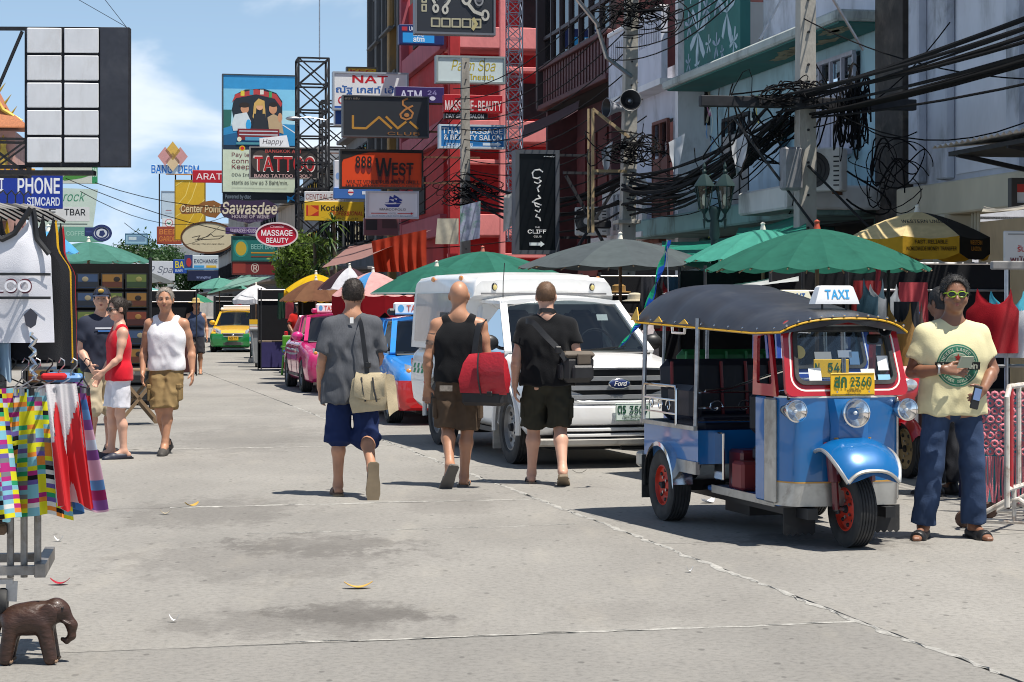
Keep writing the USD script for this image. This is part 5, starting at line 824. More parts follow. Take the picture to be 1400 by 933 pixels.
def hand(F, w, d, n, side, curl=.35, sc=1.0, k=.008, grip=0):
 """w wrist, d finger direction, n palm normal, side: the way the thumb leaves (unit vector along +-d x n)"""
 d, n = nrm(d), nrm(n); n = nrm(n - d * (n @ d)); s = np.cross(d, n) * side
 for o in (-.028,-.010,.010,.028): F.cap(w + s * o * .7 * sc, w + d * .085 * sc + s * o * sc, .0165 * sc, .0135 * sc, .012)
 for j, (o, L, dc) in enumerate(((.031,.070,.0),(.0105,.080,.04),(-.0105,.075,.08),(-.031,.058,.14))):
  p, u, ang = w + d * .088 * sc + s * o * sc, d, curl * .5 + dc; sp = s * (o * .9)
  for q, (fl, r0, r1) in enumerate(((.46,.0098,.0092),(.31,.0092,.0085),(.25,.0085,.0072))):
   uu = nrm(u * math.cos(ang) + n * math.sin(ang) + (sp if q == 0 else 0)); e = p + uu * L * fl * sc; F.cap(p, e, r0 * sc, r1 * sc, k); p, u, ang = e, uu, curl * (.9 if q == 0 else .7)
 p = w + d * .022 * sc + s * .030 * sc; u = nrm(d * .62 + s * .72 + n * .3)
 for L, r0, r1 in ((.042,.0145,.0115),(.032,.0115,.0100),(.026,.0100,.008)):
  e = p + u * L * sc; F.cap(p, e, r0 * sc, r1 * sc, .010); p = e; u = nrm(u * .82 + d * .45 + n * (.12 + curl * .35))
STAND = dict(hl=(-.095,0,.93), kl=(-.10,.02,.50), al=(-.105,-.02,.085), tl=(-.12,.15,.025), hr=(.095,0,.93), kr=(.10,.02,.50), ar=(.105,-.02,.085), tr=(.12,.15,.025),
             sl=(-.175,-.01,1.405), el=(-.215,-.04,1.125), wl=(-.225,.02,.885), sr=(.175,-.01,1.405), er=(.215,-.04,1.125), wr=(.225,.02,.885), neck=(0,.0,1.50), head=(0,.025,1.665))
def strands(parent, m, mt, n, L, crown, seed):     # loose hairs lying along the hair surface
 t = trimesh.Trimesh(m[0], m[1], process=False); r = np.random.default_rng(seed); fi = r.choice(len(t.faces), n, p=t.area_faces / t.area); w = r.dirichlet((1,1,1), n); o = (t.triangles[fi] * w[:, :, None]).sum(1); nn = t.face_normals[fi]
 d = o - crown; d[:, 2] -= .05; d -= nn * (d * nn).sum(1)[:, None]; d /= np.linalg.norm(d, axis=1)[:, None] + 1e-9; d = d * .8 + nn * .45 + r.normal(size=(n, 3)) * .35; LL = L * r.uniform(.5,1.3, n)[:, None]
 pts = np.stack([o - nn * .002, o + d * LL * .5, o + d * LL - nn * LL * .12], 1).reshape(-1,3); q = _path(parent, 'loose_hair'); c = UsdGeom.BasisCurves.Define(stage, q); c.CreateTypeAttr('linear'); c.CreatePointsAttr([Gf.Vec3f(*map(float, x)) for x in pts]); c.CreateCurveVertexCountsAttr([3] * n); c.CreateWidthsAttr([.0016]); c.SetWidthsInterpolation('constant')
 UsdShade.MaterialBindingAPI.Apply(c.GetPrim()).Bind(mt); tag(q, kind='stuff')
def person(label, loc, rz, J=None, h=1.0, skin='tan', res=.009, girth=1.0, female=False, head_yaw=0, head_tilt=0, hair=None, hair_style='short', top_=None, legs=None, shoes=None, hands=None, bald=False, group=None, face=True, lift=0):
 """local frame: the person faces +y, +x on the right hand, z up; joints in metres for a body 1.78 m tall, scaled by h"""
 J = {k: A(*v) for k, v in {**STAND, **(J or {})}.items()}
 p = thing('person', label, 'person', loc, rz, group); sk = SKIN[skin]; pts = np.array(list(J.values())); lo, hi = pts.min(0) - A(.22,.26,.06), pts.max(0) + A(.22,.24,.17); lo[2] = max(lo[2], -.02)
 g = girth; hy = head_yaw; ch = A(0,0,0); pel = (J['hl'] + J['hr']) / 2; she = (J['sl'] + J['sr']) / 2; yp = math.atan2(*(J['hr'] - J['hl'])[[1,0]]); ys = math.atan2(*(J['sr'] - J['sl'])[[1,0]])
 def spine(t): return pel * (1 - t) + (she - A(0,-.01,.02)) * t
 wst, cst = (.070,.092) if not female else (.054,.074); tz = (she[2] - pel[2] + .0)
 def torso(e=0.0, hips=0.0): # rows for stack(); e: how far a garment stands off
  rows = [(-.07,.084 + hips * .5,.090 + hips),(.10,.084 + hips, .094 + hips * .8),(.32, wst, .088),(.52, wst + .012,.092),(.76, cst, .100),(.93, cst + .012,.080),(1.03, cst - .015,.058)]
  return [(*spine(t), hw * (1 + (g - 1) * 1.1) + e * .2, r * (1 + (g - 1) * .9) + e, yp * (1 - t) + ys * t) for t, hw, r in rows]
 F = Field(lo, hi, res); F.stack(torso(0,.012 if female else 0)); hd = J['head']; R = rz3(hy + ys * .5)
 if head_tilt: c, s_ = math.cos(head_tilt), math.sin(head_tilt); R = R @ np.array([[1,0,0], [0, c, -s_], [0, s_, c]])
 H = lambda x, y, z: hd + R @ A(x, y, z)
 F.cap(J['neck'] - A(0,.005,.05), H(0,-.022,-.05),   .068 if not female else .052,.058 if not female else .046,.03)
 for sd in 'lr':
  sg = -1 if sd == 'l' else 1; s_, e, w = J['s' + sd], J['e' + sd], J['w' + sd]; a_ = .88 if female else 1.0 + (g - 1) * .4
  F.cap(J['neck'] - A(0,.01,.02), s_, .046,.054 * a_, .05); F.cap(s_, s_ + (e - s_) * .45,.055 * a_, .049 * a_, .03); F.cap(s_ + (e - s_) * .4, e, .049 * a_, .038 * a_, .03); fm = e + (w - e) * .3; F.cap(e, fm, .038 * a_, .042 * a_, .02); F.cap(fm, w, .042 * a_, .027 * a_, .02)
  hk = dict(d=nrm(w - e), n=A(-sg, 0,0), curl=.35); hk.update((hands or {}).get(sd, {})); d = nrm(hk['d']); n = nrm(hk['n']); fw = hk.get('thumb', A(0,1,0)); side = 1 if np.cross(d, n - d * (n @ d)) @ np.asarray(fw, float) > 0 else -1
  hand(F, w + d * .008, d, n, side, hk['curl'], .94 if not female else .85)
  hp, kn, an, to = J['h' + sd], J['k' + sd], J['a' + sd], J['t' + sd]; l_ = 1.0 + (g - 1) * .5
  F.cap(hp, hp + (kn - hp) * .5,.088 * l_, .074 * l_, .04); F.cap(hp + (kn - hp) * .5, kn, .074 * l_, .054 * l_, .03); bk = nrm(np.cross(kn - an, A(1,0,0))); cm = kn + (an - kn) * .3 - (A(0,.014,0) if abs((kn - an)[2]) > .2 else 0)
  F.cap(kn, cm, .051 * l_, .056 * l_, .025); F.cap(cm, an, .055 * l_, .034,.03); F.cap(an, an + (kn - an) * .12,.036,.034,.02)
  fd = to - an; fz = nrm(np.cross(A(1,0,0), fd)); heel = an - nrm(fd - nrm(kn - an) * (fd @ nrm(kn - an))) * .045 - nrm(kn - an) * .045
  F.cap(an, heel, .034,.030,.02); F.cap(heel, to, .030,.026,.02); F.cap(an, an + (to - an) * .6,.034,.028,.03); F.cap(to - A(.018,0,0), to + nrm(to - heel) * .05 - A(.012,0,0),.022,.014,.015); F.cap(to + A(.018,0,0), to + nrm(to - heel) * .05 + A(.014,0,0),.022,.015,.015)
 # head
 hs = .99 if female else 1.05
 F.ell(H(0,-.012,.025), A(.079,.097,.100) * hs, .02, R); F.ell(H(0,.022,-.045), A(.063,.070,.074) * hs, .03, R); F.ell(H(0,.058,-.092), A(.028,.024,.022),.025, R); F.ell(H(0,.066,.022), A(.058,.022,.020),.02, R)
 F.cap(H(0,.088,.008), H(0,.108,-.030),.010,.014,.012); F.cap(H(-.013,.098,-.034), H(.013,.098,-.034),.010,.010,.008); F.cap(H(-.02,.084,-.062), H(.02,.084,-.062),.010,.010,.012)
 for sx in (-1,1): F.ell(H(sx * .084,-.012,-.005), A(.010,.024,.034),.008, R @ rz3(sx * .35)); F.ell(H(sx * .031,.086,.006), A(.016,.012,.011),.004, R, sub=True); F.ell(H(sx * .05,.055,-.035), A(.028,.03,.03),.025, R)
 part(p, 'body', F.mesh(), sk, smooth=True)
 if face:
  for sx in (-1,1): ey = part(p, 'eye', rot(sph((0,0,0),(.0115,.010,.0065),10), math.degrees(hy), H(sx * .031,.077,.006)), EYEW); part(ey, 'iris', sph(H(sx * .031,.087,.006),(.005,.004,.0048),8), EYED); part(p, 'eyebrow', tube([H(sx * .014,.094,.028), H(sx * .032,.092,.034), H(sx * .05,.078,.028)], [.003,.0045,.002], 6), hair or EYED)
  part(p, 'lips', cat([tube([H(-.024,.089,-.060), H(0,.098,-.058), H(.024,.089,-.060)], [.003,.006,.003], 6), tube([H(-.02,.088,-.067), H(0,.096,-.069), H(.02,.088,-.067)], [.003,.006,.003], 6)]), LIPS)
 if hair and not bald:
  Q = Field(hd - .17, hd + .17,.006); th = {'short': .007, 'crop': .004, 'full': .013, 'bun': .009, 'long': .012}[hair_style]
  Q.ell(H(0,-.014,.030), A(.083 + th, .101 + th, .102 + th),.01, R); Q.ell(H(0,.10,-.055), A(.115,.115,.098),.01, R, sub=True); Q.ell(H(0,.13,.028), A(.100,.10,.085),.01, R, sub=True)
  lowz = -.075 if hair_style in ('short', 'full') else -.05; w, X, Y, Z = Q._win(hd - .16, hd + .16,0); nn = R @ A(0,-.25,1); o = H(0,0, lowz); Q.f[w] = np.maximum(Q.f[w], -((X - o[0]) * nn[0] + (Y - o[1]) * nn[1] + (Z - o[2]) * nn[2]))
  for sx in (-1,1): Q.ell(H(sx * .088,-.006,-.01), A(.024,.026,.038),.01, R, sub=True)
  if hair_style == 'bun': Q.cap(H(0,-.09,.055), H(0,-.15,.045),.03,.034,.02); Q.cap(H(0,-.05,-.03), H(0,-.10,.05),.04,.03,.03)
  if hair_style == 'long': Q.cap(H(-.05,-.07,-.02), H(-.06,-.08,-.15),.04,.03,.03); Q.cap(H(.05,-.07,-.02), H(.06,-.08,-.15),.04,.03,.03); Q.cap(H(0,-.09,0), H(0,-.09,-.14),.04,.03,.03)
  m = Q.mesh(); m = wob(m, .004 if hair_style != 'crop' else .0015,30,3,(2,2,.6)); hm_ = wob(m, .003 if hair_style != 'crop' else .001,110,4,(1.6,1.6,.5)); hp_ = part(p, 'hair', hm_, hair, smooth=70)
  if res < .0095: strands(hp_, hm_, hair, 2600, {'crop': .006, 'short': .011}.get(hair_style, .014), H(0,-.03,.07), len(COUNT))
 # garments
 lo2, hi2 = lo - .03, hi + .03; gres = max(res, .0095)
 if top_:
  T = Field(lo2, hi2, gres); e = top_.get('loose', .014); hz = top_['hem']; rows = torso(e, .012 if female else 0)
  if top_.get('drape'): rows = [(x, y, z, hw + top_['drape'] * (1 - min(1, i / 4)), r + top_['drape'] * (1 - min(1, i / 4)), a) for i, (x, y, z, hw, r, a) in enumerate(rows)]
  if hz < rows[0][2]: rows.insert(0,(rows[0][0], rows[0][1], hz, rows[0][3] + .010, rows[0][4] + .010, rows[0][5]))
  if top_.get('tank'): rows = rows[:-1]; rows[-1] = (*rows[-1][:3], rows[-1][3] * .72, rows[-1][4] + .002, rows[-1][5])
  T.stack(rows, .03, zmin=hz)
  for sd in 'lr':
   s_, el_, w_ = J['s' + sd], J['e' + sd], J['w' + sd]
   if top_.get('tank'):
    n0 = J['neck'] - A(0,.01,.02); T.cap(n0 + (s_ - n0) * .42, n0 + (s_ - n0) * .66,.0595,.0605,.012, flat=0, flata=0); T.cap(n0 + (s_ - n0) * .50 - A(0,0,.02), n0 + (s_ - n0) * .45 - A(0,0,.10),.066,.085,.03)
   else:
    q = top_.get('sleeve', .62); T.cap(J['neck'] - A(0,.01,.025), s_, .050,.056 + e * .6,.05); v = el_ - s_
    if q <= 1: T.cap(s_, s_ + v * q, .057 + e * .6,.052 + e * 1.15,.035, flat=0)
    else: T.cap(s_, el_, .06 + e * .6,.05 + e, .04); T.cap(el_, el_ + (w_ - el_) * (q - 1),.05 + e, .042 + e, .04, flat=0)
  T.ell(J['neck'] + A(0,.04,.045),(.072,.075,.072) if not top_.get('tank') else (.075,.11,.10),.01, sub=True); T.ell(J['neck'] + A(0,-.02,.05),(.070,.065,.05),.01, sub=True)
  tm = T.mesh(top_.get('wrinkle', .012) * 2.7,7,5, top_.get('dir', (1.5,.6,.7)),(she[2] - .16, she[2] - .02)); sh = part(p, top_.get('name', 'shirt'), tm, top_['mat'], smooth=True)
  p_shirt[p] = (sh, tm)
 if legs:
  T = Field(lo2, hi2, gres); e = legs.get('loose', .022); q = legs['len']; rows = [r for r in torso(legs.get('waist', .002),.012 if female else 0)[:3]]; wz = min(rows[1][2] + .03,(top_ or {}).get('hem', 9) + .035); T.stack(rows, .03)
  for sd in 'lr':
   hp, kn, an = J['h' + sd], J['k' + sd], J['a' + sd]; l_ = 1 + (g - 1) * .5
   if q <= 1: T.cap(hp, hp + (kn - hp) * q, .084 * l_ + e * .5,.066 * l_ + e * 1.15,.018, flat=0)
   else:
    T.cap(hp, kn, .084 * l_ + e * .5,.060 * l_ + e * 1.15,.018)
    en = kn + (an - kn) * (q - 1); T.cap(kn, en, .060 * l_ + e * 1.15, legs.get('cuff', .064 * l_ + e),.03, flat=legs.get('flat', 0))
  w_, X_, Y_, Z_ = T._win(lo2, hi2,0); T.f[w_] = np.maximum(T.f[w_], Z_ - wz)
  part(p, legs.get('name', 'shorts'), T.mesh(legs.get('wrinkle', .014) * 2.1,8,9,(1.2,1.2,.8),(wz - .14, wz - .03)), legs['mat'], smooth=True)
  if legs.get('pocket'):
   for sd, sg in (('l', -1),('r', 1)):
    hp, kn = J['h' + sd], J['k' + sd]; c = hp + (kn - hp) * .62 + A(sg * (.066 + e),-.005,0); part(p, 'cargo_pocket', wob(cbox(c, (.05,.15,.17),.016),.006,20,4), legs['mat']); part(p, 'pocket_flap', rot(cbox((0,0,0),(.056,.158,.05),.01), loc=c + A(0,0,.075)), legs['mat'])
 if shoes:
  for sd in 'lr':
   kn, an, to = J['k' + sd], J['a' + sd], J['t' + sd]; fd = to - an; up = nrm(kn - an); fd0 = nrm(fd - up * (fd @ up)); heel = an - fd0 * .045 - up * .045; d = nrm(to - heel); x = nrm(np.cross(d, up)); u = np.cross(x, d)
   S = lambda a, b, c: heel + d * a + x * b + u * c
   prof = [(-.045,.022),(-.035,.034),(.05,.034),(.12,.044),(.20,.046),(.255,.034),(.275,.012)]; prof = [(a * 1.04, b * 1.12) for a, b in prof]; poly = [(a, b) for a, b in prof] + [(a, -b) for a, b in prof[::-1]]
   so = part(p, 'shoe' if shoes['kind'] != 'flip' else 'flip_flop', plate(Polygon(poly).buffer(.006),.022, S(0,0,-.052), d, -x if np.cross(d, -x) @ u > 0 else x), shoes.get('sole', RUBBER), smooth=False)
   if shoes['kind'] == 'flip': part(so, 'strap', cat([tube([S(.20,0,-.01), S(.16, sg * .03,.012), S(.10, sg * .046,-.02)], .008,6) for sg in (-1,1)]), shoes['mat'])
   if shoes['kind'] in ('shoe', 'clog', 'sandal'):
    T = Field(np.minimum(heel, to) - .14, np.maximum(heel, to) + .14,.008); T.cap(S(.0,0,-.008), S(.18,0,-.008),.045,.052,.02); T.cap(S(.18,0,-.010), S(.272,0,-.016),.052,.036,.02); w, X, Y, Z = T._win(heel - .3, to + .3,0); o = S(0,0,-.034); T.f[w] = np.maximum(T.f[w], -((X - o[0]) * u[0] + (Y - o[1]) * u[1] + (Z - o[2]) * u[2]))
    if shoes['kind'] == 'shoe': T.cap(S(.02,0,0), S(.03,0,.06),.048,.044,.02, flat=.0)
    if shoes['kind'] == 'sandal':
     for a0, a1 in ((.235,.34),(.02,.095)): pass
     o = S(.215,0,0); T.f[w] = np.maximum(T.f[w], (X - o[0]) * d[0] + (Y - o[1]) * d[1] + (Z - o[2]) * d[2])
    if shoes['kind'] == 'clog': o = S(.03,0,0); T.f[w] = np.maximum(T.f[w], np.minimum(-((X - o[0]) * d[0] + (Y - o[1]) * d[1] + (Z - o[2]) * d[2]),((X - S(0,0,-.015)[0]) * u[0] + (Y - S(0,0,-.015)[1]) * u[1] + (Z - S(0,0,-.015)[2]) * u[2])))
    part(so, 'upper', T.mesh(), shoes['mat'], smooth=True)
 if h != 1.0:
  UsdGeom.Xformable(stage.GetPrimAtPath(p)).AddScaleOp().Set(Gf.Vec3f(h, h, h))
 return p, J, H
p_shirt = {}
def strap(parent, pts, w, m, name='strap', th=.004, out=None, n=24):   # flat band through points, facing outwards from the body axis
 pts = np.asarray(pts, float); t = np.linspace(0,1, len(pts)); tt = np.linspace(0,1, n); f = PchipInterpolator(t, pts); c = f(tt); d = np.gradient(c, axis=0); g = []
 for i in range(n):
  o = nrm(c[i] * A(1,1,0) - A(*(out or (0,0)),0)); s = nrm(np.cross(d[i], o)); g.append([c[i] - s * w / 2, c[i] + s * w / 2, c[i] + s * w / 2 + o * th, c[i] - s * w / 2 + o * th])
 return part(parent, name, fixwind(loft(g)), m, smooth=40)
HAIRD = mat('hair_dark_brown', (.022,.014,.010),.6, var=.4, scale=60, bump=.25, bscale=120, stretch=(2,2,.5)); HAIRB = mat('hair_light_brown', (.14,.075,.04),.6, var=.3, scale=60, bump=.2, bscale=120, stretch=(2,2,.5)); HAIRG = mat('hair_grey', (.25,.22,.19),.65, var=.35, scale=50, bump=.25, bscale=120, stretch=(2,2,.5)); HAIRK = mat('hair_black', (.010,.009,.009),.6, var=.4, scale=60, bump=.25, bscale=120, stretch=(2,2,.5))
BLKTEE = cloth('#17181b'); KHAKI = mat('khaki_cotton', hexc('#8a7450'),.9, var=.15, scale=6, bump=.12, bscale=110, spec=.15); BROWNC = mat('brown_cargo', hexc('#54463a'),.9, var=.2, scale=6, bump=.12, bscale=110, spec=.15); OLIVE = mat('olive_cargo', hexc('#37362e'),.9, var=.2, scale=6, bump=.12, bscale=110, spec=.15)
GREYSH = mat('grey_linen', hexc('#56585d'),.92, var=.12, scale=30, bump=.15, bscale=60, spec=.1, stretch=(3,3,.5)); NAVY = mat('navy_cotton', hexc('#1f2c52'),.9, var=.15, scale=6, bump=.12, bscale=110, spec=.15)
CANVAS = mat('sand_canvas', hexc('#b3a486'),.9, var=.12, scale=8, bump=.3, bscale=200); NYLON = mat('black_nylon', (.02,.02,.022),.5, var=.25, scale=10, bump=.1, bscale=110); REDN = mat('red_tarpaulin', hexc('#a91d2a'),.5, var=.1, scale=5, bump=.2, bscale=40, coat=.2); TAUPE = mat('taupe_nylon', hexc('#5d5348'),.7, var=.15, bump=.12, bscale=110)
# 1. walker in grey shirt, seen from behind (left of the three)
w1 = G(485,677)
p1, J1, H1 = person('man from behind in grey shirt and navy shorts with sand coloured shoulder bag', (w1[0] - .02, w1[1] - .05,0),4, dict(
 hl=(-.09,0,.94), kl=(-.11,.03,.50), al=(-.115,.0,.085), tl=(-.135,.17,.02), hr=(.09,-.01,.94), kr=(.12,.02,.50), ar=(.165,-.33,.25), tr=(.17,-.38,.075), sl=(-.175,-.02,1.405), el=(-.245,-.04,1.13), wl=(-.265,.06,.89), sr=(.175,.0,1.415), er=(.225,.02,1.15), wr=(.175,.20,1.02), neck=(.0,.0,1.51), head=(.01,.03,1.665)),1.01, 'tan', .008, girth=.95,
 hair=HAIRD, hair_style='short', top_=dict(mat=GREYSH, hem=.78, loose=.022, sleeve=.80, wrinkle=.02, drape=.02), legs=dict(mat=NAVY, len=1.12, loose=.04, cuff=.115, wrinkle=.02), shoes=dict(kind='clog', mat=mat('brown_leather', (.12,.06,.035),.6, var=.2), sole=mat('cork_sole', (.22,.17,.11),.8, var=.25)), face=False,
 hands={'l': dict(d=(.0,.15,-1), n=(1,0,0), curl=.6), 'r': dict(d=(-.3,.8,.2), n=(-1,0,0))})
SX = A(0,0,0)
b1 = thing('shoulder_bag', 'sand canvas shoulder bag hanging at the grey shirted man\'s right hip', 'bag', w1 + A(.16,-.26,.70),-18)
part(b1, 'bag_body', wob(fixwind(loft([[(-.15,-.05,0),(.13,-.05,.03),(.13,.05,.03),(-.15,.05,0)], [(-.17,-.07,.10),(.16,-.07,.12),(.16,.06,.12),(-.17,.06,.10)], [(-.15,-.06,.28),(.14,-.06,.28),(.14,.05,.28),(-.15,.05,.28)], [(-.1,-.03,.33),(.08,-.03,.34),(.08,.03,.34),(-.1,.03,.33)]])),.006,12,2), CANVAS, smooth=60)
part(b1, 'bag_flap', wob(sheet([[(-.12 + .27 * u, -.03 - .058 * math.sin(min(1.57,2.2 * v + .25)) - .01 * math.sin(6 * u),.345 - .20 * v - .03 * math.sin(3.1 * u)) for u in np.linspace(0,1,13)] for v in np.linspace(0,1,9)]),.006,16,1), CANVAS)
part(b1, 'loose_flap', wob(sheet([[(.125 + .075 * u + .06 * v * (1 - .3 * u),-.06 + .06 * u + .01 * math.sin(5 * v),.31 - .33 * v + .02 * math.sin(3 * u) + .05 * v * u * u) for u in np.linspace(0,1,9)] for v in np.linspace(0,1,12)]),.007,14,1), CANVAS)
for k in range(2): part(b1, 'closing_strap', tube([(-.06 + .1 * k, -.075,.3),(-.04 + .1 * k, -.095,.2),(-.02 + .1 * k, -.085,.1)], .008,5), NYLON)
strap(b1, [(-.03,-.02,.32),(-.06,-.015,.55),(-.10,.0,.755),(-.14,.09,.785)], .042, NYLON, 'shoulder_strap', out=(0,.5)); part(b1, 'strap_buckle', cbox((-.02,-.03,.40),(.045,.02,.05),.006), BLACK)
part(p1, 'collar_label', box((.0,-.108,1.455),(.03,.004,.05)), WHITE)
# 2. bald walker in black tank top with red bag
w2 = G(632,665)
p2, J2, H2 = person('bald man from behind in black tank top and brown cargo shorts with red bag', (w2[0] - .03, w2[1], 0),-3, dict(
 hl=(-.095,-.01,.94), kl=(-.10,.03,.52), al=(-.06,-.22,.20), tl=(-.10,-.20,.045), hr=(.095,.0,.94), kr=(.07,.04,.50), ar=(.045,.0,.085), tr=(.055,.17,.02), sl=(-.19,-.01,1.405), el=(-.265,-.05,1.13), wl=(-.275,.0,.88), sr=(.19,.0,1.405), er=(.25,-.01,1.13), wr=(.255,.14,.92), neck=(0,.0,1.51), head=(.0,.03,1.66)),1.01, 'tan', .008, girth=1.08,
 top_=dict(mat=BLKTEE, hem=.92, loose=.017, tank=True, wrinkle=.008, name='tank_top'), legs=dict(mat=BROWNC, len=.98, loose=.036, wrinkle=.022, pocket=True), shoes=dict(kind='flip', mat=RUBBER, sole=mat('flip_flop_sole', (.11,.10,.09),.8, var=.2)), bald=True, face=False, hands={'l': dict(d=(-.05,.1,-1), n=(0,-1,.1), curl=.4, thumb=(1,0,0)), 'r': dict(d=(.0,.3,-1), n=(-1,0,0), curl=.5)})
sa, sb = J2['sl'] + (J2['el'] - J2['sl']) * .25, J2['sl'] + (J2['el'] - J2['sl']) * .62
part(p2, 'tattoo', sheet([[sa + (sb - sa) * v + (.0570 - .004 * v) * 1.03 * A(math.cos(a_), math.sin(a_),-.1 * math.cos(a_)) for a_ in np.linspace(2.4,5.0,14)] for v in np.linspace(0,1,7)], flip=True), mat('tattoo_ink', (.15,.095,.07),.6, var=.75, scale=38)); part(p2, 'wristband', lathe([(.032,-.012),(.034,0),(.032,.012)], 14, c=J2['wl'] + A(0,0,.03)), ink('#b3202a'))
part(p2, 'ear_hook', tube([H2(-.086,.09,.012), H2(-.088,.04,.014), H2(-.084,-.01,.012)], .004,5), BLACK); part(p2, 'pocket_print', box((-.1,-.148,.86),(.11,.004,.05)), mat('faded_print', (.25,.22,.19),.9, var=.4, scale=30))
b2 = thing('messenger_bag', 'red and black roll top messenger bag hanging behind the bald man\'s right hip', 'bag', w2 + A(.20,-.20,.73),-24)
part(b2, 'bag_base', wob(cbox((0,0,.06),(.40,.15,.14),.03),.005,14,1), NYLON)
part(b2, 'bag_body', wob(fixwind(loft([[(-.20,-.08,.10),(.20,-.08,.10),(.20,.07,.10),(-.20,.07,.10)], [(-.21,-.09,.22),(.22,-.09,.22),(.22,.07,.22),(-.21,.07,.22)], [(-.18,-.06,.36),(.19,-.06,.38),(.19,.06,.38),(-.18,.06,.36)], [(-.14,-.02,.44),(.14,-.02,.46),(.14,.03,.46),(-.14,.03,.44)]])),.006,10,3), REDN, smooth=55)
part(b2, 'bag_flap', wob(sheet([[(-.02 + .245 * u + .02 * v, -.06 - .052 * math.sin(2.6 * v + .35) , .45 - .36 * v) for u in np.linspace(0,1,10)] for v in np.linspace(0,1,9)]),.004,14,4), REDN); part(b2, 'flap_edge', tube([(-.02 + .02 * v, -.067 - .052 * math.sin(2.6 * v + .35),.45 - .36 * v) for v in np.linspace(0,1,9)], .008,5), NYLON); part(b2, 'buckle', cbox((.1,-.115,.1),(.05,.02,.04),.006), BLACK)
strap(b2, [(-.10,.0,.42),(-.09,.02,.56),(-.07,.06,.705),(-.06,.17,.715)], .06, NYLON, 'shoulder_strap', out=(0,.5))
# 3. walker in black t-shirt with camera bag
w3 = G(748,662)
p3, J3, H3 = person('stocky man from behind in black t-shirt and olive cargo shorts with camera bag', (w3[0], w3[1], 0),-2, dict(
 hl=(-.10,.0,.93), kl=(-.12,.11,.50), al=(-.14,.12,.085), tl=(-.165,.28,.02), hr=(.10,.0,.93), kr=(.115,.01,.50), ar=(.14,-.23,.135), tr=(.145,-.09,.03), sl=(-.195,.0,1.40), el=(-.27,-.03,1.12), wl=(-.285,.0,.87), sr=(.195,.0,1.40), er=(.27,-.04,1.13), wr=(.23,.17,1.04), neck=(0,.0,1.50), head=(-.01,.03,1.655)),1.01, 'fair', .008, girth=1.16,
 hair=HAIRB, hair_style='crop', top_=dict(mat=BLKTEE, hem=.88, loose=.018, sleeve=.60, wrinkle=.014), legs=dict(mat=OLIVE, len=.96, loose=.034, wrinkle=.022, pocket=True), shoes=dict(kind='flip', mat=BLACK, sole=mat('tan_sole', (.26,.2,.14),.8, var=.2)), face=False, hands={'l': dict(d=(.03,.05,-1), n=(1,0,0), curl=.55), 'r': dict(d=(-.5,.8,.1), n=(-.5,-.5,0))})
b3 = thing('camera_bag', 'black and taupe camera bag at the right side of the man in black t-shirt', 'bag', w3 + A(.26,-.10,.91),20)
part(b3, 'bag_body', cbox((0,0,.12),(.29,.17,.24),.04), NYLON); part(b3, 'bag_lid', wob(cbox((0.0,0,.245),(.30,.18,.07),.03),.004,14), TAUPE); part(b3, 'front_pocket', cbox((.02,-.10,.09),(.20,.05,.13),.02), NYLON); part(b3, 'lid_flap', cbox((.03,-.098,.21),(.13,.02,.1),.01), TAUPE); part(b3, 'side_pocket', cbox((-.155,0,.1),(.04,.12,.15),.018), NYLON)
strap(b3, [(-.13,-.07,.20),(-.20,-.06,.30),(-.30,.0,.42),(-.40,.05,.535),(-.43,.14,.548)], .05, NYLON, 'shoulder_strap', out=(-.2,.6)); part(b3, 'strap_buckle', cbox((-.20,-.065,.29),(.06,.025,.07),.01), BLACK)
strap(p3, [(-.08,-.01,1.50),(-.04,-.075,1.535),(.03,-.075,1.535),(.08,-.01,1.50)], .04, NYLON, 'camera_strap', out=(0,0))
# 4. driver in beer logo t-shirt facing the camera
w4 = G(1302,736)
JEAN = mat('blue_denim', hexc('#33435f'),.85, var=.42, scale=3.2, bump=.12, bscale=90, spec=.2)
p4, J4, H4 = person('man in pale yellow t-shirt and blue jeans standing beside the nearest three wheeled taxi', (w4[0], w4[1], 0),183, dict(
 hl=(-.10,.0,.93), kl=(-.13,.03,.50), al=(-.15,.0,.085), tl=(-.19,.15,.02), hr=(.10,.0,.93), kr=(.155,.03,.50), ar=(.20,.0,.085), tr=(.27,.13,.02), sl=(-.19,-.01,1.395), el=(-.285,-.02,1.15), wl=(-.16,.19,1.02), sr=(.19,-.01,1.395), er=(.275,-.02,1.135), wr=(.115,.215,1.16), neck=(.0,.0,1.495), head=(-.01,.03,1.66)),1.0, 'brown', .006, girth=1.15,
 hair=HAIRK, hair_style='full', head_yaw=-.12, top_=dict(mat=mat('pale_yellow_cotton', hexc('#d9d0a6'),.9, var=.08, scale=6, bump=.1, bscale=110, spec=.15), hem=.85, loose=.013, sleeve=.66, wrinkle=.012, name='t_shirt'), legs=dict(mat=JEAN, len=1.95, loose=.012, cuff=.082, name='jeans', wrinkle=.012), shoes=dict(kind='sandal', mat=BLACK, sole=BLACK),
 hands={'l': dict(d=(.55,.55,-.35), n=(.6,-.6,.1), curl=.5, thumb=(0,.3,1)), 'r': dict(d=(-.85,.35,-.05), n=(.1,-.75,-.3), curl=.5, thumb=(0,.2,1))})
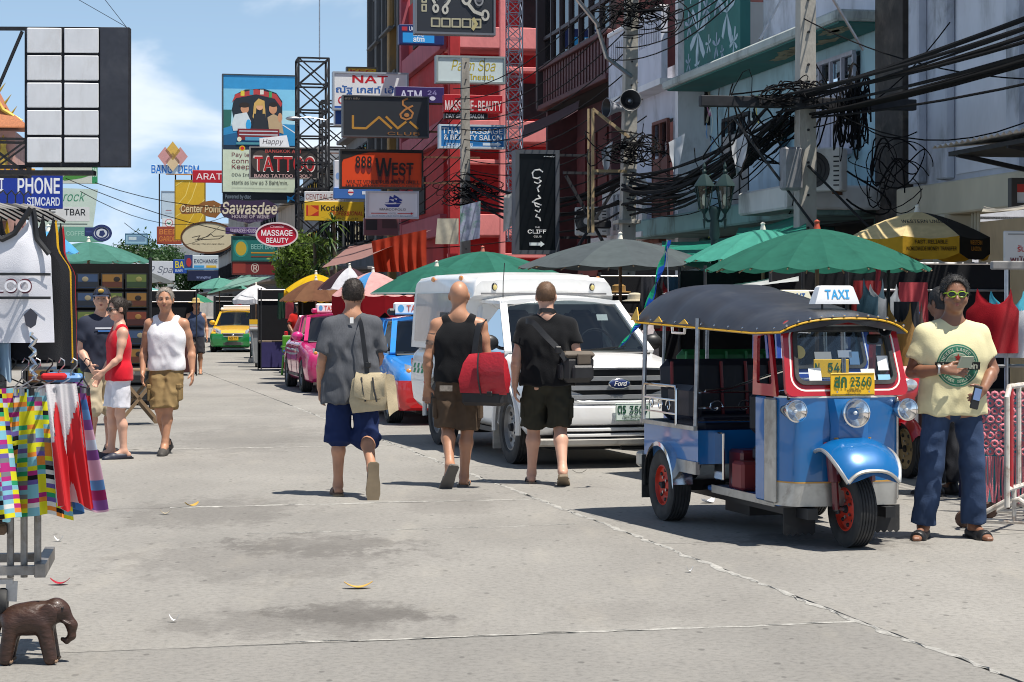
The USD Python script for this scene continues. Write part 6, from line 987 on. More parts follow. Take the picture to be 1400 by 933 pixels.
# sunglasses
sgm = mat('lime_plastic', hexc('#8fae1e'),.3, coat=.5)
fr = cat([tube([H4(sx * .033 + .027 * math.cos(a),.100 - .012 * abs(math.cos(a)) * (sx * math.cos(a) > 0),.006 + .019 * math.sin(a)) for a in np.linspace(0,2 * math.pi, 17)[:-1]], .0045,6, closed=True) for sx in (-1,1)] + [cyl(H4(-.008,.104,.012), H4(.008,.104,.012),.004,6)] + [tube([H4(sx * .060,.092,.014), H4(sx * .078,.06,.014), H4(sx * .085,-.01,.008)], .004,6) for sx in (-1,1)])
gl = part(p4, 'sunglasses', fr, sgm)
for sx in (-1,1): part(gl, 'dark_lens', sph(H4(sx * .033,.099,.006),(.026,.006,.018),14), mat('dark_lens', (.01,.012,.01),.08))
# chest print laid onto the shirt
sh4, tm4 = p_shirt[p4]; v = tm4[0]; fm = (v[:, 1] > .0) & (abs(v[:, 0]) < .2) & (v[:, 2] > .92) & (v[:, 2] < 1.42); order = np.argsort(v[fm][:, 1]); fv = v[fm]
cell = {}
for q in fv:
 key = (round(q[0] / .012), round(q[2] / .012)); cell[key] = max(cell.get(key, -9), q[1])
kk = np.array(list(cell.keys())) * .012; surf_y = LinearNDInterpolator(kk, np.array(list(cell.values())), fill_value=.13)
def on_shirt(m, off):
 v, f = densify(m, .02); v = v.copy(); v[:, 1] = surf_y(v[:, 0], v[:, 2]) + off; return v, f[:, ::-1]
cx, cz, rr = .0,1.185,.145
def disc(r0, r1=0): g = Point(0,0).buffer(r0, quad_segs=12); return g.difference(Point(0,0).buffer(r1, quad_segs=12)) if r1 else g
LG = ink('#3f8f73'); LW = ink('#dfe2cf'); LR = ink('#b8332c'); LK = ink('#2b2b2a')
flat = lambda g: (lambda m: (m[0] * A(-1,1,1) + A(cx, 0, cz), m[1]))(plate(g, .001,(0,0,0)))
for g, c, o in ((disc(rr, rr * .93), LG, .004),(disc(rr * .93, rr * .90), LW, .004),(disc(rr * .90, rr * .60), LG, .0045),(disc(rr * .60, rr * .56), LW, .005),(disc(rr * .56), mat('washed_green', hexc('#a9c2a8'),.9),.004)): part(sh4, 'printed_ring', on_shirt(flat(g), o), c, smooth=False)
def arc_text(s, r, a0, a1, hh, flip=False):
 n = len(s)
 for i, chx in enumerate(s):
  if chx == ' ': continue
  a = math.radians(a0 + (a1 - a0) * (i + .5) / n); v, f = _txt(chx, True); wd = abs(math.radians(a1 - a0)) * r / n * .78; x, z = (v[:, 0] - .5) * wd, (v[:, 1] - .5) * hh
  if flip: ang = a + math.pi / 2
  else: ang = a - math.pi / 2
  X, Z = r * math.cos(a) + x * math.cos(ang) - z * math.sin(ang), r * math.sin(a) + x * math.sin(ang) + z * math.cos(ang)
  part(sh4, 'lettering', on_shirt((np.stack([-X + cx, v[:, 2] * 0, Z + cz], 1), f),.0062), LW, smooth=False)
arc_text('HEINEKEN LAGER BEER', rr * .75,195,-15,.024); arc_text('LAGER QUALITY', rr * .75,215,325,.022, True)
st = [(.03 * (1 if k % 2 == 0 else .42) * math.sin(k * math.pi / 5),.03 * (1 if k % 2 == 0 else .42) * math.cos(k * math.pi / 5) + .052) for k in range(10)]; part(sh4, 'printed_star', on_shirt(flat(Polygon(st)),.0062), LR, smooth=False)
part(sh4, 'printed_band', on_shirt(flat(Polygon([(-.155,-.03),(.155,-.03),(.155,.022),(-.155,.022)])),.0066), LK, smooth=False)
v, f = _txt('Heineken', True); part(sh4, 'lettering', on_shirt((np.stack([-((v[:, 0] - .5) * .27) + cx, v[:, 2] * 0, cz - .022 + v[:, 1] * .038], 1), f),.0085), LW, smooth=False)
wa = part(p4, 'watch', lathe([(.036,-.012),(.039,0),(.036,.012)], 16, 'x'), STEEL)
UsdGeom.Xformable(stage.GetPrimAtPath(wa)).AddTranslateOp().Set(Gf.Vec3d(*map(float, J4['wr'] + A(.03,-.03,0))))
def held(name, label, cat_, J, key, off, rz, parts):
 p = thing(name, label, cat_, np.array([w4[0], w4[1], 0]) + rz3(math.radians(183)) @ (J[key] + off),183 + rz)
 for nm, m, mt in parts: part(p, nm, m, mt)
held('folded_papers', 'small stack of folded grey green papers in the man\'s right hand', 'papers', J4, 'wr', A(-.125,.075,.02),20, [('paper', rot(box((0,0,.004 * k),(.11,.085,.003)), rz=6 * k, rx=62, loc=(0,0,.03)), ink(c)) for k, c in enumerate(('#9aa08c', '#8d957f', '#a8a894'))])
held('mobile_phone', 'dark mobile phone with blue screen held low in the man\'s left hand', 'phone', J4, 'wl', A(.075,.09,-.045),10, [('phone_case', rot(cbox((0,0,0),(.062,.014,.16),.006), ry=-14), BLACK),('screen', rot(box((0,.009,.02),(.05,.002,.08)), ry=-14), ink('#6f86b0'))])
# 5. white tank top man walking towards the camera
w5 = G(228,621)
p5, J5, H5 = person('grey haired man in white tank top and khaki cargo shorts walking towards the camera', (w5[0], w5[1], 0),178, dict(
 hl=(-.09,0,.93), kl=(-.03,.08,.50), al=(.0,.12,.09), tl=(-.01,.29,.03), hr=(.09,0,.93), kr=(.06,.08,.49), ar=(.03,-.14,.11), tr=(.045,.03,.025), sl=(-.185,0,1.405), el=(-.26,-.05,1.13), wl=(-.28,.02,.89), sr=(.185,0,1.405), er=(.255,-.02,1.13), wr=(.24,.10,.88), neck=(0,.01,1.5), head=(.01,.04,1.665)),.995, 'tan', .0085, girth=.97, head_yaw=.1,
 hair=HAIRG, hair_style='short', top_=dict(mat=cloth('#e8e8ec'), hem=.92, loose=.019, tank=True, wrinkle=.010, name='tank_top'), legs=dict(mat=KHAKI, len=.97, loose=.03, wrinkle=.022, pocket=True), shoes=dict(kind='shoe', mat=mat('dark_trainers', (.05,.045,.04),.7, var=.3), sole=BLACK))
# 6. man in cap and navy t-shirt;  7. woman in red vest
w6 = G(138,622)
NVT = mat('navy_tee', hexc('#22283a'),.9, var=.12, bump=.1, bscale=110)
p6, J6, H6 = person('man in navy cap and navy t-shirt standing behind the woman in red', (w6[0], w6[1], 0),215, dict(sl=(-.18,0,1.405), sr=(.18,0,1.405), el=(-.30,-.14,1.2), wl=(-.17,-.02,1.04), er=(.23,.0,1.12), wr=(.20,.18,.96)),1.0, 'fair', .009, girth=1.06, head_yaw=-.5,
 hair=HAIRD, hair_style='short', top_=dict(mat=NVT, hem=.9, loose=.02, sleeve=.62, wrinkle=.014, name='t_shirt'), legs=dict(mat=mat('beige_cotton', hexc('#b9ac92'),.9, var=.1, bump=.1, bscale=110), len=1.08, loose=.03), shoes=dict(kind='shoe', mat=BLACK, sole=BLACK))
cf = Field(A(-.16,-.2,-.1), A(.16,.26,.16),.008); cf.ell((0,-.012,.03),(.093,.112,.105),.01, zmin=.045); cp = part(p6, 'cap', (lambda m: ((rz3(-.5) @ m[0].T).T + J6['head'], m[1]))(cf.mesh()), mat('cap_navy', hexc('#202a40'),.85, bump=.2, bscale=150), smooth=True)
bm = sheet([[(x, .085 + .085 * math.sqrt(max(0,1 - (x / .085) ** 2)) * q, .048 - .02 * q - .9 * x * x) for x in np.linspace(-.083,.083,11)] for q in np.linspace(0,1,5)]); bm = ((rz3(-.5) @ bm[0].T).T + J6['head'], bm[1]); part(cp, 'cap_brim', bm, mat('cap_navy', 0), smooth=True); part(cp, 'cap_badge', sph(H6(0,.098,.085),(.035,.014,.024),10), ink('#b3913e'))
for k, (z, wd) in enumerate(((1.355,.2),(1.325,.14))): part(p_shirt[p6][0], 'printed_text', box((.03,.152, z),(wd, .004,.018)), ink('#c9cdd6' if k == 0 else '#3f6fae'))
w7 = G(163,627)
p7, J7, H7 = person('woman in red sleeveless top and white shorts looking at the stall', (w7[0], w7[1], 0),118, dict(sl=(-.155,0,1.405), sr=(.155,0,1.405), el=(-.19,.06,1.12), wl=(-.16,.22,.98), er=(.19,.02,1.12), wr=(.16,.17,.91), kl=(-.09,.02,.5), kr=(.095,.06,.5), ar=(.10,.06,.085), tr=(.11,.23,.02)),.935, 'fair', .009, female=True, head_yaw=.1, head_tilt=-.12,
 hair=HAIRD, hair_style='bun', top_=dict(mat=cloth('#c41a2b'), hem=.88, loose=.011, tank=True, wrinkle=.006, name='vest_top'), legs=dict(mat=cloth('#dcdbe2'), len=.82, loose=.03), shoes=dict(kind='clog', mat=mat('navy_leather', (.02,.022,.04),.5), sole=BLACK))
part(p7, 'sunglasses', cat([tube([H7(sx * .032 + .026 * math.cos(a),.098,.006 + .02 * math.sin(a)) for a in np.linspace(0,6.28,13)[:-1]], .005,5, closed=True) for sx in (-1,1)] + [tube([H7(sx * .06,.09,.014), H7(sx * .082,.02,.012)], .004,5) for sx in (-1,1)] + [sph(H7(sx * .032,.096,.006),(.025,.006,.019),10) for sx in (-1,1)]), BLACK)
# 8. far walker with straw hat
w8 = G(268,512)
p8, J8, H8 = person('man in straw hat and blue vest walking beside the yellow taxi', (w8[0], w8[1], 0),190, dict(kl=(-.1,.1,.5), al=(-.1,.1,.09), tl=(-.1,.26,.03), ar=(.1,-.15,.1), tr=(.1,.0,.03), el=(-.25,-.05,1.13), wl=(-.26,.08,.89), er=(.24,.0,1.13), wr=(.17,.22,1.0)),.98, 'tan', .013,
 hair=HAIRD, hair_style='long', top_=dict(mat=cloth('#38445e'), hem=.9, loose=.016, tank=True, name='vest'), legs=dict(mat=cloth('#2c2c32'), len=.98, loose=.035), shoes=dict(kind='flip', mat=BLACK))
part(p8, 'straw_hat', lathe([(.19,.055),(.185,.06),(.10,.08),(.088,.14),(.06,.165),(0,.17)], 20, c=J8['head']), mat('straw', hexc('#b39a63'),.9, var=.2, scale=40, bump=.4, bscale=120))
# 9. man in light blue shirt behind the driver
p9, J9, H9 = person('dark haired man in light blue shirt half hidden behind the man in pale yellow t-shirt', (3.61,16.9,0),35, dict(er=(.29,.02,1.17), wr=(.2,.2,1.05)),.97, 'brown', .011, hair=HAIRK, hair_style='full', face=False, top_=dict(mat=cloth('#9db6dc'), hem=.88, loose=.022, sleeve=.7), legs=dict(mat=cloth('#24262c'), len=1.93, loose=.02, cuff=.09, name='trousers'), shoes=dict(kind='shoe', mat=BLACK))
# far passers by and stall keepers
def extra(px, Y, rz, shirt, pants, label, hat=None, hgt=.96, skin='brown', pln=1.93, J=None):
 c = P(px, 420, Y); q, Jq, Hq = person(label, (c[0], c[1], 0), rz, J or dict(kl=(-.1,.09,.5), al=(-.1,.08,.09), tl=(-.1,.24,.03), ar=(.1,-.12,.1), tr=(.1,.04,.03), er=(.27,.05,1.17), wr=(.2,.2,1.0)), hgt, skin, .016, hair=HAIRK, hair_style='full', face=False, top_=dict(mat=cloth(shirt), hem=.9, loose=.02), legs=dict(mat=cloth(pants), len=pln, loose=.02, cuff=.085, name='trousers'), shoes=dict(kind='shoe', mat=BLACK))
 if hat: part(q, 'cap', lathe([(.13,.06),(.10,.07),(.095,.11),(.05,.14),(0,.145)], 14, c=Jq['head']), cloth(hat))
extra(409,48,200, '#b01f1a', '#2a2a30', 'stall keeper in red top and white cap beside the pink taxi', '#d9d9d4')
extra(173,45,160, '#a9b94a', '#33363c', 'person in lime top standing behind the couple at the left stalls')
extra(246,88,180, '#8a5a4a', '#2a2c34', 'far passer by in brown shirt left of the straw hat man')
extra(258,96,10, '#5a7aa5', '#3a3a40', 'far passer by in pale blue shirt walking away up the street', '#3b4664')
extra(236,104,170, '#c9c9c4', '#26262c', 'far passer by in white shirt near the green umbrella')
extra(212,112,180, '#2e3a52', '#4a4038', 'far passer by in dark blue shirt at the left stalls')
# ------------------------------------------------------------------ umbrellas
def canvas_mat(h, tr=.35): return mat('canvas_%s' % h[1:], h, .85, var=.10, scale=9, bump=.08, bscale=60, trans=tr, dirt=tuple(np.array(hexc(h)) * .55), dscale=3.5, damt=.35, spec=.2)
def umbrella(label, c, R, drop, cols, n=16, pole_z=0.0, tilt=0, yaw=0, valance=None, finial='#d8d4c8', sag=.03, name='market_umbrella', tr=.35, wave=0, edge=None):
 """c: the peak of the canopy"""
 p = thing(name, label, 'umbrella', (c[0], c[1], pole_z), yaw); H = c[2] - pole_z; k = 10; sub = 4
 for i in range(n):
  g = []
  for r in np.linspace(0.02,1, k):
   row = []
   for q in range(sub + 1):
    u = (i + q / sub) / n * 2 * math.pi; e = math.sin(math.pi * q / sub); rr = R * r * (1 - (1 - math.cos(math.pi / n)) * e * .9) ; z = H - drop * (r ** 1.55) - sag * e * r ** 1.5 - (wave * e if r == 1 else 0)
    row.append((rr * math.cos(u), rr * math.sin(u) , z + tilt * rr * math.cos(u)))
   g.append(row)
  part(p, 'canopy_panel', sheet(g, flip=False), canvas_mat(cols[i % len(cols)], tr), smooth=40)
  if valance:
   vh, vc = valance; e0 = np.array(g[-1]); bot = e0.copy(); bot[:, 2] -= vh; bot[1:-1,2] -= vh * .22; part(p, 'valance', sheet([e0, bot]), canvas_mat(vc[i % len(vc)], tr), smooth=40)
  u = i / n * 2 * math.pi; part(p, 'rib', tube([(R * r * math.cos(u), R * r * math.sin(u), H - drop * r ** 1.55 - .022 + tilt * R * r * math.cos(u)) for r in (.02,.35,.7,1.0)], .008,4), mat('rib_wood', (.25,.17,.1),.7, var=.2))
 if edge:
  e = [(R * math.cos(u) , R * math.sin(u), H - drop - .012 + tilt * R * math.cos(u)) for u in np.linspace(0,2 * math.pi, n * 2 + 1)[:-1]]; part(p, 'edge_hem', tube(e, .012,4, closed=True), ink(edge))
 part(p, 'pole', cyl((0,0,0),(0,0, H - .02),.021,8), mat('pole_wood', (.18,.10,.06),.6, var=.3, scale=12)); part(p, 'finial', lathe([(0, H - .02),(.04, H - .02),(.03, H + .02),(.022, H + .05),(.03, H + .07),(.0, H + .09)], 10), ink(finial))
 part(p, 'base', cbox((0,0,.06),(.4,.4,.12),.03), KERB); return p
GRU, GRU2 = '#2d6b5b', '#347464'
def um(label, px, py, Y, wpx, drop, cols, **k): return umbrella(label, P(px, py, Y), wpx * Y / FPX / 2, drop, cols, **k)
um('big green umbrella with red finial behind the roof of the nearest three wheeled taxi', 1117,313,19.0,308,.38, [GRU], n=18, finial='#a8442a', yaw=7)
um('grey umbrella rising behind the bonnet of the white pickup truck', 848,327,24.6,280,.34, ['#4c5456', '#484f52'], n=12, yaw=4, tr=.08)
um('pale aqua umbrella tucked behind the big green one', 1043,314,23.5,215,.36, ['#4a9c8a'], n=14)
um('wide green umbrella above the canopy of the white pickup truck', 660,344,31.0,236,.40, [GRU2, GRU], n=18, finial='#b86a5a')
um('low green umbrella with frayed grey edge behind the bald man', 597,364,30.0,180,.40, [GRU], n=16, edge='#8d9590')
umbrella('tan and black eight panelled umbrella with money transfer lettering at the right', P(1254,290,23.0),.82,.30, ['#d6c08e', '#2c2822'] + ['#d6c08e'] * 6, n=8, yaw=-112.5, valance=(.19, ['#c2962a', '#1d1b18'] + ['#c2962a'] * 6), tr=.12)
tan_u = '/World/market_umbrella_005'
def on_umbrella(p, s, w, h, z, r, ang, c, sl):
 a = math.radians(ang); o = A(r * math.cos(a), r * math.sin(a),0); t = A(-math.sin(a), math.cos(a),0)
 v, f = _txt(s, True); up = nrm(A(-math.cos(a) * sl, -math.sin(a) * sl, 1)); V = o + t * ((v[:, :1] - .5) * w) + up * (v[:, 1:2] * h) + A(0,0, z) + A(math.cos(a), math.sin(a),.6) * .012; part(p, 'lettering', (V, f), ink(c), smooth=False)
Hu = P(1254,290,23.0)[2]
on_umbrella(tan_u, 'WESTERN UNION', .52,.075, Hu - .155,.52,22.5 - 2 , '#23211c', 1.6)
for k, (s_, w_) in enumerate((('FAST. RELIABLE', .36),('WORLDWIDE MONEY TRANSFER', .56))): on_umbrella(tan_u, s_, w_, .045, Hu - .395 - .075 * k, .765,22.5, '#4a3510', 0)
on_umbrella(tan_u, 'WESTERN', .24,.05, Hu - .40,.765,67.5, '#c98a1a', 0); on_umbrella(tan_u, 'UNION', .2,.05, Hu - .47,.765,67.5, '#c98a1a', 0)
um('yellow umbrella with scalloped valance above the brown one', 432,375,44,88,.36, ['#d9ae12', '#dcb41c'], n=12, valance=(.16, ['#d9a012']), wave=.04)
um('brown umbrella in front of the yellow scalloped one', 432,383,41.5,100,.42, ['#7a5740', '#714e3a'], n=12)
um('white and dark striped umbrella between the brown and the pink ones', 478,366,40,88,.42, ['#cfd2d8', '#cfd2d8', '#54393f', '#3b2c33'], n=12)
um('pale pink umbrella with red valance and blue stripe', 510,372,36,116,.42, ['#d9a9a6', '#d9a9a6', '#d9a9a6', '#4f94cf'], n=12, valance=(.30, ['#8e1420']), yaw=20)
um('white square topped umbrella over the far stall beside the grey bin', 350,390,57,64,.40, ['#dedfe2'], n=8, valance=(.10, ['#d6d8de']))
um('green umbrella on the left with a dark pole above the picture stall', 121,331,33,172,.32, ['#4f8478', '#487a6e'], n=14)
um('grey umbrella over the picture stall on the left', 152,360,36,172,.34, ['#55595a', '#4d5152'], n=12, tr=.08)
um('sky blue umbrella at the far left behind the hanging tops', 66,316,27,84,.28, ['#5aa6d6'], n=10)
um('small green umbrella far up the street beside the straw hat man', 264,401,78,56,.34, ['#3a8468'], n=14)
um('pale aqua umbrella beyond the grey one on the left', 178,388,52,118,.3, ['#6fa9a8'], n=12)
um('faded teal umbrella beyond the yellow taxi', 300,380,95,78,.5, ['#5f9a8c'], n=12)
# ------------------------------------------------------------------ utility poles, lamps, loudspeaker
def pole(label, px_top, py_top, Y, w, top_extra=0, lean=0, holes=True):
 c = P(px_top, py_top, Y); p = thing('utility_pole', label, 'utility pole', (c[0] - lean, c[1], 0), ROAD_RZ); H = c[2] + top_extra; b = w * 1.35
 part(p, 'pole_shaft', loft([[(-b / 2,-b / 2,0),(b / 2,-b / 2,0),(b / 2, b / 2,0),(-b / 2, b / 2,0)], [(lean - w / 2,-w / 2, H),(lean + w / 2,-w / 2, H),(lean + w / 2, w / 2, H),(lean - w / 2, w / 2, H)]]), CONCRETE)
 for k in range(int(H / .42)): z = .5 + .42 * k; q = lean * z / H; part(p, 'bolt_hole', cyl((q, -b / 2 - .004 + .0 * z, z),(q, -b / 2 + .03, z),.018,6), BLACK)
 return p, c, H
up1, c1, h1 = pole('leaning concrete utility pole in front of the teal building', 1102,0,26.0,.19,1.5,.02)
part(up1, 'cross_arm', cbox((.0,-.16,4.20),(2.9,.12,.14),.01), DARKSTEEL); part(up1, 'cross_arm', cbox((-.55,-.15,5.98),(1.3,.09,.09),.01), mat('weathered_arm', (.16,.12,.10),.8, var=.3, scale=9))
for a, b in (((.05,-.14,6.0),(.75,-.14,4.9)),((-.1,-.14,6.0),(-.65,-.14,5.0)),((.0,-.14,3.4),(1.15,-.14,2.3)),((-1.0,-.14,4.0),(.1,-.14,2.6))): part(up1, 'brace', bar(a, b, .05,.02), STEEL if a[2] > 5 else DARKSTEEL)
part(up1, 'junction_box', cbox((-.25,-.2,3.35),(.26,.2,.55),.03), mat('grey_box', (.2,.2,.21),.6, var=.3)); part(up1, 'notice', rot(box((0,0,0),(.14,.004,.2)), loc=(-.02,-.16,2.0)), ink('#c9c3a0'))
up2, c2, h2 = pole('concrete utility pole carrying two horn loudspeakers and cable tangles', 866,0,36.0,.2,1.8,.16)
up3, c3, h3 = pole('slim pale utility pole in front of the pink building', 636,80,50.0,.19,0,0)
for z in (2.2,3.0): part(up2, 'capital_band', cbox((.04,0, z + .1),(.42,.42,.07),.01), CONCRETE)
part(up2, 'lamp_arm', tube([(.1,-.1,5.7),(-.4,-.3,6.0),(-.6,-.35,6.6),(-1.4,-.7,7.4)], .04,8), STEEL); part(up2, 'ladder_frame', cat([bar((-.62,-.15,2.9),(-.62,-.15,5.1),.05), bar((-.70,-.15,2.9),(-.70,-.15,5.1),.035), bar((-.62,-.15,5.1),(.05,-.15,4.6),.05), bar((-.6,-.15,4.0),(.0,-.15,4.0),.05)]), mat('tan_steel', (.33,.24,.13),.7, var=.3))
sp = thing('loudspeaker', 'black horn loudspeaker facing the camera on the middle utility pole', 'loudspeaker', P(860,139,35.7), ROAD_RZ - 6)
part(sp, 'horn', lathe([(.185,-.20),(.19,-.19),(.17,-.14),(.10,-.02),(.06,.08),(.07,.10),(.08,.18),(.0,.19)], 28, 'y'), BLACK); part(sp, 'horn_mouth', lathe([(.182,-.20),(.15,-.14),(.07,-.02),(.0,.0)], 28, 'y'), mat('horn_dark', (.03,.03,.032),.35)); part(sp, 'horn_core', lathe([(.0,-.10),(.03,-.09),(.035,-.02),(.02,.0)], 12, 'y'), STEEL); part(sp, 'rim', tube([(.187 * math.cos(a),-.2,.187 * math.sin(a)) for a in np.linspace(0,6.28,25)[:-1]], .008,6, closed=True), mat('horn_rim', (.2,.2,.2),.4))
sp = thing('loudspeaker', 'grey horn loudspeaker turned to the left below the black one', 'loudspeaker', P(842,148,35.9), ROAD_RZ - 75)
part(sp, 'horn', lathe([(.17,-.20),(.175,-.19),(.15,-.14),(.09,-.02),(.06,.08),(.07,.16),(.0,.17)], 24, 'y'), mat('horn_grey', (.35,.36,.4),.5, var=.1)); part(sp, 'horn_mouth', lathe([(.165,-.19),(.1,-.1),(.0,.0)], 24, 'y'), BLACK)
# double lantern
lp = thing('street_lantern', 'dark green twin headed street lantern between the grey and the big green umbrellas', 'street lamp', P(977,420,24.2) * A(1,1,0), ROAD_RZ + 8); zl = P(977,288,24.2)[2]; LGN = mat('lantern_green', (.008,.026,.027),.55, var=.2, spec=.3)
part(lp, 'post', lathe([(.09,0),(.09,.5),(.05,.6),(.045, zl - .35),(.065, zl - .3),(.05, zl - .1),(.075, zl),(.06, zl + .04),(.0, zl + .06)], 14), LGN)
for s in (-1,1):
 x = s * .118; y = -.04 * s; z0 = zl + .02; part(lp, 'lantern_arm', tube([(0,0, zl - .12),(x * .6, y, zl - .13),(x, y, zl - .08),(x, y, z0)], .018,6), LGN); part(lp, 'lantern_tail', cyl((x, y, zl - .1),(x, y, zl - .22),.02,6,.006), LGN)
 hx = lambda r, z: [(x + r * math.cos(a), y + r * math.sin(a), z) for a in np.arange(6) * math.pi / 3 + .3]
 part(lp, 'lantern_cup', loft([hx(.02, z0 - .06), hx(.06, z0)]), LGN); part(lp, 'lantern_roof', loft([hx(.135, z0 + .27), hx(.12, z0 + .30), hx(.05, z0 + .40), hx(.02, z0 + .42)]), LGN); part(lp, 'lantern_finial', lathe([(.018,.42),(.03,.45),(.012,.48),(.024,.51),(.0,.57)], 10, c=(x, y, z0)), LGN)
 part(lp, 'lantern_glass', loft([hx(.058, z0), hx(.108, z0 + .268)], caps=False), glass_mat('lantern_glass', (.75,.78,.72), refl=1.5)); part(lp, 'lantern_bar', cat([cyl(a, b, .008,5) for a, b in zip(hx(.062, z0), hx(.113, z0 + .27))]), LGN); part(lp, 'bulb', lathe([(0,.03),(.02,.05),(.03,.12),(.02,.17),(0,.18)], 10, c=(x, y, z0)), WHITE)
# air conditioners
def aircon(label, c, rz, w=.82, h=.56):
 p = thing('air_conditioner', label, 'air conditioner', c, rz); cas = mat('aircon_white', (.58,.58,.55),.5, var=.1, dirt=(.25,.22,.18), damt=.5)
 part(p, 'casing', cbox((0,.15, h / 2),(w, .3, h),.02), cas); part(p, 'fan_opening', lathe([(0,-.002),(h * .42,-.002),(h * .42,.01)], 24, 'y', c=(-.08,0, h / 2)), BLACK); part(p, 'fan_hub', lathe([(0,-.02),(.07,-.018),(.07,.0)], 14, 'y', c=(-.08,0, h / 2)), cas)
 for k in range(4): part(p, 'fan_guard', tube([(-.08 + r_ * math.cos(a),-.015, h / 2 + r_ * math.sin(a)) for r_ in [h * (.12 + .1 * k)] for a in np.linspace(0,6.28,25)[:-1]], .004,4, closed=True), DARKSTEEL)
 for k in range(5): part(p, 'fan_blade', rot(plate([(0,0),(.2,.03),(.21,.11),(.05,.07)], .004), ry=72 * k, loc=(-.08,.02, h / 2)), DARKSTEEL)
 for k in range(7): part(p, 'vent_slot', box((w * .40,-.004,.08 + k * .065),(w * .12,.01,.02)), BLACK)
 part(p, 'bracket', cat([bar((x, -.02,-.02),(x, .32,-.02),.04) for x in (-w * .35, w * .35)]), RUST); return p
aircon('white air conditioner unit with round fan on the teal ledge behind the pole', P(1118,262,27.6), ROAD_RZ - 38,.66,.60); aircon('white air conditioner unit standing beside the black club sign', P(808,322,39.5), ROAD_RZ - 25,.66,.56)
# ------------------------------------------------------------------ overhead cables
def cable(a, b, sag, r=.012, n=12, seed=0, grp_='overhead cables between the utility poles', lab='black overhead cable sagging between the utility poles'):
 a, b = np.asarray(a, float), np.asarray(b, float); q = np.linspace(0,1, n); pts = a + (b - a) * q[:, None]; pts[:, 2] -= sag * 4 * q * (1 - q); top('overhead_cable', tube(pts, r, 5), CABLE, lab, 'cable', grp_)
rr_ = random.Random(21); pA = lambda z, dx=0: ST(U @ A(c1[0], c1[1], 0), N @ A(c1[0], c1[1], 0) - .1 + dx, z); pB = lambda z, dx=0: ST(U @ A(c2[0], c2[1], 0), N @ A(c2[0], c2[1], 0) - .1 + dx, z); pC = lambda z, dx=0: ST(U @ A(c3[0], c3[1], 0), N @ A(c3[0], c3[1], 0) - .1 + dx, z)
pN = lambda z, dx=0: ST(9.0,8.6 + dx, z); pD = lambda z, dx=0: ST(78,8.5 + dx, z)
for k in range(13):           # thick bundle at arm height running towards the camera and away
 z = 4.18 + rr_.uniform(-.16,.12); dx = rr_.uniform(-1.2,1.2) * .25; cable(pA(z, dx), pN(z + rr_.uniform(-.05,.5), dx), rr_.uniform(.1,.3), rr_.choice((.015,.022,.030)),12,0, 'low bundle right of the leaning pole', 'cable of the thick low bundle running right from the leaning pole')
for k in range(24):
 z = 4.15 + rr_.uniform(-.2,.1); dx = rr_.uniform(-1.0,.6) * .4; cable(pA(z, dx), pB(3.55 + rr_.uniform(-.35,.45), dx * .3), rr_.uniform(.12,.55), rr_.choice((.014,.022,.030)),12,0, 'low bundle between the leaning and the loudspeaker pole', 'cable of the low bundle between the leaning pole and the loudspeaker pole')
for k in range(12):
 z = 3.6 + rr_.uniform(-.3,.5); cable(pB(z, rr_.uniform(-.2,.2)), pC(4.6 + rr_.uniform(-.5,.5), rr_.uniform(-.2,.2)), rr_.uniform(.2,.8), rr_.choice((.014,.02,.026)),12,0, 'low bundle beyond the loudspeaker pole', 'low cable between the loudspeaker pole and the slim pale pole')
for k in range(8): cable(pA(5.9 + .09 * k, -.5 + .14 * k), pN(6.0 + .1 * k, -.5 + .14 * k),.3,.010,12,0, 'upper cables right of the leaning pole', 'thin upper cable running right from the leaning pole')
for k in range(9): cable(pB(6.0 + .22 * k, -.3 + .08 * k), pA(5.9 + .2 * k, -.5 + .14 * k),.35,.011,12,0, 'upper cables before the teal building', 'upper cable from the loudspeaker pole to the leaning pole')
for k in range(9): cable(pC(7.0 - .25 * k, -.2 + .05 * k), pB(7.4 - .3 * k, -.3 + .08 * k),.5,.012,12,0, 'upper cables before the maroon building', 'upper cable rising from the slim pale pole to the loudspeaker pole')
for k in range(8): cable(pD(6.6 - .25 * k, rr_.uniform(-.3,.3)), pC(6.8 - .3 * k),.6,.014,12,0, 'cables beyond the slim pale pole', 'cable running up the street beyond the slim pale pole')
for k in range(14):          # service wires from the poles to the house fronts
 c = rr_.choice((pA, pB, pB)); s0 = U @ c(0); z = rr_.uniform(3.2,5.4); cable(c(z), ST(s0 + rr_.uniform(-6,6),10.2, rr_.uniform(3.4,5.4)), rr_.uniform(.2,.7),.009,14,0, 'thin service wires to the house fronts', 'thin slack service wire from a pole to a house front')
def tangle(label, c, w, h, n, seed):
 r = random.Random(seed); ms = []
 for k in range(n):
  a0 = r.uniform(0,6.28); rx, rz_ = w * r.uniform(.12,.5), h * r.uniform(.12,.5); o = A(r.uniform(-.3,.3) * w, r.uniform(-.12,.12), r.uniform(-.3,.3) * h); ph = r.uniform(.5,2.2)
  ms.append(tube([o + A(rx * math.cos(a0 + t),.08 * math.sin(2 * t + a0), rz_ * math.sin(a0 + t * ph)) for t in np.linspace(0, r.uniform(2.5,6.2),16)], r.choice((.007,.01,.013)),4))
 top('cable_tangle', rot(cat(ms), ROAD_RZ, c), CABLE, label, 'cables', kind='stuff')
tangle('coiled spare cable hanging right of the leaning utility pole', P(1165,155,25.6),.40,.9,30,1); tangle('knot of cables at the crossarm of the leaning utility pole', P(1085,130,25.7),1.1,.35,18,2); tangle('cable knot in the angle under the loudspeakers', P(860,205,35.6),1.1,.5,30,3)
